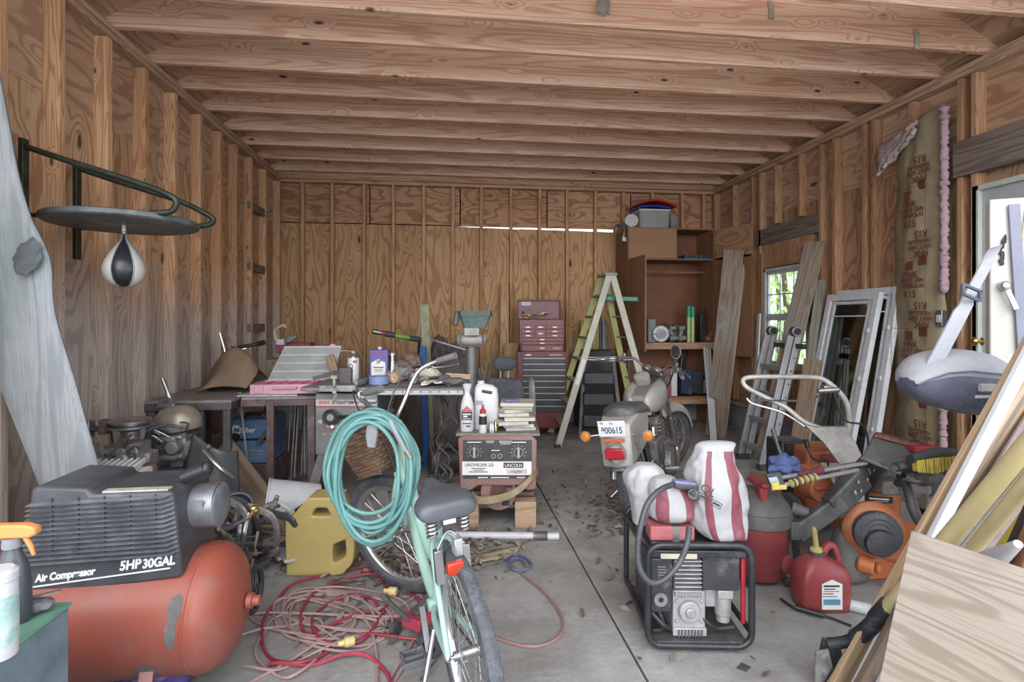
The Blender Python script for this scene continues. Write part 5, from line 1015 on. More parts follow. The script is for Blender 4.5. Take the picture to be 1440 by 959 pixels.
def logo(z, y): b = B(); xx = min(ins(min(1, max(0, (4.28-y)/.48+du)), (z-.34)/2.74).x for du in (-.08, 0, .08))-.003; b.box((xx, y, z), (.001, .075, .075)); P('printed_square', b, brownred, t)
for k, z in enumerate((2.50, 1.92, 1.34, .76)):
    y = 4.00
    if k < 3: logo(z, y+.06); itx('PINK', z-.075, y+.04, .07, 0); itx('NEXT GEN', z-.125, y+.02, .05, 0); itx('FIBERGLAS', z-.17, y+.01, .048, 0); itx('R15', z-.24, y+.04, .085, 0)
    itx('R15', z-.33+(0 if k < 3 else .2), y-.06, .085, 1); itx('FIBERGLAS', z-.39+(0 if k < 3 else .2), y-.05, .048, 1); itx('NEXT GEN', z-.435+(0 if k < 3 else .2), y-.05, .05, 1); itx('PINK', z-.485+(0 if k < 3 else .2), y-.06, .07, 1); logo(z-.545+(0 if k < 3 else .2), y-.06)
itx('R15', 2.78, 3.95, .085, 1); itx('FIBERGLAS', 2.72, 3.96, .048, 1); itx('NEXT GEN', 2.675, 3.96, .05, 1); itx('PINK', 2.62, 3.95, .07, 1); logo(2.57, 3.95)
b = B()
for z in (2.56, 1.98, 1.40, .82): b.box((XR-.1233, 4.03, z), (.0008, .34, .003))
b.box((XR-.1233, 4.20, 1.5), (.0008, .003, 2.1)); b.box((XR-.1233, 3.87, 1.5), (.0008, .003, 2.1)); P('printed_line', b, brownred, t)
q = onX(1323, 448, XR-.0); t = T('switch_box', 'open metal switch box on the stud right of the insulation', 'switch box', q)
b = B(); b.box(V(XR-.03, q.y-.035, q.z), (.05, .055, .13)); P('metal_box', b, steel, t, bev=.004); b = B(); b.box(V(XR-.058, q.y-.035, q.z), (.008, .035, .06)); P('switch', b, whitep, t, bev=.003)

# white panel, strap and grey bag at the right edge
pc = pt(1392, 380, 2.42); c = V(pc.x, pc.y, 0); pw, ph_ = .62, 2.01
t = T('white_metal_door', 'chipped white metal door standing upright at the right edge with chrome lever', 'door', c); pr = (RT*.93-FW*.37).normalized(); pn = (FW*.93+RT*.37)
b = B(); b.box(c+pr*pw/2+pn*.025+V(0, 0, ph_/2), (pw, .05, ph_), Matrix.Rotation(math.atan2(pr.y, pr.x), 4, 'Z')); P('door_leaf', b, mk('chipped_white', (.50, .49, .45), .5, var=.12, scale=4, dust=.25, dcol=(.3, .25, .2)), t, bev=.006)
Md = lambda s, z: facing(c+pr*s+V(0, 0, z)-pn*.002, -pn)
b = B(); random.seed(6)
for k in range(9):
    q = c+pr*(.018+.02*random.random()+(.02 if k < 5 else 0))+V(0, 0, (1.83-k*.025 if k < 5 else 1.6-k*.13))-pn*.001; b.ell(q, (.008+.01*random.random(), .002, .02), nu=7, nv=5, wob=.6, seed=k)
P('paint_chip', b, inkb, t)
b = B(); q = c+pr*.045+V(0, 0, 1.62)-pn*.01; b.cyl(q+pn*.01, q-pn*.02, .022, .018, 20); stick(b, q-pn*.018, q-pn*.025+pr*.035+V(0, 0, -.105), .022, .008, pr); b.ell(q-pn*.02, (.022, .014, .022)); P('chrome_lever', b, chrome, t, bev=.003)
b = B(); stick(b, c+pr*.080+V(0, 0, 1.98)-pn*.012, c+pr*.115+V(0, 0, 1.28)-pn*.012, .042, .012, pr); S('blue_grey_strip', b, mk('violet_grey_strip', (.19, .20, .27), .5, var=.1), 'violet-grey plastic strip running down the white metal door', 'strip', bev=.003)
b = B(); b.box((0, 0, 0), (.20, .15, .003)); 
def sgn(): 
    M_ = Md(.215, 1.88) @ Matrix.Rotation(-.08, 4, 'Z'); t2 = T('warning_sign', 'small black and yellow sign on the white metal door at the right edge', 'sign', W=M_)
    b = B(); b.box((0, -.022, .003), (.20, .085, .003)); P('yellow_field', b, mk('sign_yellow', (.72, .60, .05), .5, var=.05), t2, local=True)
    b = B(); b.box((0, .045, .003), (.20, .05, .003)); P('black_field', b, inkb, t2, local=True)
    text('lettering', 'B', .05, M_ @ Matrix.Translation((-.06, .045, .006)), inkw, t2, bold=.001); text('lettering', 'W', .09, M_ @ Matrix.Translation((-.035, -.022, .006)), inkb, t2, bold=.004)
sgn()
# grey bag with strap
t = T('shoulder_bag', 'dusty grey padded bag hanging by its strap in front of the white door', 'bag', pt(1345, 545, 2.15))
bagt = mk('dusty_grey_fabric', (.33, .335, .37), .8, var=.15, scale=5, dust=.3, dcol=(.42, .42, .44), bump=.25); bagd = mk('navy_grey_fabric', (.10, .11, .16), .6, var=.2, scale=5, dust=.35, dcol=(.22, .23, .28), bump=.2)
D_ = 2.12
def ring_(prs): return prs
b = B(); tops = [(1275, 533), (1292, 515), (1318, 497), (1352, 491), (1388, 491), (1416, 496), (1440, 520)]; bots = [(1283, 552), (1300, 566), (1325, 576), (1350, 581), (1385, 592), (1412, 590), (1440, 565)]
rs = []
for i, ((xa, ya), (xb_, yb_)) in enumerate(zip(tops, bots)):
    th = (.05, .13, .18, .20, .20, .18, .12)[i]; a_, e_ = pt(xa, ya, D_), pt(xb_, yb_, D_); m1 = a_.lerp(e_, .3)
    rs.append([a_+FW*th*.2, a_.lerp(e_, .22)-FW*.03, a_.lerp(e_, .35)-FW*.045, a_.lerp(e_, .75)-FW*.03, e_+FW*.0, e_+FW*th, a_.lerp(e_, .4)+FW*(th+.04), a_+FW*th])
b.rings(rs)
for f in b.bm.faces:
    pass
b.bm.faces.ensure_lookup_table()
nf = 8
for i, f in enumerate(b.bm.faces):
    k = i % nf; f.material_index = 0 if (k in (0, 1, 6, 7) and i < nf*6) else 1
P('bag_body', b, [bagt, bagd], t, sub=1, sm=60)
b = B(); b.tube([a_.lerp(e_, .33)-FW*.05 for a_, e_ in [(pt(*p, D_), pt(*q, D_)) for p, q in zip(tops, bots)]], .004, 6); P('piping', b, bagd, t)
sg = mk('grey_webbing', (.40, .41, .46), .8, var=.1, bump=.3, bs=80)
b = B(); st = catmull([pt(1312, 515, 2.14), pt(1322, 496, 2.13), pt(1345, 452, 2.14), pt(1364, 414, 2.18), pt(1380, 385, 2.24), pt(1397, 352, 2.34), pt(1402, 346, 2.42)], 6)
wd = RT*.95+UP*.3
b.rings([[p-wd*w_-FW*.004, p+wd*w_-FW*.004, p+wd*w_+FW*.004, p-wd*w_+FW*.004] for p, w_ in [(p, (.040 if i < 16 else .030)) for i, p in enumerate(st)]]); P('strap', b, sg, t)
b = B(); q = pt(1361, 418, 2.15)-FW*.012; b.box(q, (.085, .014, .012), Matrix.Rotation(.35, 4, 'Y')); b.box(q+V(.01, 0, .035), (.085, .014, .012), Matrix.Rotation(.35, 4, 'Y'))
for s in (-1, 1): b.box(q+V(.005+s*.038, 0, .018-s*.013), (.012, .014, .045))
P('buckle', b, bagd, t, bev=.003)
b = B(); q = pt(1388, 545, 2.06); b.box(q, (.06, .02, .03)); stick(b, q+V(-.05, 0, -.035), q+V(.10, 0, -.035), .012, .01); P('side_clip', b, mk('clip_grey', (.45, .44, .44), .5), t, bev=.003)

# ---- lumber, poles and plywood at the lower right
lum = [('pine_board', fl(1172, 975), pt(1436, 512, 1.86), .075, .02, wood('pine', (.50, .37, .25), (.34, .23, .14), 'Z', lines=24, across=8, along=.4, knots=.2), 'brown pine board lying left in the leaning lumber stack', 0),
       ('white_trim_board', fl(1196, 982), pt(1450, 490, 1.80), .045, .02, mk('bright_white_paint', (.58, .59, .63), .5, var=.06), 'bright white painted board beside the brown pine board', 0)]
for nm, a_, e_, w_, th, m, lab, o in lum:
    e2 = a_+(e_-a_)*1.22; plank(nm, a_, e2, w_, th, m, RT+UP*.4, lab, 'board')
for k in range(6):
    m_ = pt(1303+k*6, 745, 2.0+.015*k); e_ = pt(1458, 500+k*13, 1.84+.015*k); dr_ = e_-m_; a_ = m_-dr_*((m_.z-.012)/dr_.z); e2 = e_+dr_*.8
    plank('moulding_strip', a_, e2, .026, .016, (paleW, oldW)[k % 3 == 2], RT+UP*.4, 'thin wooden moulding strip in the bundle right of the white board', 'moulding strip', 'moulding strips beside the white board')
plank('panel_offcut', fl(1290, 1010)+FW*.12, pt(1520, 560, 1.9), .34, .012, mk('taupe_panel', (.24, .19, .19), .6), RT+UP*.5, 'wide taupe panel leaning behind the yellow poles', 'panel')
# shovel with yellow handle (lowest left)
t = T('shovel', 'yellow handled tool with black steel socket and blade on the floor at right', 'shovel', fl(1165, 955))
H0, H1 = pt(1243, 862, 2.02), pt(1462, 606, 1.46); ypole = mk('cream_yellow_pole', (.56, .46, .24), .5, var=.08, dust=.15, dcol=(.6, .5, .3))
b = B(); b.cyl(H0, H1, .026, n=20); P('handle', b, ypole, t)
scuffed = mk('scuffed_black_steel', (.05, .055, .065), .55, .5, var=.3, scale=25, dust=.35, dcol=(.35, .34, .33))
b = B(); b.tube(catmull([pt(1252, 850, 2.0), pt(1236, 868, 2.03), pt(1215, 889, 2.08), pt(1190, 902, 2.13), pt(1165, 905, 2.16)], 6), [.034]*8+[.030]*8+[.022]*9, 14); P('socket', b, scuffed, t)
b = B(); b.rings([[pt(1158, 898, 2.16), pt(1180, 902, 2.14), pt(1186, 925, 2.14), pt(1176, 957, 2.17), pt(1150, 968, 2.17), pt(1152, 925, 2.17)], [p+FW*.012 for p in (pt(1158, 898, 2.16), pt(1180, 902, 2.14), pt(1186, 925, 2.14), pt(1176, 957, 2.17), pt(1150, 968, 2.17), pt(1152, 925, 2.17))]]); P('blade', b, scuffed, t, bev=.002)
b = B(); b.rings([[pt(1146, 915, 2.15), pt(1164, 912, 2.14), pt(1170, 938, 2.14), pt(1158, 958, 2.16), pt(1145, 962, 2.16)], [p-FW*.006 for p in (pt(1146, 915, 2.15), pt(1164, 912, 2.14), pt(1170, 938, 2.14), pt(1158, 958, 2.16), pt(1145, 962, 2.16))]]); P('blade_edge', b, mk('scratched_steel', (.34, .33, .33), .5, .5, var=.4, scale=30), t)
for k, (x0, y0, d0, x1, y1, d1, r, m, lab, nm) in enumerate(((1350, 794, 1.72, 1466, 652, 1.36, .020, ypole, 'thick cream-yellow pole behind the plywood sheet, second from the left', 'pole'), (1390, 800, 1.75, 1475, 690, 1.40, .020, mk('bright_yellow_pole', (.60, .52, .05), .45, var=.08), 'bright yellow pole behind the plywood sheet, rightmost of the poles', 'pole'), (1338, 788, 1.8, 1466, 634, 1.46, .008, whitep, 'thin white tube squeezed between the cream-yellow poles', 'tube'))):
    a_ = pt(x0, y0, d0); e_ = pt(x1, y1, d1); dr_ = (e_-a_); f0 = a_-dr_*((a_.z-.02)/dr_.z); b = B(); b.cyl(f0, e_+dr_*.3, r, n=20); S('pole' if nm == 'pole' else 'white_tube', b, m, lab, nm)
for k, (x0, y0, x1, y1) in enumerate(((1228, 968, 1290, 890), (1252, 975, 1300, 915))):
    a_ = fl(x0, y0+14, .03); e_ = pt(x1, y1, 1.90-.02*k); b = B(); b.cyl(a_, e_, .030-.004*k, n=22); S('white_pipe', b, mk('pale_blue_white', (.58, .62, .68), .4, var=.06), ('left', 'right')[k]+' one of two white pipes poking out below the plywood sheet', 'pipe')
b = B(); a_ = fl(1215, 985, .02); e_ = pt(1290, 850, 1.93); stick(b, a_, e_, .16, .02, RT+UP*.5); S('dark_board', b, wood('dark_plank', (.18, .13, .10), (.08, .055, .04), 'Z'), 'dark weathered board under the yellow handled shovel', 'board', frame=fr(a_, e_-a_))
b = B(); q = fl(1200, 965, .0); b.ell(q+V(.02, -.02, .05), (.05, .04, .04), wob=.4); b.cyl(q+V(0, 0, .05), q+V(.07, -.05, .09), .028, .02); S('black_clamp', b, scuffed, 'scuffed black clamp on the floor below the shovel socket', 'clamp', bev=.004)
# plywood sheet leaning in front of them
q0, q1 = pt(1281, 746, 1.45), pt(1440, 800, 1.22); uu = (q1-q0).normalized(); qb = V(q0.x-.27, q0.y-.05, 0)
W_sheet = wood('washed_plywood', (.42, .365, .315), (.26, .21, .17), 'X', lines=44, across=7, along=.9, knots=.15, hue=.15, lw=.7, grime=(.46, .44, .42), gz=None, fine=.4)
L_ = .62; ww = uu.cross(qb-q0).normalized(); 
fS = fr(q0, ww, uu); b = B(); b.rings([[q0, q0+uu*L_, qb+uu*L_, qb], [p+ww*(.020 if ww.dot(FW) > 0 else -.020) for p in (q0, q0+uu*L_, qb+uu*L_, qb)]])
S('plywood_sheet', b, W_sheet, 'large washed-out plywood sheet leaning at the bottom right corner', 'plywood sheet', frame=fS, bev=.002)
b = B(); a_ = pt(1392, 790, 1.48); e_ = pt(1432, 765, 1.34); b.cyl(a_, e_, .03, .01, 16); S('white_cone', b, whitep, 'white tapered plastic piece behind the plywood sheet edge', 'plastic piece')
b = B(); a_ = pt(1420, 788, 1.50); e_ = pt(1462, 700, 1.36); stick(b, a_, e_+(e_-a_)*.2, .04, .03); S('dark_hand_tool', b, blackm, 'dark tool handle at the right edge behind the plywood sheet', 'tool handle', bev=.006)
b = B(); a_ = pt(1436, 800, 1.42); e_ = pt(1466, 735, 1.32); stick(b, a_, e_, .05, .04); S('orange_brown_block', b, mk('terracotta', (.38, .17, .10), .6), 'orange-brown block at the right edge behind the plywood sheet', 'block', bev=.004)

# ---- mower with white handle
t = T('walk_behind_mower', 'old walk-behind mower with white tubular handle and dusty deck chute', 'mower', fl(1165, 735))
wt = mk('chipped_white_tube', (.46, .45, .43), .45, .2, var=.2, scale=16, dust=.25, dcol=(.3, .27, .24))
pth = [pt(1180, 608, 3.55), pt(1136, 596, 3.6), pt(1105, 573, 3.68), pt(1075, 558, 3.75), pt(1052, 546, 3.8), pt(1045, 538, 3.82), pt(1048, 532, 3.82), pt(1065, 530, 3.8), pt(1110, 530, 3.7), pt(1145, 531, 3.6), pt(1160, 535, 3.56), pt(1178, 549, 3.52), pt(1190, 566, 3.5), pt(1194, 585, 3.5), pt(1193, 610, 3.5)]
b = B(); b.tube(catmull(pth, 6), .017, 12); P('handle_tube', b, wt, t)
b = B(); b.tube(catmull([pt(1062, 563, 3.75), pt(1090, 563, 3.7), pt(1130, 564, 3.6), pt(1142, 562, 3.58), pt(1152, 556, 3.55)], 5), .007, 6); b.tube(catmull([pt(1050, 560, 3.8), pt(1060, 568, 3.78), pt(1100, 580, 3.7), pt(1132, 600, 3.6)], 5), .009, 6); P('control_rod', b, steel, t)
b = B(); b.box(pt(1165, 547, 3.54), (.09, .05, .05)); b.cyl(pt(1150, 550, 3.52), pt(1180, 548, 3.5), .018); P('throttle_clamp', b, steel, t, bev=.006)
b = B(); b.tube(catmull([pt(1172, 550, 3.5), pt(1188, 590, 3.4), pt(1215, 600, 3.4), pt(1222, 640, 3.4), pt(1218, 680, 3.4)], 6), .006); P('cable', b, blackm, t)
pl = [(1133, 598), (1150, 600), (1190, 600), (1204, 622), (1216, 648), (1181, 654), (1172, 640), (1158, 622)]
b = B(); b.rings([[pt(x, y, 3.50-.002*(y-600)) for x, y in pl], [pt(x, y, 3.50-.002*(y-600))+FW*.03+UP*.0 for x, y in pl]]); P('chute_plate', b, mk('dusty_silver_plate', (.42, .40, .39), .5, .4, var=.3, scale=10, dust=.3), t, bev=.006)
c = fl(1150, 742); b = B(); b.box(c+V(.02, 0, .33), (.34, .34, .50), rz(-.2)); P('orange_body', b, mk('dusty_orange', (.42, .13, .06), .5, var=.2, scale=5, dust=.35, dcol=(.3, .24, .2)), t, bev=.02)
b = B(); b.box(c+V(-.03, -.185, .40), (.15, .02, .22), rz(-.2)); P('cream_panel', b, mk('cream_panel', (.52, .46, .38), .5, dust=.2), t, bev=.006)
b = B(); b.box(c+V(0, -.19, .54), (.20, .02, .05), rz(-.2)); P('red_stripe', b, redp, t, bev=.004)
b = B(); b.tube(catmull([pt(1133, 618, 3.5), pt(1140, 640, 3.45), pt(1150, 648, 3.45), pt(1162, 646, 3.45), pt(1165, 655, 3.45)], 5), .007); b.tube([pt(1133, 618, 3.5), pt(1136, 630, 3.5)], .014); P('wire_hook', b, blackm, t)
for s in (-1, 1): b = B(); q = c+V(s*.22, -.02, .13); b.cyl(q-V(.03, 0, 0), q+V(.03, 0, 0), .13, n=28); o = P('wheel', b, rubber, t, bev=.015); b = B(); b.cyl(q-V(.035, 0, 0), q+V(.035, 0, 0), .06, n=20); P('wheel_hub', b, steel, o)
c = fl(1095, 745); b = B(); b.rings([[c+V(x, y, z) for x, y, z in ((-.22, -.12, .14), (.05, -.22, .05), (.22, .0, .09), (.2, .22, .26), (-.1, .2, .34))], [c+V(x, y, z) for x, y, z in ((-.22, -.12, .17), (.05, -.22, .08), (.22, .0, .12), (.2, .22, .29), (-.1, .2, .37))]]); P('deck_skirt', b, mk('rusty_orange', (.30, .12, .07), .6, .2, var=.4, scale=7, col2=(.16, .11, .10), dust=.3), t, bev=.01)
b = B(); q = pt(1155, 688, 3.2); b.cyl(q+FW*.1, q-FW*.02, .09, .075, 24); b.box(q-FW*.02+V(0, 0, .01), (.10, .02, .02)); b.box(q+V(0, .06, .07), (.13, .13, .10)); P('recoil_cover', b, mk('dusty_orange', (0, 0, 0)), t, bev=.008)
b = B(); b.box(pt(1195, 685, 3.1), (.10, .12, .17), rz(.2)); P('white_tank', b, whitep, t, bev=.015)
b = B(); b.cyl(pt(1172, 668, 3.1), pt(1172, 662, 3.1), .05, n=20); P('fuel_cap', b, black, t)

# orange engine (tiller) front right
c = fl(1245, 812); E = lambda px, py, d: pt(px, py, d)
t = T('orange_tiller', 'dusty orange engine with round black recoil screen on the right floor', 'tiller', c)
og = mk('bright_orange_shroud', (.50, .155, .06), .45, var=.15, scale=4, dust=.3, dcol=(.36, .26, .22))
b = B(); cc = pt(1250, 742, 3.05); pf = [(-.20, -.14), (-.19, .06), (-.13, .16), (-.02, .20), (.14, .20), (.19, .02), (.20, -.12), (.08, -.20), (-.10, -.21)]
M_ = Matrix.Translation(cc) @ Matrix.Rotation(-.35, 4, 'Z') @ Matrix.Rotation(PI/2, 4, 'X') @ Matrix.Translation((0, 0, -.30)); b.prism(pf, .30, M_); shr = P('engine_shroud', b, og, t, bev=.03, seg=4)
n_ = (M_.to_3x3() @ V(0, 0, 1)).normalized(); rc = pt(1228, 745, 2.98)
b = B(); b.lathe([(.0, .0), (.155, .0), (.155, .02), (.135, .045), (.12, .05), (0, .05)], rc-n_*.02, n_, n=40); P('fan_ring', b, og, t, bev=.004)
b = B(); b.lathe([(.0, .05), (.118, .05), (.118, .09), (.10, .10), (.0, .10)], rc-n_*.02, n_, n=40); P('recoil_screen', b, black, t)
b = B(); fx = basis(n_); 
for k in range(30):
    q = k*2*PI/30; b.box(rc+n_*.072+fx@V(.106*math.cos(q), .106*math.sin(q), 0), (.006, .006, .02))
for r_ in (.03, .055, .08): b.lathe([(r_, .100), (r_+.006, .104), (r_+.010, .100)], rc-n_*.02, n_, n=32, cap=False)
P('screen_grille', b, mk('dusty_black', (.09, .09, .10), .5), t)
b = B(); b.lathe([(.0, .10), (.075, .10), (.07, .125), (.0, .13)], rc-n_*.02+fx@V(-.04, .0, 0), n_, n=28); P('recoil_housing', b, mk('scuffed_black', (.045, .045, .055), .35, dust=.3), t)
def decal(px, py, dd, w_, h_, m, nm): b = B(); q = pt(px, py, dd); b.box(q, (w_, .004, h_), Matrix.Rotation(-.35, 4, 'Z') @ Matrix.Rotation(.15, 4, 'Y')); P(nm, b, m, shr)
lf = M_ @ V(-.07, .15, .301); 
print_bars(Matrix.Translation(M_ @ V(-.05, .155, .3018)) @ M_.to_3x3().to_4x4(), [(0, .004, .10, .009), (.01, -.009, .07, .003)], inkw, shr)
b = B(); b.box(M_ @ V(.10, .10, .301), (.09, .004, .11), Matrix.Rotation(-.35, 4, 'Z')); P('grey_decal', b, mk('grey_decal', (.22, .22, .2), .6), shr)
b = B(); b.box(M_ @ V(-.05, .155, .3005), (.14, .002, .036), Matrix.Rotation(-.35, 4, 'Z')); P('dark_decal', b, blackm, shr)
b = B(); b.cyl(M_ @ V(.12, -.06, .3), M_ @ V(.12, -.06, .306), .012); P('screw', b, blackm, shr)
b = B(); q = pt(1285, 690, 3.05); b.cyl(q+V(-.08, 0, 0), q+V(.10, .05, 0), .06, .055, 20); b.box(q+V(-.12, .05, .02), (.14, .1, .08)); b.cyl(q+V(.02, -.03, -.05), q+V(.12, 0, -.08), .04); P('carburettor', b, gal, t, bev=.008)
b = B(); b.tube(catmull([pt(1262, 680, 2.95), pt(1270, 675, 2.9), pt(1277, 690, 2.85), pt(1283, 715, 2.8), pt(1293, 735, 2.8)], 6), .022, 10); P('black_lever', b, black, t)
b = B(); b.cyl(pt(1205, 790, 3.0), pt(1230, 798, 2.95), .05, .045, 20); b.cyl(pt(1230, 798, 2.95), pt(1238, 800, 2.94), .03); b.box(c+V(0, .1, .06), (.3, .25, .12)); P('gear_case', b, og, t, bev=.012)
# green-black steel boom crossing over it
dkg = mk('green_black_steel', (.10, .105, .105), .5, .3, var=.35, scale=8, dust=.5, dcol=(.19, .19, .18))
t = T('scarred_steel_boom', 'long scarred dark grey steel boom lying diagonally over the orange machines', 'steel boom', pt(1100, 745, 3.0))
P0, P1, P2 = pt(1118, 752, 2.98), pt(1185, 703, 2.95), pt(1240, 640, 3.05)
b = B(); stick(b, P0, P1, .10, .06, UP); P('boom_arm', b, dkg, t, bev=.012)
b = B(); stick(b, P1+(P0-P1).normalized()*.08, P2, .135, .07, UP); P('boom_arm', b, dkg, t, bev=.012)
b = B(); stick(b, fl(1122, 792, .0), P0+V(0, 0, .02), .05, .04); b.box(P0+V(0, 0, .03), (.08, .06, .10)); P('prop_leg', b, dkg, t, bev=.006)
random.seed(9)
for k in range(10): b = B(); q = P1.lerp(P2, random.uniform(.2, .9))-FW*.036+UP*random.uniform(-.04, .045); b.ell(q, (.006, .002, .010), nu=7, nv=5); P('paint_scar', b, mk('pale_scar', (.4, .4, .38), .6), t)
b = B(); stick(b, P2+V(-.02, -.04, -.01), pt(1272, 662, 2.92), .035, .03, UP); P('boom_hook', b, rust, t, bev=.006)
# shovel/dustpan blade
t = T('snow_shovel', 'dusty black plastic shovel blade propped on the dark steel boom', 'shovel', pt(1250, 660, 3.0))
BA, BB_, BC, BD = pt(1230, 609, 3.10), pt(1291, 624, 3.08), pt(1266, 667, 2.84), pt(1210, 645, 2.86)
def blade(u, v): return BA.lerp(BB_, u).lerp(BD.lerp(BC, u), v)+FW*.03*math.sin(PI*u)-UP*.012*math.sin(PI*v)
b = B(); b.sheet(blade, 14, 10); P('blade', b, mk('dusty_black_plastic', (.13, .135, .135), .6, var=.3, scale=6, dust=.5, dcol=(.24, .24, .23)), t, solid=.012)
b = B(); b.sheet(lambda u, v: blade(u, v*.16)-FW*.012+UP*.008, 14, 2); P('blade_edge', b, mk('printed_edge', (.03, .03, .035), .5, col2=(.35, .12, .08), scale=40), t, solid=.01)
b = B(); b.cyl(pt(1240, 655, 2.88), pt(1215, 700, 3.1), .016); P('shaft', b, blackm, t)
# brush with yellow bristles, red bar
t = T('push_brush', 'black brush with yellow bristles on top of the pile at right', 'brush', pt(1312, 652, 2.85))
A_, Z_ = pt(1284, 643, 2.80), pt(1340, 637, 2.85)
b = B(); b.tube(catmull([A_+V(-.02, 0, -.01), A_.lerp(Z_, .5)+V(0, 0, .012), Z_], 6), .022, 10, sq=1.6); P('brush_back', b, black, t)
b = B(); random.seed(12)
for k in range(100):
    q = A_.lerp(Z_, k/100)+FW*random.uniform(-.025, .025)+UP*(-.012); b.tube([q, q+V(random.uniform(-.004, .004)-.01, -.02, -.075+.02*abs(k/50-1))], [.004, .002], 4)
P('bristles', b, mk('yellow_bristle', (.60, .47, .08), .6), t).__setitem__('kind', 'stuff')
b = B(); b.tube([A_+V(0, .05, -.05), A_+V(-.06, .05, -.06), A_+V(.06, .1, -.10), Z_+V(.0, .1, -.09)], .02); P('brush_handle', b, black, t)
b = B(); cb(b, 1286, 628, 1322, 637, 2.98, .06); S('red_bar', b, mk('scarlet_bar', (.40, .03, .05), .5), 'short scarlet bar behind the yellow-bristle brush', 'bar', bev=.004)
b = B(); c = fl(1325, 770); b.box(c+V(.0, .02, .24), (.34, .34, .48), rz(-.2)); b.box(c+V(-.02, 0, .50), (.40, .3, .04), rz(-.2)); S('dark_lower_case', b, blackm, 'dark metal machine housing under the yellow-bristle brush', 'machine housing', bev=.01)
b = B(); c = pt(1302, 672, 2.82); b.ell(c, (.11, .05, .035), wob=.4); b.tube([c+V(-.1, 0, 0), c+V(.02, -.02, .02), c+V(.12, 0, .0)], .015); S('grey_tool', b, dkst, 'dusty grey hand tool lying under the yellow-bristle brush', 'hand tool')
# two snow brushes with foam grips
for nm, a_, g0, g1, e_, gm, lab in (('snow_brush', pt(1218, 651, 2.9), pt(1156, 660, 2.75), pt(1124, 669, 2.7), pt(1098, 672, 2.68), mk('maroon_foam', (.20, .045, .07), .8), 'telescopic snow brush with maroon foam grip'), ('snow_brush', pt(1206, 661, 2.85), pt(1147, 670, 2.66), pt(1112, 680, 2.62), pt(1092, 684, 2.6), mk('yellow_foam', (.55, .45, .12), .8), 'telescopic snow brush with yellow and black foam grip')):
    t = T(nm, lab, 'snow brush', e_)
    b = B(); b.cyl(a_, e_, .011, n=14); P('pole', b, alu, t)
    b = B(); ax = (g1-g0); 
    for k in range(9): b.lathe([(.010, 0), (.019, .2*ax.length/9), (.019, .8*ax.length/9), (.010, ax.length/9)], g0+ax*k/9, ax, n=14)
    for i, f in enumerate(b.bm.faces): pass
    P('foam_grip', b, gm, t)
    if 'yellow' in lab:
        for k in range(5): b = B(); q = g0.lerp(g1, .1+k*.2); b.cyl(q, q+ax*.07, .0205, n=14); P('black_band', b, black, t)
b = B(); b.rings([[pt(1078, 667, 2.6), pt(1098, 664, 2.62), pt(1105, 684, 2.6), pt(1086, 690, 2.58)], [p+FW*.02 for p in (pt(1078, 667, 2.6), pt(1098, 664, 2.62), pt(1105, 684, 2.6), pt(1086, 690, 2.58))]]); S('black_scraper_head', b, black, 'black scraper head at the end of the maroon-grip snow brush', 'scraper head', bev=.004)
b = B(); b.rings([[pt(1080, 672, 2.585), pt(1092, 670, 2.59), pt(1096, 680, 2.585), pt(1085, 683, 2.58)], [p-FW*.004 for p in (pt(1080, 672, 2.585), pt(1092, 670, 2.59), pt(1096, 680, 2.585), pt(1085, 683, 2.58))]]); S('blue_tag', b, mk('pale_blue_tag', (.35, .48, .6), .5), 'pale blue tag on the black scraper head', 'tag')
b = B(); 
for k in range(3): q = pt(1086+k*3, 690-k*1, 2.56); b.rings([[q, q+V(.012, 0, 0), q+V(.014, 0, .035), q+V(-.002, 0, .035)], [p+FW*.01 for p in (q, q+V(.012, 0, 0), q+V(.014, 0, .035), q+V(-.002, 0, .035))]])
b.box(pt(1096, 685, 2.565), (.07, .012, .022)); S('yellow_ice_scraper', b, mk('scraper_yellow', (.62, .48, .12), .45), 'yellow toothed ice scraper at the end of the yellow-grip snow brush', 'ice scraper', bev=.002)
b = B(); c = pt(1103, 655, 2.85); b.ell(c, (.085, .06, .055), wob=.5, seed=6, nu=24, nv=14); S('blue_cloth', b, mk('blue_cloth', (.08, .11, .27), .85, bump=.5, var=.2), 'crumpled blue cloth lying behind the snow brush grips', 'cloth')
b = B(); b.tube([pt(1100, 645, 2.86), pt(1093, 625, 2.9), pt(1087, 604, 2.95)], [.010, .008, .014]); S('black_spring_rod', b, black, 'black ribbed rod poking up from the blue cloth', 'rod')
b = B(); c = fl(1100, 730); b.box(c+V(0.02, -.02, .30), (.20, .20, .60)); S('dark_support_bin', b, blackm, 'dark upright bin under the blue cloth', 'bin', bev=.01)

# shop vacuum
c = fl(1066, 812); c.z = 0; t = T('shop_vacuum', 'red drum shop vacuum with dark grey lid behind the generator', 'vacuum', c)
vr = mk('dusty_red_drum', (.24, .05, .055), .5, var=.15, dust=.3, dcol=(.34, .2, .19)); vg = mk('dusty_grey_lid', (.12, .12, .125), .55, dust=.45, dcol=(.22, .21, .2))
b = B(); b.lathe([(0, .03), (.13, .03), (.145, .05), (.165, .33), (.16, .335), (0, .335)], c, n=40); P('drum', b, vr, t)
b = B(); b.lathe([(.15, .325), (.178, .33), (.18, .37), (.172, .40), (.175, .405), (.165, .43), (.13, .47), (.09, .50), (.0, .515)], c, n=40); P('lid', b, vg, t)
b = B(); b.box(c+V(-.03, -.09, .50), (.05, .05, .10)); b.box(c+V(-.03, -.05, .56), (.05, .16, .03)); P('lid_latch', b, redp, t, bev=.01)
b = B(); b.lathe([(.045, 0), (.05, .012), (.03, .02), (.0, .02)], c+V(.08, -.132, .13), (.4, -1, .1), n=24); P('drain_cap', b, vr, t)
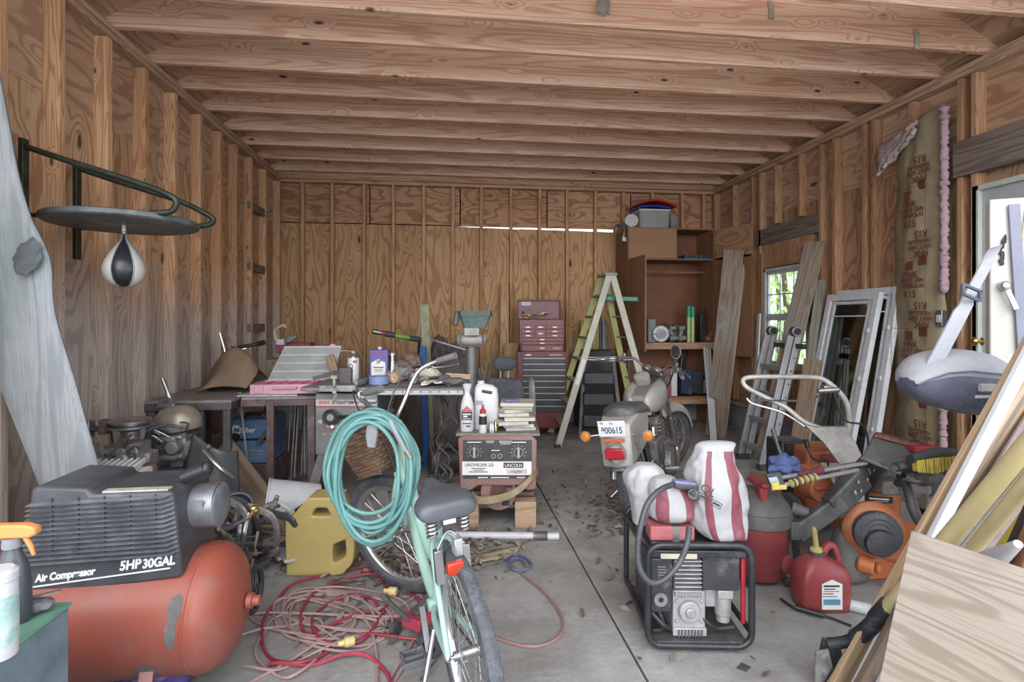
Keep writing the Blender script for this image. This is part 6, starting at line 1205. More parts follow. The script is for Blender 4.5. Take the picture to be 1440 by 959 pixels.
b = B(); b.cyl(c+V(.15, -.08, .42), c+V(.22, -.12, .40), .035, .03); b.cyl(c+V(.22, -.12, .40), c+V(.25, -.13, .36), .026); P('hose_port', b, vg, t)
for k in range(4): q = c+V(.15*math.cos(k*PI/2+.7), .15*math.sin(k*PI/2+.7), .025); b = B(); b.cyl(q+V(-.012, 0, 0), q+V(.012, 0, 0), .025); P('caster', b, black, t)

# petrol can
c = fl(1153, 852); c.z = 0; t = T('petrol_can', 'red plastic petrol can with beige spout on the right floor', 'petrol can', W=Matrix.Translation(c) @ rz(-.12) @ Matrix.Scale(.93, 4))
gr = mk('petrol_red', (.27, .045, .05), .42, var=.12, scale=4, dust=.4, dcol=(.34, .15, .16))
def sup(w_, d_, z, n=24, e=.35, ox=0): return [V(ox+w_*math.copysign(abs(math.cos(q))**e, math.cos(q)), d_*math.copysign(abs(math.sin(q))**e, math.sin(q)), z) for q in [k*2*PI/n for k in range(n)]]
b = B(); b.rings([sup(.115, .075, 0, ox=0), sup(.128, .085, .008), sup(.133, .09, .05), sup(.136, .092, .15), sup(.132, .09, .20), sup(.118, .08, .235, e=.5), sup(.085, .06, .262, ox=-.01, e=.6), sup(.05, .045, .28, ox=-.02, e=.8), sup(.042, .04, .285, ox=-.02, e=1)]); P('can_body', b, gr, t, local=True, bev=.0, sm=50)
b = B(); b.tube(catmull([(.0, 0, .265), (.04, 0, .33), (.075, 0, .33), (.10, 0, .27), (.105, 0, .225)], 6), .016, 10, sq=1.3); P('grip', b, gr, t, local=True)
b = B(); b.cyl((-.02, 0, .28), (-.02, 0, .305), .042, .04, 24); P('collar', b, black, t, local=True, bev=.003)
beig = mk('beige_spout', (.50, .42, .16), .5)
b = B(); b.lathe([(.034, 0), (.03, .02), (.014, .03), (.012, .04)], (-.02, 0, .30), (-.12, -.1, 1), n=20); b.tube([(-.02, 0, .33), (-.032, 0, .42), (-.036, 0, .435)], [.014, .013, .010], 12); b.box((-.026, -.012, .375), (.006, .006, .09)); P('spout', b, beig, t, local=True)
b = B(); b.prism([(-.055, -.085), (.055, -.085), (.055, .05), (.0, .075), (-.055, .05)], .002, fr((.012, -.0925, .115), (0, -1, 0), (1, 0, 0))); P('label_sheet', b, paper, t, local=True)
Mt = WM[t.name]; f_ = lambda x, z: Mt @ facing((x, -.0955, z), (0, -1, 0))
print_bars(f_(.008, .15), [(0, .006, .085, .009), (-.01, -.010, .06, .005), (0, -.022, .08, .003)], inkb, t); print_bars(f_(-.01, .115), [(0, 0, .055, .005)], inkr, t)
b = B(); b.box((.01, -.0952, .07), (.09, .001, .03)); b.box((.0, -.0952, .10), (.08, .001, .005)); P('blue_print', b, mk('print_blue', (.12, .3, .42), .5), t, local=True)
b = B(); a_ = fl(1192, 850, .028); e_ = fl(1226, 858, .028); b.lathe([(.022, 0), (.028, 0), (.028, .20), (.022, .20), (.022, 0)], a_, (e_-a_), n=24, cap=False); S('white_pipe_offcut', b, whitep, 'short white pipe offcut on the floor right of the petrol can', 'pipe')
b = B(); c = fl(1193, 815); b.rings([[c+V(.10*k_*math.cos(q)*(1+.2*noise.noise(V(q*1.3, z*4, 1))), .08*k_*math.sin(q)*(1+.3*noise.noise(V(q*2, z*5, 3))), z) for q in [i*2*PI/26 for i in range(26)]] for z, k_ in ((0, 1.1), (.05, 1.15), (.12, 1.0), (.2, .95), (.27, .75), (.31, .5), (.33, .15))]); S('grey_cloth_heap', b, mk('grey_olive_cloth', (.15, .145, .135), .9, bump=.6, bs=20), 'slumped grey-brown cloth bundle behind the petrol can', 'cloth bundle', sub=1)
b = B(); b.tube(catmull([fl(1098, 842, .01), fl(1120, 856, .01), fl(1160, 866, .008), fl(1197, 880, .008)], 6), .006); b.tube([fl(1118, 854, .02), fl(1160, 866, .02)], .012); S('air_line', b, blackm, 'thin black rod lying on the floor before the petrol can', 'rod')
b = B(); c = fl(1045, 940, .0); b.rings([[c+V(x, y, 0) for x, y in ((-.03, 0), (0, -.025), (.035, 0), (.01, .03))], [c+V(x, y, .006) for x, y in ((-.03, 0), (0, -.025), (.035, 0), (.01, .03))]]); S('slate_chip', b, dkst, 'small dark flat chip on the floor before the generator', 'chip')

# ---- generator
gc = fl(984, 918); gc = V(gc.x, gc.y, 0); GW = Matrix.Translation(gc) @ rz(-TH-.02)
t = T('portable_generator', 'portable generator in black tube frame with bags on top', 'generator', W=GW)
W2, DP, HT = .228, .50, .475
def loop(y, x0=-W2, x1=W2, z0=.03, z1=HT, r=.06):
    pts = []
    for cx, cz, a0 in ((x1-r, z0+r, -PI/2), (x1-r, z1-r, 0), (x0+r, z1-r, PI/2), (x0+r, z0+r, PI)):
        for k in range(6): a = a0+k/5*PI/2; pts.append(V(cx+r*math.cos(a), y, cz+r*math.sin(a)))
    return pts
frmm = mk('frame_black', (.045, .05, .058), .35, .4, dust=.3, dcol=(.2, .2, .22))
for y in (0, DP): b = B(); b.tube(loop(y), .0145, 12, True); P('frame_hoop', b, frmm, t, local=True)
for x in (-W2, W2):
    for z in (.09, HT-.05): b = B(); b.cyl((x, 0, z), (x, DP, z), .013); P('side_tube', b, frmm, t, local=True)
b = B(); b.box((0, DP/2, .045), (2*W2-.04, DP, .012)); P('base_tray', b, dkst, t, local=True)
b = B(); b.box((0, DP/2+.02, HT-.035), (2*W2-.05, DP-.06, .06)); b.box((0, .015, HT-.045), (2*W2-.03, .012, .035)); P('fuel_tank', b, frmm, t, local=True, bev=.015)
b = B(); b.box((-.09, .006, HT-.052), (.16, .004, .022)); P('pale_label', b, mk('pale_yellow_label', (.55, .52, .42), .6), t, local=True)
b = B(); b.box((-.165, .07, .29), (.095, .12, .24)); P('control_panel', b, mk('panel_black', (.03, .03, .035), .5, dust=.3), t, local=True, bev=.006)
b = B()
for k in range(5): b.box((-.165, .008, .375-k*.012), (.035, .004, .004))
P('panel_vent', b, steel, t, local=True)
b = B(); b.lathe([(.012, 0), (.03, 0), (.03, .015), (.012, .015), (.012, 0)], (-.172, .008, .235), (0, -1, 0), n=22, cap=False); P('outlet_ring', b, steel, t, local=True)
cast = mk('engine_casting', (.42, .42, .43), .5, .5, var=.2, scale=14, dust=.35, dcol=(.3, .28, .26))
b = B(); b.box((-.045, .12, .33), (.10, .14, .17), None)
for k in range(9): b.box((-.045, .10, .262+k*.019), (.122, .17, .006))
P('cylinder_head', b, cast, t, local=True, bev=.002)
b = B(); b.box((-.035, .13, .155), (.145, .18, .20)); b.cyl((-.035, .045, .165), (-.035, .02, .165), .052, .046, 28); b.cyl((-.035, .02, .165), (-.035, .008, .165), .024, .02, 20); b.box((-.035, .05, .075), (.15, .05, .035)); b.box((-.035, .036, .245), (.13, .02, .025))
for k in range(8): b.box((-.085+k*.014, .028, .245), (.006, .012, .03))
for x, z in ((-.09, .12), (.02, .12), (-.09, .21), (.02, .21)): b.cyl((x, .045, z), (x, .03, z), .008, n=8)
P('crankcase', b, cast, t, local=True, bev=.006)
b = B()
for k in range(8): b.box((-.085+k*.0145, .023, .072), (.006, .01, .03))
P('case_fin', b, dkst, t, local=True)
b = B(); b.box((.105, .10, .335), (.165, .14, .15)); b.box((.105, .028, .405), (.14, .012, .012)); P('air_filter_box', b, mk('filter_black', (.04, .042, .048), .45, dust=.3), t, local=True, bev=.018, seg=4)
b = B(); b.cyl((.13, .08, .13), (.13, .08, .22), .036, .036, 20); b.box((.13, .07, .235), (.07, .06, .04)); b.cyl((.13, .08, .10), (.13, .08, .13), .03); b.box((.08, .12, .2), (.06, .08, .08)); P('carburettor', b, cast, t, local=True, bev=.005)
for pp_, r_ in (([(.11, .07, .25), (.12, .05, .27), (.14, .06, .25), (.15, .08, .22)], .008), ([(.02, .05, .14), (.06, .04, .10), (.10, .05, .08), (.17, .05, .09)], .008), ([(-.2, .05, .15), (-.15, .04, .10), (-.12, .05, .08), (-.10, .05, .07)], .012), ([(-.2, .06, .19), (-.16, .04, .14), (-.15, .05, .08), (-.19, .06, .06)], .010)): b = B(); b.tube(catmull(pp_, 5), r_); P('engine_hose', b, blackm, t, local=True)
b = B(); b.box((.205, .04, .27), (.018, .02, .32)); P('red_guard', b, mk('guard_red', (.42, .03, .05), .4), t, local=True, bev=.004)
b = B(); b.cyl((-.12, .12, .26), (-.12, DP-.05, .26), .14, .14, 28) if 0 else b.cyl((0, .26, .22), (0, DP-.04, .22), .15, .15, 28); P('alternator', b, dkst, t, local=True, bev=.01)
b = B(); b.box((-.165, .30, .20), (.06, .25, .22)); P('battery', b, black, t, local=True, bev=.006)
for sx in (-1, 1):
    for y in (.06, DP-.06): b = B(); b.cyl((sx*(W2-.05), y, 0), (sx*(W2-.05), y, .04), .022, .018, 14); P('foot', b, rubber, t, local=True)
# on the generator
G = lambda x, y, z: GW @ V(x, y, z)
b = B(); b.box((0, 0, 0), (.20, .10, .065)); b.bm.transform(GW @ Matrix.Translation((-.105, .10, HT+.029)))
bx_ = S('pink_brick_pack', b, mk('pinkish_red', (.40, .11, .13), .6, var=.2, dust=.35, dcol=(.45, .3, .3)), 'faded red brick-shaped pack with tape on the generator', 'pack', bev=.006)
b = B(); b.box((0, 0, 0), (.03, .104, .069)); b.bm.transform(GW @ Matrix.Translation((-.09, .10, HT+.029))); P('tape_band', b, steel, bx_)
bagw = mk('white_woven_bag', (.39, .39, .41), .65, var=.1, bump=.5, bs=22); bagr = mk('bag_red_stripe', (.22, .06, .085), .6, var=.12, scale=6, dust=.2, dcol=(.6, .45, .48))
def sack(c, prof, n, stripes, seed, amp, tilt, name, label, cat, msub=1, sh=None):
    b = B(); rs = []; pv = catmull([V(q_[0], q_[1], q_[2]) for q_ in prof], 3); po = catmull([V(q_[0], q_[3], q_[4]) for q_ in prof], 3); prof = [(v_[0], max(.008, v_[1]), max(.008, v_[2]), o_[1], o_[2]) for v_, o_ in zip(pv, po)]
    for k, (z, a_, d_, ox, oy) in enumerate(prof):
        r = []
        for i in range(n):
            q = 2*PI*i/n; x = a_*math.copysign(abs(math.cos(q))**.75, math.cos(q)); y = d_*math.copysign(abs(math.sin(q))**.75, math.sin(q)); p = V(x, y, z); w_ = 1+amp*noise.noise(V(x*9+seed, y*9, z*7))+amp*.5*abs(noise.noise(V(x*22+seed, y*22, z*14)))+amp*.25*noise.noise(V(x*45, y*45+seed, z*30)); r.append(c+RT*(x*w_+ox+tilt*z)+FW*(y*w_+oy)+UP*z)
        rs.append(r)
    b.rings(rs); b.bm.faces.ensure_lookup_table()
    for i, f in enumerate(b.bm.faces):
        k, j = divmod(i, n)
        if k < len(prof)-1 and any(lo <= j < hi for lo, hi in stripes) and 2 <= k < len(prof)-9: f.material_index = 1
    return S(name, b, [bagw, bagr], label, cat, sub=msub)
c = G(.115, .095, HT+.002)
sack(c, [(0, .055, .05, .02, 0), (.015, .09, .08, .015, 0), (.06, .115, .095, .005, 0), (.12, .128, .10, 0, 0), (.19, .128, .10, -.005, 0), (.26, .118, .09, -.01, 0), (.32, .103, .075, -.01, 0), (.36, .088, .055, -.008, 0), (.39, .078, .045, -.005, .0), (.42, .082, .035, .0, 0), (.435, .06, .02, .0, 0), (.438, .02, .012, .0, 0)], 44, ((29, 31), (34, 38)), 3, .30, -.02, 'cement_bag', 'tall white sack with two red stripes standing on the generator', 'sack')
text('sack_text', 'QL', .05, facing(pt(996, 690, 2.33)-FW*.0, -FW+RT*-.3) @ Matrix.Rotation(-.5, 4, 'Z'), inkb, bpy.data.objects['cement_bag']); print_bars(facing(pt(998, 704, 2.322), -FW+RT*-.3) @ Matrix.Rotation(-.45, 4, 'Z'), [(0, .012, .10, .003), (0, -.012, .10, .003), (-.05, 0, .003, .027), (.05, 0, .003, .027), (-.02, 0, .05, .010), (.03, 0, .03, .010)], inkb, bpy.data.objects['cement_bag'])
c = G(-.10, .12, HT+.068)
sack(c, [(0, .05, .05, 0, 0), (.02, .09, .08, 0, 0), (.06, .105, .09, 0, 0), (.11, .10, .085, 0, 0), (.15, .085, .075, -.01, 0), (.18, .06, .06, -.02, 0), (.20, .04, .04, -.03, 0), (.205, .01, .01, -.03, 0)], 36, ((22, 26), (29, 32)), 8, .22, 0, 'crumpled_cement_bag', 'slumped half-empty white sack with red stripes on the faded red pack', 'sack')
c = G(-.215, .22, HT+.005)
sack(c, [(0, .03, .03, 0, 0), (.06, .04, .04, 0, 0), (.13, .055, .055, .01, -.01), (.18, .075, .07, .02, -.02), (.23, .08, .075, .02, -.02), (.27, .07, .06, .02, -.02), (.30, .04, .035, .02, -.02), (.305, .01, .01, .02, -.02)], 32, (), 5, .5, 0, 'plastic_bag', 'crumpled white plastic bag perched on the generator left rear corner', 'plastic bag')
t = T('torch_head', 'blue-topped plastic tool head lying on the slumped sack', 'tool', G(-.05, .06, .69))
b = B(); b.box(pt(962, 683, 2.42), (.105, .05, .028), Matrix.Rotation(.15, 4, 'Y')); P('tool_body', b, black, t, bev=.008)
b = B(); b.box(pt(962, 678, 2.42), (.10, .045, .012), Matrix.Rotation(.15, 4, 'Y')); P('violet_top', b, mk('violet_plastic', (.22, .22, .42), .4), t, bev=.004)
b = B(); b.cyl(pt(975, 695, 2.37), pt(975, 695, 2.42), .022, .022, 20); b.cyl(pt(972, 690, 2.38), pt(980, 702, 2.38), .016); P('nozzle', b, black, t)
b = B(); b.tube(catmull([pt(945, 682, 2.4), pt(930, 688, 2.34), pt(912, 706, 2.30), pt(902, 735, 2.28), pt(897, 770, 2.27), pt(900, 800, 2.26), pt(915, 819, 2.26), pt(935, 814, 2.27), pt(955, 792, 2.28), pt(966, 765, 2.29), pt(969, 742, 2.33)], 8), .0125, 12); P('hose', b, black, t)
# ================================================================ MOTORCYCLE (local: x forward, y left, z up)
MW = Matrix.Translation((1.40, 3.80, 0)) @ rz(math.radians(57.5)) @ Matrix.Rotation(-math.radians(6), 4, 'X')
t = T('motorcycle', 'dusty silver motorcycle with plate 900615 parked facing the back wall', 'motorcycle', W=MW)
cream = mk('dusty_silver_paint', (.40, .385, .37), .4, .15, var=.15, scale=3, dust=.3, dcol=(.46, .44, .42)); mdk = mk('dusty_black_seat', (.09, .09, .095), .5, var=.3, scale=5, dust=.45, dcol=(.24, .23, .23))
mch = mk('dusty_chrome', (.50, .49, .48), .32, .85, var=.25, scale=12, dust=.4, dcol=(.36, .34, .33))
def wheel(x, R_, w_, spokes, par, y=0, tread=rubber):
    b = B(); b.lathe([(R_-w_*.9, -w_*.35), (R_-w_*.5, -w_*.5), (R_-w_*.12, -w_*.38), (R_, -w_*.12), (R_, w_*.12), (R_-w_*.12, w_*.38), (R_-w_*.5, w_*.5), (R_-w_*.9, w_*.35), (R_-w_*.9, -w_*.35)], (x, y, R_), (0, 1, 0), n=64, cap=False); ty = P('tyre', b, tread, par, local=True)
    ri = R_-w_*.9; b = B(); b.lathe([(ri+.004, -w_*.3), (ri-.012, -w_*.32), (ri-.02, -w_*.1), (ri-.02, w_*.1), (ri-.012, w_*.32), (ri+.004, w_*.3)], (x, y, R_), (0, 1, 0), n=64, cap=False); P('rim', b, mch if w_ > .06 else chrome, par, local=True)
    b = B(); b.cyl((x, y-.045, R_), (x, y+.045, R_), .028, n=20); b.cyl((x, y-.05, R_), (x, y-.04, R_), .04, n=20); b.cyl((x, y+.05, R_), (x, y+.04, R_), .04, n=20); P('hub', b, mch, par, local=True)
    b = B()
    for k in range(spokes):
        q = k*2*PI/spokes; s = 1 if k % 2 else -1; q2 = q+(.35 if (k//2) % 2 else -.35); b.cyl((x+.034*math.cos(q2), y+s*.042, R_+.034*math.sin(q2)), (x+(ri-.015)*math.cos(q), y, R_+(ri-.015)*math.sin(q)), .0018, n=5)
    P('spoke', b, chrome, par, local=True)
LP = lambda *a, **k: P(*a, local=True, **k)
MST = Matrix.Translation((1.18, 0, .98)) @ Matrix.Rotation(math.radians(-30), 4, V(-.26, 0, .66).normalized()) @ Matrix.Translation((-1.18, 0, -.98))
P_base = P
wheel(0, .31, .12, 36, t)
def P(nm, b, mat, parent=None, **k): b.bm.transform(MST); return P_base(nm, b, mat, parent, **k)
wheel(1.46, .32, .095, 36, t)
P = P_base
def LPf(nm, b, *a_, **k): b.bm.transform(MST); return P(nm, b, *a_, local=True, **k)
# fenders
def fender(x, zc, R_, a0, a1, w_, mat, nm):
    b = B(); b.sheet(lambda u, v: V(x+(R_-.10*abs(v-.5)**2*3)*math.cos(a0+(a1-a0)*u), (v-.5)*w_, zc+(R_-.10*abs(v-.5)**2*3)*math.sin(a0+(a1-a0)*u)), 26, 12); return (LPf if x > 1 else LP)(nm, b, mat, t, solid=.006)
fender(0, .31, .36, 1.2, 2.75, .17, cream, 'rear_fender'); fender(1.46, .32, .355, .3, 2.2, .13, cream, 'front_fender')
LP0 = LP; TAIL = Matrix.Translation((0, 0, .10))
def LP(nm, b, *a_, **k): b.bm.transform(TAIL); return P(nm, b, *a_, local=True, **k)
MW0 = MW; MW = MW @ TAIL
# tail section and plate
b = B(); b.rings([[V(-.42+.03*abs(s), s*.105, .385), V(-.42+.03*abs(s), s*.115, .60), V(-.40+.03*abs(s), s*.10, .68), V(-.20, s*.135, .72), V(.08, s*.14, .70), V(.02, s*.135, .48)] for s in (-1, -.5, 0, .5, 1)]); LP('tail_cowl', b, cream, t, bev=.02, seg=3)
b = B(); b.box((-.430, 0, .485), (.03, .14, .075)); LP('tail_lamp', b, mk('red_lens', (.40, .02, .03), .25), t, bev=.012, seg=3)
b = B(); b.lathe([(.062, 0), (.075, 0), (.075, .012), (.062, .012), (.062, 0)], (-.43, 0, .49), (-1, 0, 0), n=30, cap=False, sc=(1, 1)); LP('lamp_bezel', b, mch, t)
b = B(); b.box((-.437, 0, .575), (.012, .15, .022)); LP('orange_reflector', b, mk('orange_lens', (.60, .13, .05), .35), t, bev=.003)
pM = Matrix.Translation((-.450, 0, .655)) @ Matrix.Rotation(-.15, 4, 'Y')
b = B(); b.box((0, 0, 0), (.004, .185, .108)); b.bm.transform(pM); pl_ = LP('licence_plate', b, mk('plate_white', (.66, .66, .68), .5, var=.05), t, bev=.006)
fP = MW @ pM @ facing((-.003, 0, -.012), (-1, 0, 0)); text('plate_number', '900615', .060, fP, mk('plate_blue', (.04, .05, .13), .5), pl_, sx=.80, bold=.0006); text('plate_state', 'VA', .024, MW @ pM @ facing((-.003, 0, .036), (-1, 0, 0)), mk('plate_blue', (0, 0, 0)), pl_, sx=.8)
b = B(); b.box((-.0035, .065, .040), (.001, .022, .014)); b.bm.transform(pM); LP('plate_sticker', b, mk('sticker_ochre', (.5, .35, .1), .5), pl_)
amb = mk('amber_lens', (.62, .22, .04), .3)
for s, nm in ((1, 'turn_signal'), (-1, 'turn_signal')):
    b = B(); b.cyl((-.33, s*.07, .60), (-.36, s*.20, .59), .008); o = LP(nm, b, mch, t)
    b = B(); b.lathe([(0, -.03), (.03, -.025), (.038, 0), (.038, .006)], (-.36, s*.215, .59), (-1, 0, 0), n=22); LP('signal_housing', b, mch, o); b = B(); b.lathe([(.036, .006), (.03, .018), (0, .024)], (-.36, s*.215, .59), (-1, 0, 0), n=22); LP('signal_lens', b, amb, o)
    b = B(); b.tube(catmull([(-.33, s*.09, .60), (-.30, s*.14, .50), (-.25, s*.15, .36), (-.18, s*.14, .30)], 6), .006); LP('guard_bar', b, mch, t)
LP = LP0; MW = MW0
# seat, tank
b = B(); b.rings([[V(x, y*w_, z+dz) for y, dz in ((-1, -.05), (-.95, .0), (-.6, .035), (0, .05), (.6, .035), (.95, .0), (1, -.05), (0, -.07))] for x, z, w_ in ((-.28, .83, .10), (-.2, .85, .14), (-.02, .84, .16), (.15, .81, .15), (.28, .79, .11), (.42, .78, .07), (.46, .78, .04))]); LP('seat', b, mdk, t, sub=2)
for s in (-1, 1):
    b = B(); b.rings([[V(x, s*(.035+w_*.95*(.5+.5*math.cos(q))), zc+h*math.sin(q)) for q in [k*2*PI/18 for k in range(18)]] for x, zc, w_, h in ((.36, .80, .05, .05), (.42, .81, .10, .09), (.55, .82, .14, .115), (.70, .83, .15, .125), (.85, .845, .13, .11), (.95, .86, .08, .07), (.98, .86, .03, .03))]); LP('fuel_tank', b, cream, t, sub=1)
b = B(); b.rings([[V(x, -.06, z-.1), V(x, -.06, z), V(x, 0, z+.012), V(x, .06, z), V(x, .06, z-.1)] for x, z in ((.38, .86), (.55, .905), (.75, .925), (.92, .92), (.99, .88))]); LP('tank_console', b, mk('console_dust', (.22, .21, .205), .6, dust=.3), t, sm=60)
b = B(); b.lathe([(0, .10), (.03, .10), (.065, .085), (.07, .06), (.065, 0), (.05, -.03)], (.72, .02, .93), (-.55, 0, 1), n=28); LP('gauge', b, mk('gauge_dust', (.34, .32, .3), .5, dust=.3), t)
# fork, headlamp, bars
for s in (-1, 1): b = B(); b.cyl((1.44, s*.085, .32), (1.18, s*.085, .98), .02, .018, 14); b.cyl((1.44, s*.085, .30), (1.34, s*.085, .56), .03, .027, 14); LPf('fork_leg', b, mch, t)
b = B(); b.lathe([(0, -.10), (.07, -.06), (.085, 0), (.085, .02), (.06, .03), (0, .035)], (1.28, 0, .90), (1, 0, .1), n=28); LPf('headlamp', b, mch, t); b = B(); b.box((1.17, 0, .98), (.08, .22, .03)); b.box((1.22, 0, .84), (.08, .22, .03)); b.cyl((1.10, .05, 1.0), (1.14, .05, 1.03), .045); b.cyl((1.1, -.06, 1.0), (1.14, -.06, 1.03), .045); LPf('fork_clamp', b, mch, t, bev=.006)
hb = [(.93, .46, 1.05), (1.05, .36, 1.07), (1.12, .22, 1.09), (1.15, .10, 1.02), (1.16, 0, 1.01), (1.15, -.10, 1.02), (1.12, -.22, 1.09), (1.05, -.36, 1.07), (.93, -.46, 1.05)]
b = B(); b.tube(catmull([V(*p) for p in hb], 6), .012, 10); LPf('handlebar', b, mch, t)
for s in (-1, 1):
    b = B(); b.cyl((.90, s*.50, 1.045), (1.0, s*.41, 1.06), .018, .018, 12); LPf('grip', b, mk('worn_grip', (.14, .13, .13), .7, dust=.4), t)
    b = B(); b.tube(catmull([(1.06, s*.34, 1.07), (1.06, s*.42, 1.05), (.98, s*.52, 1.04)], 5), .007); b.box((1.05, s*.33, 1.07), (.06, .06, .05)); b.cyl((1.08, s*.30, 1.10), (1.08, s*.30, 1.13), .02); LPf('brake_lever', b, mch, t, bev=.004)
b = B(); b.cyl((1.07, -.30, 1.08), (1.02, -.34, 1.20), .006); LPf('mirror_stalk', b, mch, t)
b = B(); b.lathe([(0, .03), (.04, .025), (.058, .008), (.06, 0), (.05, -.002), (0, 0)], (1.0, -.34, 1.235), (1, .1, .1), n=28, sc=(1.1, .85)); LPf('mirror', b, mk('mirror_back', (.35, .32, .3), .4, .5), t)
b = B(); b.lathe([(0, -.004), (.050, -.003)], (1.0, -.34, 1.235), (1, .1, .1), n=28, sc=(1.1, .85)); LPf('mirror_glass', b, mk('mirror_glass', (.35, .33, .31), .15, .9), t)
b = B(); b.tube(catmull([(1.05, -.3, 1.06), (1.15, -.2, .95), (1.2, -.1, .8), (1.1, -.08, .6)], 6), .006); b.tube(catmull([(1.05, .3, 1.06), (1.15, .2, .95), (1.2, .1, .8), (1.1, .08, .6)], 6), .006); LPf('control_cable', b, blackm, t)
# frame, engine, exhaust, shocks
b = B(); b.tube([(1.15, 0, .85), (.85, 0, .76), (.4, 0, .68), (-.1, 0, .66)], .02)
for s in (-1, 1): b.tube([V(1.14, 0, .78), V(.95, s*.08, .35), V(.85, s*.10, .18), V(.35, s*.12, .18), V(.28, s*.12, .40), V(.32, s*.08, .66)], .018); b.cyl((.30, s*.11, .3), (0, s*.11, .31), .022)
LP('frame', b, blackm, t)
b = B(); b.box((.60, 0, .33), (.40, .26, .24)); b.cyl((.55, -.14, .30), (.55, -.19, .30), .10, .09, 26); b.cyl((.55, .14, .30), (.55, .19, .30), .10, .09, 26)
for k in range(6): b.box((.66, 0, .47+k*.028), (.2, .24, .010))
b.box((.66, 0, .55), (.15, .18, .22)); LP('engine', b, gal, t, bev=.006)
for s in (-1, 1):
    b = B(); b.cyl((.02, s*.15, .33), (.12, s*.15, .66), .018, n=12); b.cyl((.0, s*.15, .30), (.03, s*.15, .38), .03); o = LP('shock_absorber', b, mch, t)
    b = B(); b.tube([V(.03+.085*f, s*.15, .37+.25*f)+V(.026*math.cos(f*50), .026*math.sin(f*50), 0) for f in [k/90 for k in range(91)]], .005, 6); LP('spring', b, mch, o)
b = B(); b.tube(catmull([(.75, -.12, .45), (.9, -.17, .35), (.7, -.19, .2), (.3, -.21, .2), (.1, -.22, .21)], 6), .022, 12); b.cyl((.15, -.22, .205), (-.38, -.22, .25), .042, .038, 20); LP('exhaust', b, mch, t)
b = B(); b.tube([(.5, -.2, .25), (.48, -.34, .26)], .014); b.box((.48, -.34, .265), (.05, .11, .025)); b.tube([(.1, -.18, .36), (.08, -.27, .37)], .012); b.box((.08, -.27, .375), (.04, .10, .022)); b.tube([(-.12, -.17, .46), (.3, -.19, .52)], .011); LP('foot_peg', b, mch, t, bev=.005)
b = B(); b.box((.08, -.17, .50), (.26, .07, .20)); LP('side_cover', b, mk('side_cover_black', (.07, .07, .075), .5, dust=.4), t, bev=.02, seg=3)
b = B(); b.tube([MW.inverted() @ (MW @ V(.45, .12, .22)), V(.38, .30, .055)], .012); LP('side_stand', b, steel, t)

# ================================================================ BICYCLE (local: x forward, y left)
BW = Matrix.Translation((.105, 1.86, 0)) @ rz(math.atan2(1.123, -.30)) @ Matrix.Rotation(-math.radians(5), 4, 'X')
t = T('bicycle', 'mint green cruiser bicycle with black saddle and wicker basket in the foreground', 'bicycle', W=BW)
mint = mk('mint_paint', (.34, .52, .46), .35, var=.08, scale=4, dust=.2, dcol=(.42, .46, .44)); tyre = mk('bike_tyre', (.085, .09, .11), .7, var=.25, scale=20, dust=.4, dcol=(.2, .21, .25), bump=.6, bs=70)
silver = mk('silver_rim', (.62, .63, .66), .3, .85, var=.08, dust=.15)
def bwheel(x):
    R_, w_ = .335, .054
    b = B(); b.lathe([(R_-.052, -.020), (R_-.03, -.027), (R_-.008, -.020), (R_, -.006), (R_, .006), (R_-.008, .020), (R_-.03, .027), (R_-.052, .020), (R_-.052, -.020)], (x, 0, R_), (0, 1, 0), n=72, cap=False); LP('tyre', b, tyre, t)
    b = B(); b.lathe([(R_-.045, -.018), (R_-.075, -.016), (R_-.082, -.006), (R_-.082, .006), (R_-.075, .016), (R_-.045, .018)], (x, 0, R_), (0, 1, 0), n=72, cap=False); LP('rim', b, silver, t)
    b = B(); b.cyl((x, -.05, R_), (x, .05, R_), .016, n=16)
    for s in (-1, 1): b.cyl((x, s*.033, R_), (x, s*.029, R_), .030, n=20); b.cyl((x, s*.05, R_), (x, s*.078, R_), .007, n=8); b.cyl((x, s*.062, R_), (x, s*.07, R_), .012, n=6)
    LP('hub', b, chrome, t)
    b = B()
    for k in range(36):
        q = k*2*PI/36; s = 1 if k % 2 else -1; q2 = q+(.9 if (k//2) % 2 else -.9); b.cyl((x+.028*math.cos(q2), s*.031, R_+.028*math.sin(q2)), (x+(R_-.08)*math.cos(q), 0, R_+(R_-.08)*math.sin(q)), .0014, n=4)
    LP('spoke', b, chrome, t)
HT0, HT1, BBp, ST1 = V(1.00, 0, .70), V(.955, 0, .90), V(.44, 0, .29), V(.30, 0, .66)
STEER = Matrix.Translation(HT0) @ Matrix.Rotation(math.radians(38), 4, (HT1-HT0).normalized()) @ Matrix.Translation(-HT0)
LPn = LP
def LPs(nm, b, *a_, **k): b.bm.transform(STEER); return P(nm, b, *a_, local=True, **k)
bwheel(0); LP = LPs; bwheel(1.15); LP = LPn
b = B(); b.cyl(HT0, HT1, .022, n=18); b.tube(catmull([HT0+V(-.0, 0, .03), V(.80, 0, .46), V(.62, 0, .34), BBp], 6), .024, 14); b.tube(catmull([HT1+V(0, 0, -.03), V(.72, 0, .60), V(.5, 0, .50), V(.36, 0, .50)], 6), .022, 14); b.cyl(BBp, ST1, .019, n=14); b.cyl(BBp+V(0, -.04, 0), BBp+V(0, .04, 0), .026, n=18)
for s in (-1, 1): b.tube(catmull([BBp+V(-.03, s*.02, 0), V(.28, s*.045, .30), V(.0, s*.066, .335)], 5), .013, 10); b.tube(catmull([ST1+V(0, s*.015, -.04), V(.22, s*.045, .60), V(.0, s*.068, .335)], 5), .011, 10)
LP('frame', b, mint, t)
b = B()
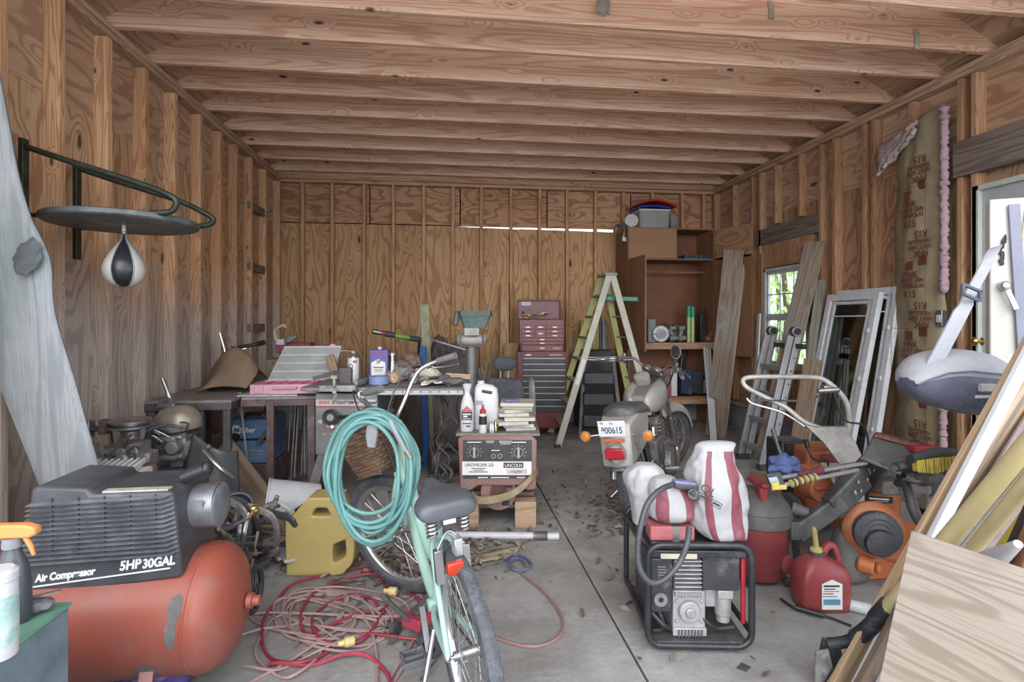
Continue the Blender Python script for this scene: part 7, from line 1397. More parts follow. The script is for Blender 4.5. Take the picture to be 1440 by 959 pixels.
for s in (-1, 1): b.tube(catmull([V(1.01, s*.035, .69), V(1.03, s*.055, .62), V(1.10, s*.06, .45), V(1.15, s*.055, .335)], 5), .014, 10)
b.cyl((1.0, -.05, .70), (1.0, .05, .70), .02); LPs('fork', b, mint, t)
b = B(); b.cyl(ST1, V(.265, 0, .76), .0135, n=14); LP('seat_post', b, chrome, t)
b = B(); b.rings([[V(x, y*w_, z+dz) for y, dz in ((-1, -.055), (-1.02, -.02), (-.75, .012), (0, .006), (.75, .012), (1.02, -.02), (1, -.055), (0, -.045))] for x, z, w_ in ((.09, .805, .085), (.105, .82, .112), (.15, .835, .118), (.20, .835, .10), (.26, .825, .062), (.32, .825, .038), (.38, .83, .028), (.405, .82, .016))]); sd2 = LP('saddle', b, mk('saddle_vinyl', (.075, .08, .095), .38, var=.15, scale=6, dust=.3, dcol=(.2, .21, .25)), t, sub=2)
b = B()
for s in (-1, 1): b.tube([V(.13+.0*f, s*.06, .70+.085*f)+V(.018*math.cos(f*38), .018*math.sin(f*38), 0) for f in [k/60 for k in range(61)]], .004, 6); b.tube(catmull([(.13, s*.06, .70), (.2, s*.04, .745), (.27, s*.025, .755), (.34, s*.02, .775)], 5), .005)
LP('saddle_spring', b, chrome, sd2)
b = B(); b.box((.10, .0, .765), (.004, .045, .035)); LP('saddle_tag', b, paper, sd2)
b = B(); b.cyl((.955, 0, .88), (.945, 0, .97), .012); b.tube([(.945, 0, .96), (.985, 0, .975)], .016); LPs('stem', b, chrome, t)
hp = [(.76, .275, 1.215), (.86, .265, 1.20), (.95, .20, 1.16), (.99, .08, 1.02), (.99, 0, .975), (.99, -.08, 1.02), (.95, -.20, 1.16), (.86, -.265, 1.20), (.76, -.275, 1.215)]
b = B(); b.tube(catmull([V(*p) for p in hp], 6), .0115, 12); LPs('handlebar', b, chrome, t)
for s in (-1, 1):
    b = B(); b.cyl((.735, s*.277, 1.22), (.85, s*.266, 1.202), .018, .016, 16); LPs('grip', b, mk('grip_grey', (.15, .15, .16), .7, dust=.3), t)
    b = B(); b.tube(catmull([(.90, s*.25, 1.19), (.88, s*.27, 1.165), (.78, s*.30, 1.165), (.75, s*.30, 1.17)], 5), .006); b.cyl((.89, s*.25, 1.19), (.91, s*.24, 1.185), .018); LPs('brake_lever', b, steel, t)
    b = B(); b.tube(catmull([(.90, s*.24, 1.18), (1.0, s*.20, 1.19), (1.09, s*.10, 1.03), (1.06, s*.03, .88), (1.0, s*.05, .72)], 6), .0035); LPs('brake_cable', b, black, t)
# chain set, pedals
b = B(); b.lathe([(.075, -.003), (.092, -.003), (.092, .003), (.075, .003), (.075, -.003)], BBp+V(0, -.055, 0), (0, 1, 0), n=40, cap=False)
for k in range(5): q = k*2*PI/5; stick(b, BBp+V(0, -.055, 0), BBp+V(.08*math.cos(q), -.055, .08*math.sin(q)), .015, .004, V(0, 1, 0))
LP('chainring', b, dkst, t)
b = B(); b.tube([V(.44, -.055, .38), V(0, -.052, .37)], .005, 6); b.tube([V(.44, -.055, .20), V(0, -.052, .30)], .005, 6); LP('chain', b, dkst, t)
for s, dx_, dz_ in ((-1, .12, .12), (1, -.12, -.12)):
    e_ = BBp+V(dx_, s*.075, dz_); b = B(); stick(b, BBp+V(0, s*.065, 0), e_, .022, .012, V(0, 1, 0)); o = LP('crank_arm', b, chrome, t)
    b = B(); c_ = e_+V(0, s*.06, 0)
    for yy in (-.045, .045): b.box(c_+V(0, yy*.9, 0), (.085, .012, .026))
    for xx in (-.04, .04): b.box(c_+V(xx, 0, 0), (.014, .095, .026))
    b.cyl(c_+V(0, -.05, 0), c_+V(0, .05, 0), .012); LP('pedal', b, mk('pedal_grey', (.10, .105, .12), .6, dust=.35), o, bev=.003)
b = B(); b.box((-.05, .030, .66), (.024, .058, .042)); LP('rear_reflector', b, mk('reflector_red', (.50, .04, .02), .3), t, bev=.006)
b = B(); b.box((.02, 0, .70), (.05, .03, .06)); LP('reflector_bracket', b, silver, t, bev=.004)
b = B(); b.box((.11, .05, .60), (.03, .03, .12)); b.box((.11, -.05, .60), (.03, .03, .12)); b.tube(catmull([(.11, -.05, .66), (.13, 0, .71), (.11, .05, .66)], 5), .004); LP('rear_brake', b, chrome, t, bev=.006)
b = B(); b.tube([(.25, .06, .30), (.18, .16, .03)], .010); b.box((.18, .17, .02), (.05, .02, .012)); LP('kickstand', b, steel, t)
# wicker basket: own thing, strapped to the bars
bk = T('wicker_basket', 'brown wicker basket hanging on the bicycle handlebar inside the hose coil', 'basket', W=BW @ STEER @ Matrix.Translation((1.15, .0, .72)) @ Matrix.Rotation(.25, 4, 'Y') @ rz(.3))
wk = [mk('wicker_brown', (.20, .12, .08), .6, var=.3, scale=30, dust=.3, dcol=(.3, .24, .2)), mk('wicker_dark', (.10, .07, .055), .6)]
b = B(); NR, NC = 13, 44
for j in range(NR):
    z = j*.018; hw, hd = .12+.04*j/NR, .085+.035*j/NR; ring = []
    for k in range(NC):
        q = 2*PI*k/NC; x = hd*math.copysign(abs(math.cos(q))**.5, math.cos(q)); y = hw*math.copysign(abs(math.sin(q))**.5, math.sin(q)); o_ = 1+.05*(1 if (k//2+j) % 2 else -1)*.6; ring.append(V(x*o_, y*o_, z))
    b.tube(ring, .010, 6, True, sq=.8)
P('woven_side', b, wk[0], bk, local=True)
b = B(); b.box((0, 0, .0), (.17, .24, .008)); b.tube([V(.125*math.copysign(abs(math.cos(q))**.5, math.cos(q)), .165*math.copysign(abs(math.sin(q))**.5, math.sin(q)), .24) for q in [k*2*PI/40 for k in range(40)]], .012, 8, True); P('basket_rim', b, wk[1], bk, local=True)
b = B(); b.box((0, 0, .10), (.13, .19, .18)); P('liner', b, mk('grey_liner', (.30, .29, .29), .8, bump=.4), bk, local=True, bev=.03)
# hose coil
t = T('garden_hose', 'coiled teal garden hose hung over the bicycle handlebar', 'hose', pt(525, 660, 2.6))
teal = mk('teal_hose', (.115, .27, .265), .42, var=.15, dust=.25, dcol=(.22, .33, .33)); random.seed(14)
pts = []; NL = 11
for k in range(NL*26):
    q = k/26*2*PI; l = k/26; jx = .5+.5*math.sin(l*1.7); tt = q+.25
    rx = .178+.026*math.sin(l*2.1); rz_ = .252+.025*math.cos(l*1.3); x = rx*math.sin(tt); z = rz_*math.cos(tt)
    if z < 0: z -= .035*math.sin(l*2.6)+.02*(l % 3)-.03; x *= 1-.12*(-z/.3)*(.5+.5*math.sin(l*3.1))
    o = .030*math.sin(l*2.9)+.012*math.sin(l*5.3); pts.append(pt(524, 662, 2.50)+RT*(x+.018*math.sin(l*3.7))+UP*(z+.0)+FW*(o*1.4+(-.03 if z < 0 else .0)))
b = B(); b.tube(catmull(pts[::2], 3), .0098, 8); P('hose_coil', b, teal, t)
b = B(); e_ = pt(571, 633, 2.42); b.tube(catmull([pt(548, 590, 2.42), pt(556, 607, 2.42), pt(563, 620, 2.42), pt(570, 634, 2.42)], 4), .0115); P('hose_tail', b, mk('grey_teal_hose', (.25, .30, .31), .5), t)
b = B(); b.cyl(e_, e_+(pt(575, 640, 2.42)-e_)*1.6, .010, .007); P('brass_fitting', b, mk('tan_fitting', (.4, .34, .26), .4, .4), t)
b = B(); c_ = pt(522, 608, 2.46); b.rings([[c_+RT*x+UP*z for x, z in ((-.02, .05), (.02, .055), (.03, 0), (.018, -.075), (-.02, -.07), (-.028, -.01))], [c_+RT*x+UP*z+FW*.02 for x, z in ((-.02, .05), (.02, .055), (.03, 0), (.018, -.075), (-.02, -.07), (-.028, -.01))]]); P('plastic_hanger', b, mk('smoky_plastic', (.30, .30, .33), .3, alpha=.85), t, bev=.006)

# ================================================================ RED ENGINE WELDER AND THINGS ON IT
D_ = 3.82; t = T('engine_welder', 'dusty red engine welder on wooden blocks with white name strip', 'welding machine', fl(698, 742))
wr = mk('faded_red_paint', (.24, .115, .11), .6, var=.3, scale=5, col2=(.20, .13, .12), dust=.45, dcol=(.28, .22, .21))
q = lambda x, y, o=0: pt(x, y, D_)-FW*o
b = B(); b.rings([[q(x, y, 0) + FW*dd for x, y in ((644, 617), (650, 613), (748, 613), (755, 620), (754, 688), (742, 690), (728, 683), (672, 683), (662, 690), (647, 686))] for dd in (0, .62)]); P('housing', b, wr, t, bev=.008)
b = B(); b.box(pt(700, 614, D_)+FW*.32+UP*.008, (.60, .60, .02), rz(-TH)); P('top_plate', b, mk('dusty_top', (.22, .20, .19), .7, dust=.4), t, bev=.004)
b = B(); cb(b, 651, 619, 748, 673, D_-.004, .004); pnl = P('control_panel', b, mk('panel_dark', (.05, .05, .055), .5, dust=.3, dcol=(.16, .16, .16)), t)
b = B(); cb(b, 650, 649, 747.5, 668, D_-.006, .003); P('name_strip', b, paper, pnl)
def ft(s, x, y, size, m, **k): text(k.pop('nm', 'lettering'), s, size, facing(q(x, y, .0075), -FW), m, pnl, **k)
ft('LINCWELDER 225', 674, 653.5, .030, inkb, sx=.86, bold=.0002); print_bars(facing(q(673, 660, .0075), -FW), [(0, .008, .10, .005), (0, -.004, .07, .004), (0, -.016, .13, .005)], inkb, pnl)
b = B(); cb(b, 708, 650.5, 736, 658, D_-.0075, .001); P('brand_box', b, inkb, pnl); b = B(); cb(b, 712, 659.5, 741, 666.5, D_-.0072, .001); P('sub_box', b, mk('strip_grey', (.55, .53, .52), .6), pnl)
text('lettering', 'LINCOLN', .033, facing(q(722, 654.2, .0095), -FW), inkw, pnl, sx=.86); ft('WELDERS', 726, 663, .020, inkb, sx=.95)
for x in (667, 729):
    b = B(); b.lathe([(.030, 0), (.034, 0), (.034, .002), (.03, .002)], q(x, 636, .005), -FW, n=24, cap=False)
    for k in range(9): a_ = -.5+k*.52; b.box(q(x, 636, .006)+RT*.05*math.cos(a_)+UP*.05*math.sin(a_), (.010, .002, .006), rz(-TH))
    P('dial_marks', b, steel, pnl)
    b = B(); stick(b, q(x, 643, .02), q(x, 628, .02), .018, .014); P('pointer_knob', b, mk('bone_knob', (.40, .39, .37), .5), pnl, bev=.003)
for x in (694, 703): b = B(); b.lathe([(.012, 0), (.017, 0), (.017, .004), (.012, .004), (.012, 0)], q(x, 641, .005), -FW, n=20, cap=False); P('socket', b, steel, pnl)
[print_bars(facing(q(x_, y_, .0075), -FW), r_, inkw, pnl) for x_, y_, r_ in ((667, 621.5, [(0, 0, .10, .006)]), (697, 622, [(-.04, .01, .06, .003), (-.04, 0, .05, .003), (.07, .01, .09, .003), (.07, 0, .09, .003), (.07, -.01, .07, .003)]), (697, 633, [(0, 0, .06, .005)]), (728, 621.5, [(.01, 0, .10, .006)]), (699, 671, [(-.10, 0, .07, .006), (.02, 0, .13, .006), (.17, 0, .06, .006)]))]
b = B(); cc = q(701, 693, -.02); b.cyl(cc+FW*.10, cc, .13, .13, 40); b.lathe([(.0, .0), (.06, .0), (.075, .01), (.125, .01), (.13, 0)], cc, -FW, n=40); P('generator_end', b, wr, t)
for k in range(4): a_ = k*PI/2+.6; b = B(); b.box(cc-FW*.012+RT*.09*math.cos(a_)+UP*.09*math.sin(a_), (.05, .012, .03), rz(-TH)); P('end_slot', b, blackm, t)
b = B(); cl = catmull([q(664, 693, .01), q(672, 699, .05), q(690, 698, .07), q(715, 692, .07), q(735, 681, .05), q(748, 668, .03), q(757, 665, -.05)], 6); b.rings([[p-UP*.026, p+UP*.026, p+UP*.026-FW*.006, p-UP*.026-FW*.006] for p in cl]); P('tan_strap', b, mk('dirty_tan_strap', (.36, .28, .17), .7, var=.25, scale=14), t)
for x in (658, 737): b = B(); b.cyl(q(x, 680, 0), q(x, 680, .006), .018, n=16); P('bolt', b, steel, t)
b = B(); b.cyl(q(658, 700, -.1), q(752, 700, -.1), .02); b.box(q(700, 715, -.25), (.45, .4, .03), rz(-TH)); P('lower_frame', b, rust, t, bev=.004)
zb = 1.47-(706-450)/F0*D_
for nm, x0, x1, lab in (('wooden_block', 645, 673, 'left'), ('wooden_block', 724, 754, 'right')):
    c_ = (pt(x0, 700, D_)+pt(x1, 700, D_))/2; w_ = (x1-x0)/F0*D_; b = B(); b.box(V(c_.x, c_.y, 0)+FW*.09+V(0, 0, zb/2), (w_, .18, zb), rz(-TH)); S(nm, b, wood('pale_block', (.46, .33, .23), (.30, .20, .13), 'X', knots=.2) if 'pale_block' not in MATS else MATS['pale_block'], lab+' wooden block carrying the front of the red engine welder', 'wooden block', bev=.004)
b = B(); c_ = pt(700, 700, D_+.45); b.box(V(c_.x, c_.y, zb/2), (.5, .12, zb), rz(-TH)); S('rear_timber', b, oldW, 'old timber under the rear of the red engine welder', 'timber', bev=.004)
ztop = 1.47-(614-450)/F0*D_+.0185
def top(px, d): p = pt(px, 500, d); p.z = ztop; return p
c = top(684, 4.02); t = T('white_jug', 'white plastic jug with moulded handle on the red engine welder', 'jug', c)
b = B(); jr = lambda w_, d_, z, ox=0: [c+RT*(ox+w_*math.copysign(abs(math.cos(k*PI/12))**.5, math.cos(k*PI/12)))+FW*(d_*math.copysign(abs(math.sin(k*PI/12))**.5, math.sin(k*PI/12)))+UP*z for k in range(24)]
b.rings([jr(.088, .055, 0), jr(.094, .06, .01), jr(.094, .06, .16), jr(.09, .058, .25), jr(.085, .05, .30, -.003), jr(.06, .035, .325, -.015), jr(.025, .022, .335, -.04)]); P('jug_body', b, whitep, t, bev=0)
b = B(); b.tube([c+RT*-.03+UP*.285-FW*.055, c+RT*.045+UP*.272-FW*.055], .011, 8); P('handle_recess', b, blackm, t)
b = B(); b.cyl(c+RT*-.04+UP*.33, c+RT*-.04+UP*.355, .026, n=18); P('cap', b, whitep, t); b = B(); b.box(c+RT*-.05+UP*.20-FW*.061, (.055, .002, .03), rz(-TH)); P('grey_label', b, mk('label_grey', (.35, .36, .36), .5), t)
c = top(657, 3.93); t = T('cleaner_bottle', 'tall white bottle with red and black label on the red engine welder', 'bottle', c)
b = B(); b.rings([[c+V(r_*math.cos(a_), r_*.7*math.sin(a_), z) for a_ in [k*PI/10 for k in range(20)]] for z, r_ in ((0, .044), (.01, .05), (.16, .05), (.20, .045), (.25, .03), (.27, .020), (.30, .022), (.315, .03), (.34, .032), (.345, .02))]); P('bottle', b, whitep, t)
fb = lambda x, z, o=.0365: facing(c+RT*x+UP*z-FW*o, -FW)
b = B(); b.box(c+UP*.115-FW*.0345, (.075, .004, .06), rz(-TH)); P('black_label', b, inkb, t, bev=.001); print_bars(fb(0, .155, .036), [(0, 0, .07, .012), (0, .014, .04, .010), (0, .026, .015, .010)], inkr, t); print_bars(fb(0, .115, .037), [(0, .012, .06, .008), (-.01, -.004, .03, .010), (0, -.02, .06, .003)], inkw, t); print_bars(fb(0, .06, .036), [(0, 0, .06, .007), (.01, -.02, .03, .010)], inkb, t)
c = top(679, 3.87); t = T('adhesive_bottle', 'small bottle with red pointed cap in front of the white jug', 'bottle', c)
b = B(); b.lathe([(0, 0), (.027, 0), (.028, .005), (.028, .125), (.02, .14)], c, n=20); P('bottle', b, whitep, t); b = B(); b.lathe([(.0285, .06), (.0285, .12)], c, n=20, cap=False); P('label_band', b, blackm, t)
b = B(); b.lathe([(.022, .138), (.022, .16), (.012, .17), (.006, .20), (0, .202)], c, n=18); P('red_cap', b, mk('cap_red', (.40, .03, .04), .4), t)
for x in (693, 697, 690): c = top(x, 3.86+.05*(x % 3)); b = B(); b.lathe([(0, 0), (.016, 0), (.016, .05), (.010, .06), (.010, .075), (0, .076)], c, n=14); S('small_vial', b, steel if x != 697 else brass, {693: 'tiny grey vial between the red-capped bottle and the tile stack', 697: 'tiny brass vial touching the tile stack on the welder', 690: 'tiny grey vial just right of the red-capped bottle'}[x], 'vial')
# tiles
random.seed(17); z = ztop; c = top(724, 4.0); tile = [mk('tile_grey', (.46, .45, .43), .5, var=.15), mk('tile_cream', (.50, .46, .40), .5, var=.12)]; names = ['bottom', 'second from the bottom', 'third from the bottom', 'fourth from the bottom', 'fifth from the bottom', 'sixth from the bottom', 'seventh from the bottom', 'topmost']
for k in range(8):
    h = .026; a_ = random.uniform(-.25, .3); s_ = .22 if k < 7 else .24; b = B(); b.box((0, 0, 0), (s_, s_, h-.002)); b.bm.transform(Matrix.Translation(c+V(random.uniform(-.05, .05), random.uniform(-.035, .035), z-ztop+h/2)) @ rz(a_)); S('ceramic_tile', b, tile[k % 2], 'square ceramic tile in the stack on the welder, '+names[k], 'tile', 'ceramic tiles stacked on the welder', bev=.002); z += h
b = B(); b.box((0, 0, 0), (.11, .07, .018)); b.bm.transform(Matrix.Translation(V(c.x-.03, c.y-.03, z+.009)) @ rz(.1)); S('blue_sponge', b, mk('slate_blue', (.16, .17, .30), .8), 'slate blue flat sponge on the topmost ceramic tile', 'sponge', bev=.006)

# ================================================================ FLOOR OBJECTS
# yellow jug
c = fl(447, 812); c.z = 0; t = T('yellow_jug', 'big yellow plastic jug with two handle openings on the floor', 'jug', W=Matrix.Translation(c) @ rz(-TH+.02))
out = [(-.175, .03), (-.15, 0), (.10, 0), (.15, .03), (.185, .08), (.19, .23), (.15, .31), (.105, .41), (.09, .425), (-.04, .425), (-.07, .41), (-.165, .30), (-.18, .27)]
h1 = [(-.045, .325), (-.035, .37), (-.015, .388), (.045, .388), (.062, .37), (.072, .325)]; h2 = [(.07, .065), (.07, .16), (.085, .18), (.15, .205), (.16, .20), (.165, .11), (.15, .085), (.10, .055)]
def plate_with_holes(outer, holes, t_, M):
    bm = bmesh.new(); cu = bpy.data.curves.new('c', 'CURVE'); cu.dimensions = '2D'; cu.fill_mode = 'BOTH'; cu.extrude = t_/2; cu.bevel_depth = .012; cu.bevel_resolution = 3
    for lp in [outer]+holes:
        s = cu.splines.new('POLY'); s.points.add(len(lp)-1); s.use_cyclic_u = True
        for k, (x, y) in enumerate(lp): s.points[k].co = (x, y, 0, 1)
    o = bpy.data.objects.new('c', cu); C.objects.link(o); bpy.context.view_layer.update(); me = bpy.data.meshes.new_from_object(o); bpy.data.objects.remove(o); bm.from_mesh(me); bm.transform(M); return bm
b = B(); b.bm = plate_with_holes([tuple(p) for p in [(q_.x, q_.y) for q_ in catmull([(x, y, 0) for x, y in out], 3, True)]], [[(q_.x, q_.y) for q_ in catmull([(x, y, 0) for x, y in h], 3, True)] for h in (h1, h2)], .15, Matrix.Translation((0, .10, .012)) @ Matrix.Rotation(PI/2, 4, 'X'))
jb = P('jug_body', b, mk('jug_yellow', (.44, .345, .13), .42, var=.1, scale=3, dust=.3, dcol=(.42, .36, .24)), t, local=True)
b = B(); b.lathe([(0, 0), (.03, 0), (.03, .03), (0, .032)], (-.13, .10, .345), (-.6, 0, 1), n=20); P('cap', b, blackm, t, local=True)
# red jack
c = fl(603, 880); c.z = 0; t = T('floor_jack', 'red trolley jack lying in the cords under the bicycle', 'floor jack', W=Matrix.Translation(c) @ rz(.9))
jr_ = mk('jack_red', (.42, .05, .09), .45, dust=.25, dcol=(.3, .2, .2))
b = B(); 
for s in (-1, 1): b.prism([(-.16, .03), (.16, .02), (.18, .06), (.02, .14), (-.14, .11)], .008, fr((0, s*.06, 0), (0, 1, 0), (1, 0, 0)) if s > 0 else fr((0, s*.06, 0), (0, 1, 0), (1, 0, 0)))
b.box((-.05, 0, .07), (.16, .11, .05)); P('jack_body', b, jr_, t, local=True, bev=.003)
b = B(); stick(b, (-.10, 0, .09), (.14, 0, .17), .05, .04); b.cyl((.14, 0, .15), (.14, 0, .20), .035, n=18); P('lift_arm', b, dkst, t, local=True, bev=.004)
for x in (-.14, .16):
    for s in (-1, 1): b = B(); b.cyl((x, s*.07, .03), (x, s*.095, .03), .032, n=20); P('wheel', b, black, t, local=True)
b = B(); b.cyl((-.15, 0, .10), (-.28, .03, .26), .012); P('handle_socket', b, steel, t, local=True)
b = B(); c = fl(612, 925); b.lathe([(.03, -.02), (.055, -.018), (.06, 0), (.055, .018), (.03, .02), (.03, -.02)], c+V(-.02, 0, .062), (.4, 1, .15), n=28, cap=False); b.cyl(c+V(-.025, -.01, .062), c+V(-.015, .02, .065), .025); S('trolley_wheel', b, black, 'small loose black wheel on the floor beside the rear bicycle tyre', 'wheel')
b = B(); b.tube([fl(632, 905, .02), fl(590, 958, .02)], .006); S('steel_handle_rod', b, steel, 'thin steel rod on the floor left of the rear bicycle wheel', 'rod')
# cords
def cord(name, pts, r, m, label, n=7, cat='extension cord', lift=True):
    cp = catmull([fl(x, y, r) if len(p_) == 2 else fl(x, y, p_[2]) for p_ in pts for x, y in [p_[:2]]], 7); cp = [p+V(0, 0, .014*(1+math.sin(i*.37+len(pts)))*.5) for i, p in enumerate(cp)] if lift else cp
    b = B(); b.tube(cp, r, n); return b, label
redc = mk('red_cord', (.34, .035, .07), .5, dust=.2, dcol=(.3, .15, .16)); pinkc = mk('faded_pink_cord', (.40, .26, .26), .6, var=.15, dust=.3, dcol=(.36, .3, .3))
b, l = cord('', [(640, 905), (560, 900), (500, 895), (440, 930), (400, 935), (372, 915), (370, 880), (385, 850), (410, 825), (450, 812), (500, 800), (540, 802), (570, 830), (590, 850), (560, 870), (520, 862), (470, 880), (430, 890), (425, 860), (450, 830), (490, 815), (530, 812), (545, 840), (530, 880), (500, 905), (450, 900), (440, 870), (470, 845), (515, 842), (540, 860)], .0075, redc, '')
S('red_air_hose', b, redc, 'dark red hose looped under the pale cord on the left floor', 'hose')
b, l = cord('', [(548, 975), (545, 950), (520, 925), (480, 925), (440, 935), (400, 937), (378, 935)], .0085, mk('bright_red_hose', (.42, .05, .09), .5), ''); S('red_hose', b, mk('bright_red_hose', (0, 0, 0)), 'bright red hose curving along the floor at the bottom', 'hose')
random.seed(31); pp = [(330, 896), (360, 890), (400, 882), (440, 872), (455, 885), (450, 920), (420, 950), (395, 952)]
loops = []
for k in range(7):
    cx, cy, rx, ry, ph = 470+k*7*math.sin(k*1.9), 868+9*math.cos(k*2.3), 62+13*math.sin(k*1.7)+8*k*.3, 34+9*math.cos(k*2.7), k*.7
    for j in range(8): a_ = ph+j*2*PI/8; loops.append((cx+rx*math.cos(a_)+12*math.sin(a_), cy+ry*math.sin(a_)))
b, l = cord('', pp+[(360, 925), (370, 895), (400, 865)]+loops+[(560, 870), (590, 842), (595, 850), (590, 880), (575, 915), (555, 945), (530, 985)], .0062, pinkc, ''); S('pink_extension_cord', b, pinkc, 'long faded pink extension cord coiled in a heap on the left floor', 'extension cord')
b, l = cord('', [(345, 940), (385, 945), (430, 925), (480, 905), (520, 885), (552, 865), (570, 850), (590, 838), (600, 860), (595, 890), (578, 925), (560, 950), (540, 985)], .0062, pinkc, ''); S('pink_extension_cord', b, pinkc, 'faded pink cord sweeping diagonally over the cord heap towards the jack', 'extension cord')
b, l = cord('', [(320, 985), (360, 955), (420, 925), (470, 890), (500, 868), (520, 885), (530, 925), (530, 985)], .0062, pinkc, ''); S('pink_extension_cord', b, pinkc, 'faded pink cord entering from the bottom edge left of the red hose', 'extension cord')
b, l = cord('', [(690, 772), (712, 788), (740, 812), (765, 833), (785, 858), (792, 880), (783, 898), (760, 908), (735, 908), (712, 902), (690, 895), (660, 890)], .0075, pinkc, '', lift=False); S('brown_air_hose', b, mk('brown_pink_hose', (.30, .17, .16), .55, var=.1), 'single brown-pink hose looping on the open floor right of the bicycle', 'hose')
yp = mk('plug_yellow', (.62, .50, .22), .45, var=.08)
for k, (x, y, a_) in enumerate(((487, 903, .3), (549, 831, -.3))):
    c = fl(x, y, .045); t = T('yellow_plug', ('near', 'far')[k]+' one of two pale yellow plugs in the cord heap', 'plug', W=Matrix.Translation(c) @ rz(a_)); b = B(); b.lathe([(0, -.035), (.010, -.035), (.013, -.01), (.021, -.005), (.021, .03), (.018, .035), (0, .035)], (0, 0, 0), (1, 0, 0), n=18); P('plug_body', b, yp, t, local=True)
    b = B(); b.lathe([(.0215, .0), (.0225, .004), (.0215, .008)], (0, 0, 0), (1, 0, 0), n=18, cap=False); P('ridge', b, yp, t, local=True)
b = B(); b.tube(catmull([fl(712, 790, .01), fl(722, 780, .012), fl(738, 784, .01), fl(747, 795, .012), fl(738, 802, .01), fl(722, 800, .02), fl(716, 792, .025), fl(728, 785, .02), fl(742, 795, .025)], 7), .0075); S('cable_lock', b, mk('blue_lock', (.10, .14, .26), .4, dust=.3), 'small blue coiled cable lock on the floor before the red welder', 'cable lock')
t = T('plastic_pipe', 'long white plastic pipe on the floor in front of the welder', 'pipe', fl(700, 752)); b = B(); a_, e_ = fl(608, 752, .024), fl(786, 754, .024); b.lathe([(.020, 0), (.024, 0), (.024, (e_-a_).length), (.020, (e_-a_).length), (.020, 0)], a_, e_-a_, n=24, cap=False); P('pipe', b, whitep, t)
b = B(); m_ = a_.lerp(e_, .8); b.cyl(m_, m_+(e_-a_)*.11, .030, n=22); P('coupling', b, dkst, t)
b = B(); b.sheet(lambda u, v: fl(670+u*55+v*8, 792-u*12+v*-14, .012+.015*abs(noise.noise(V(u*3, v*3, 1)))), 10, 5); S('tan_paper', b, mk('tan_paper', (.40, .34, .22), .8), 'tan paper scrap lying by the blue cable lock', 'paper', solid=.002)
# left junk
t = T('door_threshold', 'long old plank with metal edge leaning over the junk left of the saw', 'plank', fl(407, 752)); A_, Z_ = fl(408, 752, .03), pt(314, 626, 4.1)
b = B(); stick(b, A_, Z_, .15, .025, RT+UP*.6); P('board', b, wood('brown_board', (.28, .22, .17), (.15, .11, .08), 'Z', lines=18, knots=.2), t, frame=fr(A_, Z_-A_, RT), bev=.003); b = B(); stick(b, A_-RT*.07-UP*.05-FW*.02, Z_-RT*.06-UP*.05-FW*.02, .02, .02); P('metal_edge', b, alu, t)
c = fl(425, 740); t = T('white_bucket', 'white plastic bucket lying tipped behind the yellow jug', 'bucket', c); ax = V(-.9, -.25, .15).normalized(); c_ = c+V(.10, .05, .15)
b = B(); b.lathe([(0, .0), (.125, 0), (.13, .01), (.15, .34), (.156, .345), (.156, .355), (.146, .355), (.125, .015), (0, .015)], c_, ax, n=36); P('bucket_body', b, whitep, t); b = B(); b.tube([c_+ax*.33+basis(ax)@V(.16*math.cos(a_), .16*math.sin(a_), .05*math.sin(a_)) for a_ in [k*PI/14 for k in range(15)]], .004); P('bail_handle', b, steel, t)
t = T('black_fender_panel', 'curved black panel with chrome strip leaning before the blue drum', 'panel', fl(310, 735))
def fp(u, v): return pt(272+u*62-14*v+18*u*v, 610+v*78+22*u+10*math.sin(u*3)-v*20*(1-u), 3.55-.12*math.sin(u*PI))
b = B(); b.sheet(fp, 16, 12); P('panel_shell', b, mk('dull_black_panel', (.10, .10, .11), .5, var=.2, dust=.4, dcol=(.2, .19, .19)), t, solid=.012)
b = B(); b.tube(catmull([pt(286, 633, 3.4), pt(300, 648, 3.38), pt(315, 662, 3.38), pt(328, 672, 3.4)], 4), .014, 8); b.tube([pt(290, 630, 3.4), pt(295, 626, 3.42)], .01); P('chrome_strip', b, chrome, t)
b = B(); stick(b, fl(300, 740), pt(300, 668, 3.6), .06, .03); P('support_foot', b, dkst, t)
for k, (x, y, rx, ry) in enumerate(((322, 722, 26, 16), (330, 716, 20, 20))):
    b = B(); cc = pt(x, y, 3.15+.05*k); b.tube([cc+RT*rx/F0*3.1*math.cos(a_)+UP*ry/F0*3.1*math.sin(a_)+FW*.05*math.sin(a_+k) for a_ in [j*2*PI/28 for j in range(28)]], .013, 8, True, sq=1.5); S('rubber_belt', b, black, ('larger', 'smaller')[k]+' of two black rubber belts in the junk behind the compressor', 'belt')
c = fl(318, 770); b = B(); b.box(c+V(0, 0, .07), (.36, .26, .12)); b.box(c+V(-.02, .0, .16), (.28, .2, .06)); S('dark_junk_crate', b, dkst, 'low dark metal crate under the rubber belts', 'crate', bev=.01)
random.seed(41)
jm = [oldW, greyW, dkst, mk('pale_siding', (.46, .47, .51), .6, dust=.2), rust, gal, black]
lab = ['brown board scrap', 'grey board scrap', 'dark metal scrap', 'pale siding scrap', 'rusty metal scrap', 'grey metal scrap', 'black plastic scrap']
spots = [(388, 778, .30, .09, 3, -.9), (376, 765, .22, .12, 3, -.5), (405, 790, .2, .06, 3, -1.2), (352, 748, .34, .05, 0, .3), (330, 760, .30, .05, 1, -.3), (360, 800, .16, .06, 2, .8), (300, 755, .28, .05, 0, .9), (345, 735, .40, .06, 1, .1), (368, 735, .22, .05, 4, -1.1), (390, 758, .26, .04, 0, .5), (300, 735, .3, .06, 4, -.4), (350, 778, .20, .04, 5, 1.3), (320, 790, .18, .05, 6, .2), (410, 768, .20, .04, 6, .2), (285, 745, .25, .08, 1, 1.2)]
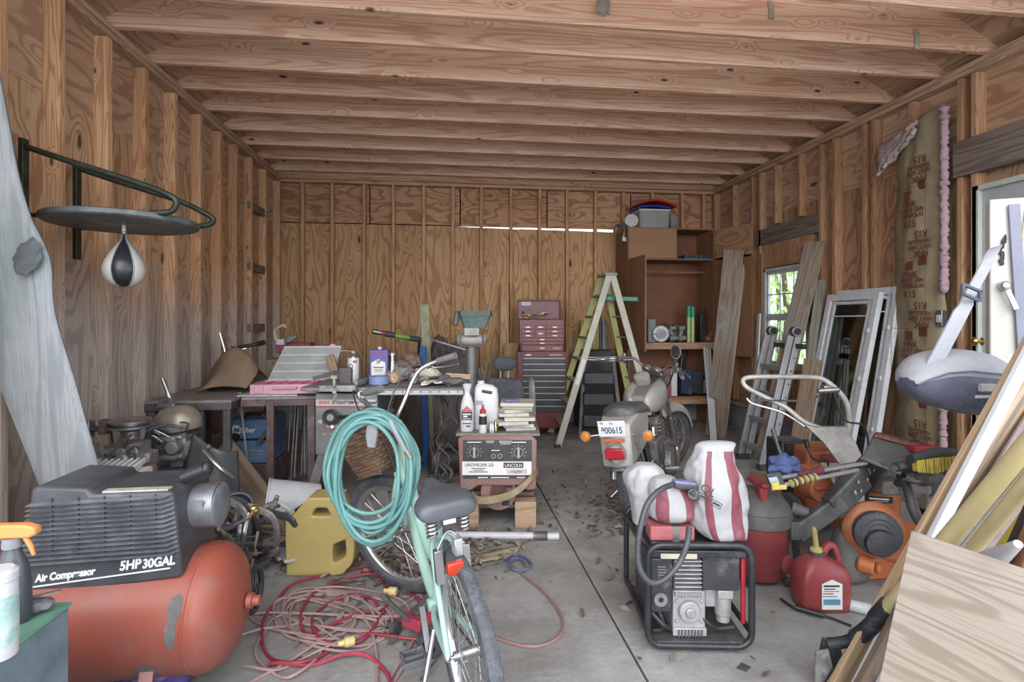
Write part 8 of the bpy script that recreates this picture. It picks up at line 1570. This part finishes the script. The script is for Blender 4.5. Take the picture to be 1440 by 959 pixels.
where = ['standing out right behind the tank end', 'under the tipped bucket', 'against the yellow jug', 'in the middle of the left junk pile', 'close behind the compressor tank', 'beside the tank wheel', 'at the back of the junk pile', 'topmost on the junk pile', 'near the leaning plank foot', 'under the leaning plank', 'behind the rubber belts', 'near the tank wheel', 'just behind the tank', 'left of the yellow jug', 'farthest left by the motor']
for k, (x, y, l_, w_, mi, a_) in enumerate(spots):
    c = fl(x, y, .02+.018*(k % 4)); b = B(); b.box((0, 0, 0), (w_, .018, l_)); M_ = Matrix.Translation(c+V(0, 0, .02)) @ rz(a_) @ Matrix.Rotation(PI/2-.12*(k % 3), 4, 'Y') @ Matrix.Rotation(PI/2, 4, 'Z'); b.bm.transform(M_)
    S('scrap_piece', b, jm[mi], lab[mi]+' '+where[k], 'scrap', frame=M_, bev=.003)
random.seed(55); b = B()
for k in range(260):
    x = random.gauss(335, 42); y = random.gauss(752, 20); 
    if not 275 < x < 415 or y > 800: continue
    hh = max(0, .30*(1-((x-320)/60)**2))*random.random(); c = fl(x, max(y, 715), .012+hh); d_ = V(random.uniform(-1, 1), random.uniform(-1, 1), random.uniform(-.5, .5)).normalized(); l_ = random.uniform(.02, .14); ty_ = random.random()
    if c.z+d_.z*l_ < .01: d_.z = abs(d_.z)
    if ty_ < .5: stick(b, c, c+d_*l_, random.uniform(.01, .04), random.uniform(.003, .01)); 
    else: b.cyl(c, c+d_*l_, random.uniform(.003, .012), n=7)
for i, f_ in enumerate(b.bm.faces): f_.material_index = (i//9) % 5
o = S('metal_scrap_pile', b, [dkst, oldW, gal, black, rust], 'pile of small rusty metal and wood bits between compressor and yellow jug', 'scrap pile'); o['kind'] = 'stuff'
for k in range(4):
    b = B(); x0 = (285, 300, 325, 352)[k]; b.tube(catmull([fl(x0, 760, .12), pt(x0+14, 702+k*7, 3.2), pt(x0+40, 706+k*6, 3.15), pt(x0+62, 728+k*3, 3.1), fl(x0+64, 782, .02)], 6), .014, 8, sq=1.6); S('curved_strip', b, (gal, dkst, greyW, black)[k], ('dusty grey', 'dark steel', 'silvery', 'black')[k]+' curved strip arching over the junk behind the compressor', 'strip')
t = T('chrome_stand', 'chrome forked stand rising behind the compressor tank end', 'stand', fl(345, 790)); b = B(); b.tube(catmull([fl(343, 792), pt(342, 765, 2.95), pt(347, 735, 2.95), pt(354, 712, 2.98)], 5), .012); b.tube(catmull([fl(336, 790), pt(336, 760, 2.95), pt(338, 738, 2.95)], 5), .012); b.tube([pt(330, 738, 2.95), pt(352, 728, 2.95)], .010); P('tube_frame', b, chrome, t); b = B(); b.ell(pt(357, 718, 2.97), (.03, .02, .03)); b.cyl(pt(350, 728, 2.95), pt(362, 712, 2.97), .012); P('clamp_head', b, brass, t)
t = T('valve_fitting', 'old grey pipe valve resting on the leaning plank', 'valve', pt(382, 712, 3.4)); b = B(); b.cyl(pt(372, 714, 3.35), pt(392, 708, 3.35), .025); b.cyl(pt(384, 710, 3.35), pt(380, 722, 3.3), .02); b.cyl(pt(379, 722, 3.3), pt(376, 724, 3.28), .03); b.cyl(pt(386, 707, 3.35), pt(390, 697, 3.35), .014); P('valve_body', b, gal, t, bev=.004)
b = B(); b.cyl(pt(392, 706, 3.3), pt(410, 719, 3.2), .010); S('white_tube_piece', b, whitep, 'short white tube beside the old grey pipe valve', 'tube')
c = fl(555, 745); t = T('bench_timber', 'grey timber board on the floor behind the front bicycle wheel', 'timber', c); b = B(); b.box(c+V(-.05, 0, .06), (.55, .10, .10), rz(-.1)); P('timber', b, greyW, t, bev=.004)
# leaves
random.seed(77)
def litter(name, regs, n, mats, label):
    b = B()
    for k in range(n):
        x0, y0, sx, sy = random.choice(regs); x = random.gauss(x0, sx); y = random.gauss(y0, sy)
        if y < 640: continue
        c = fl(x, y, random.uniform(.004, .022)); s = random.uniform(.012, .034); R_ = Euler((random.uniform(-.5, .5), random.uniform(-.5, .5), random.uniform(0, 6.3))).to_matrix(); pts = [(-s, 0, 0), (-s*.3, -s*.42, s*.18), (s*.5, -s*.35, .1*s), (s*1.1, 0, 0), (s*.4, s*.38, s*.12), (-s*.4, s*.4, s*.2)]
        b._f([b._v(c+R_@Vector(p)) for p in pts], random.randrange(len(mats)))
    o = S(name, b, mats, label, 'leaves'); o['kind'] = 'stuff'
litter('leaf_litter', [(600, 790, 45, 18), (560, 775, 40, 20), (690, 760, 40, 10), (640, 780, 35, 12), (880, 700, 22, 22), (855, 715, 25, 18), (500, 790, 40, 15), (590, 800, 30, 20), (790, 690, 40, 30), (350, 770, 40, 20), (940, 780, 60, 70), (540, 850, 60, 30)], 1500, [mk('leaf_brown', (.20, .15, .12), .9), mk('leaf_grey', (.30, .27, .25), .9), mk('leaf_dark', (.10, .085, .08), .9), mk('leaf_tan', (.36, .28, .21), .9)], 'dry brown leaves scattered over the floor around the bicycle and welder')
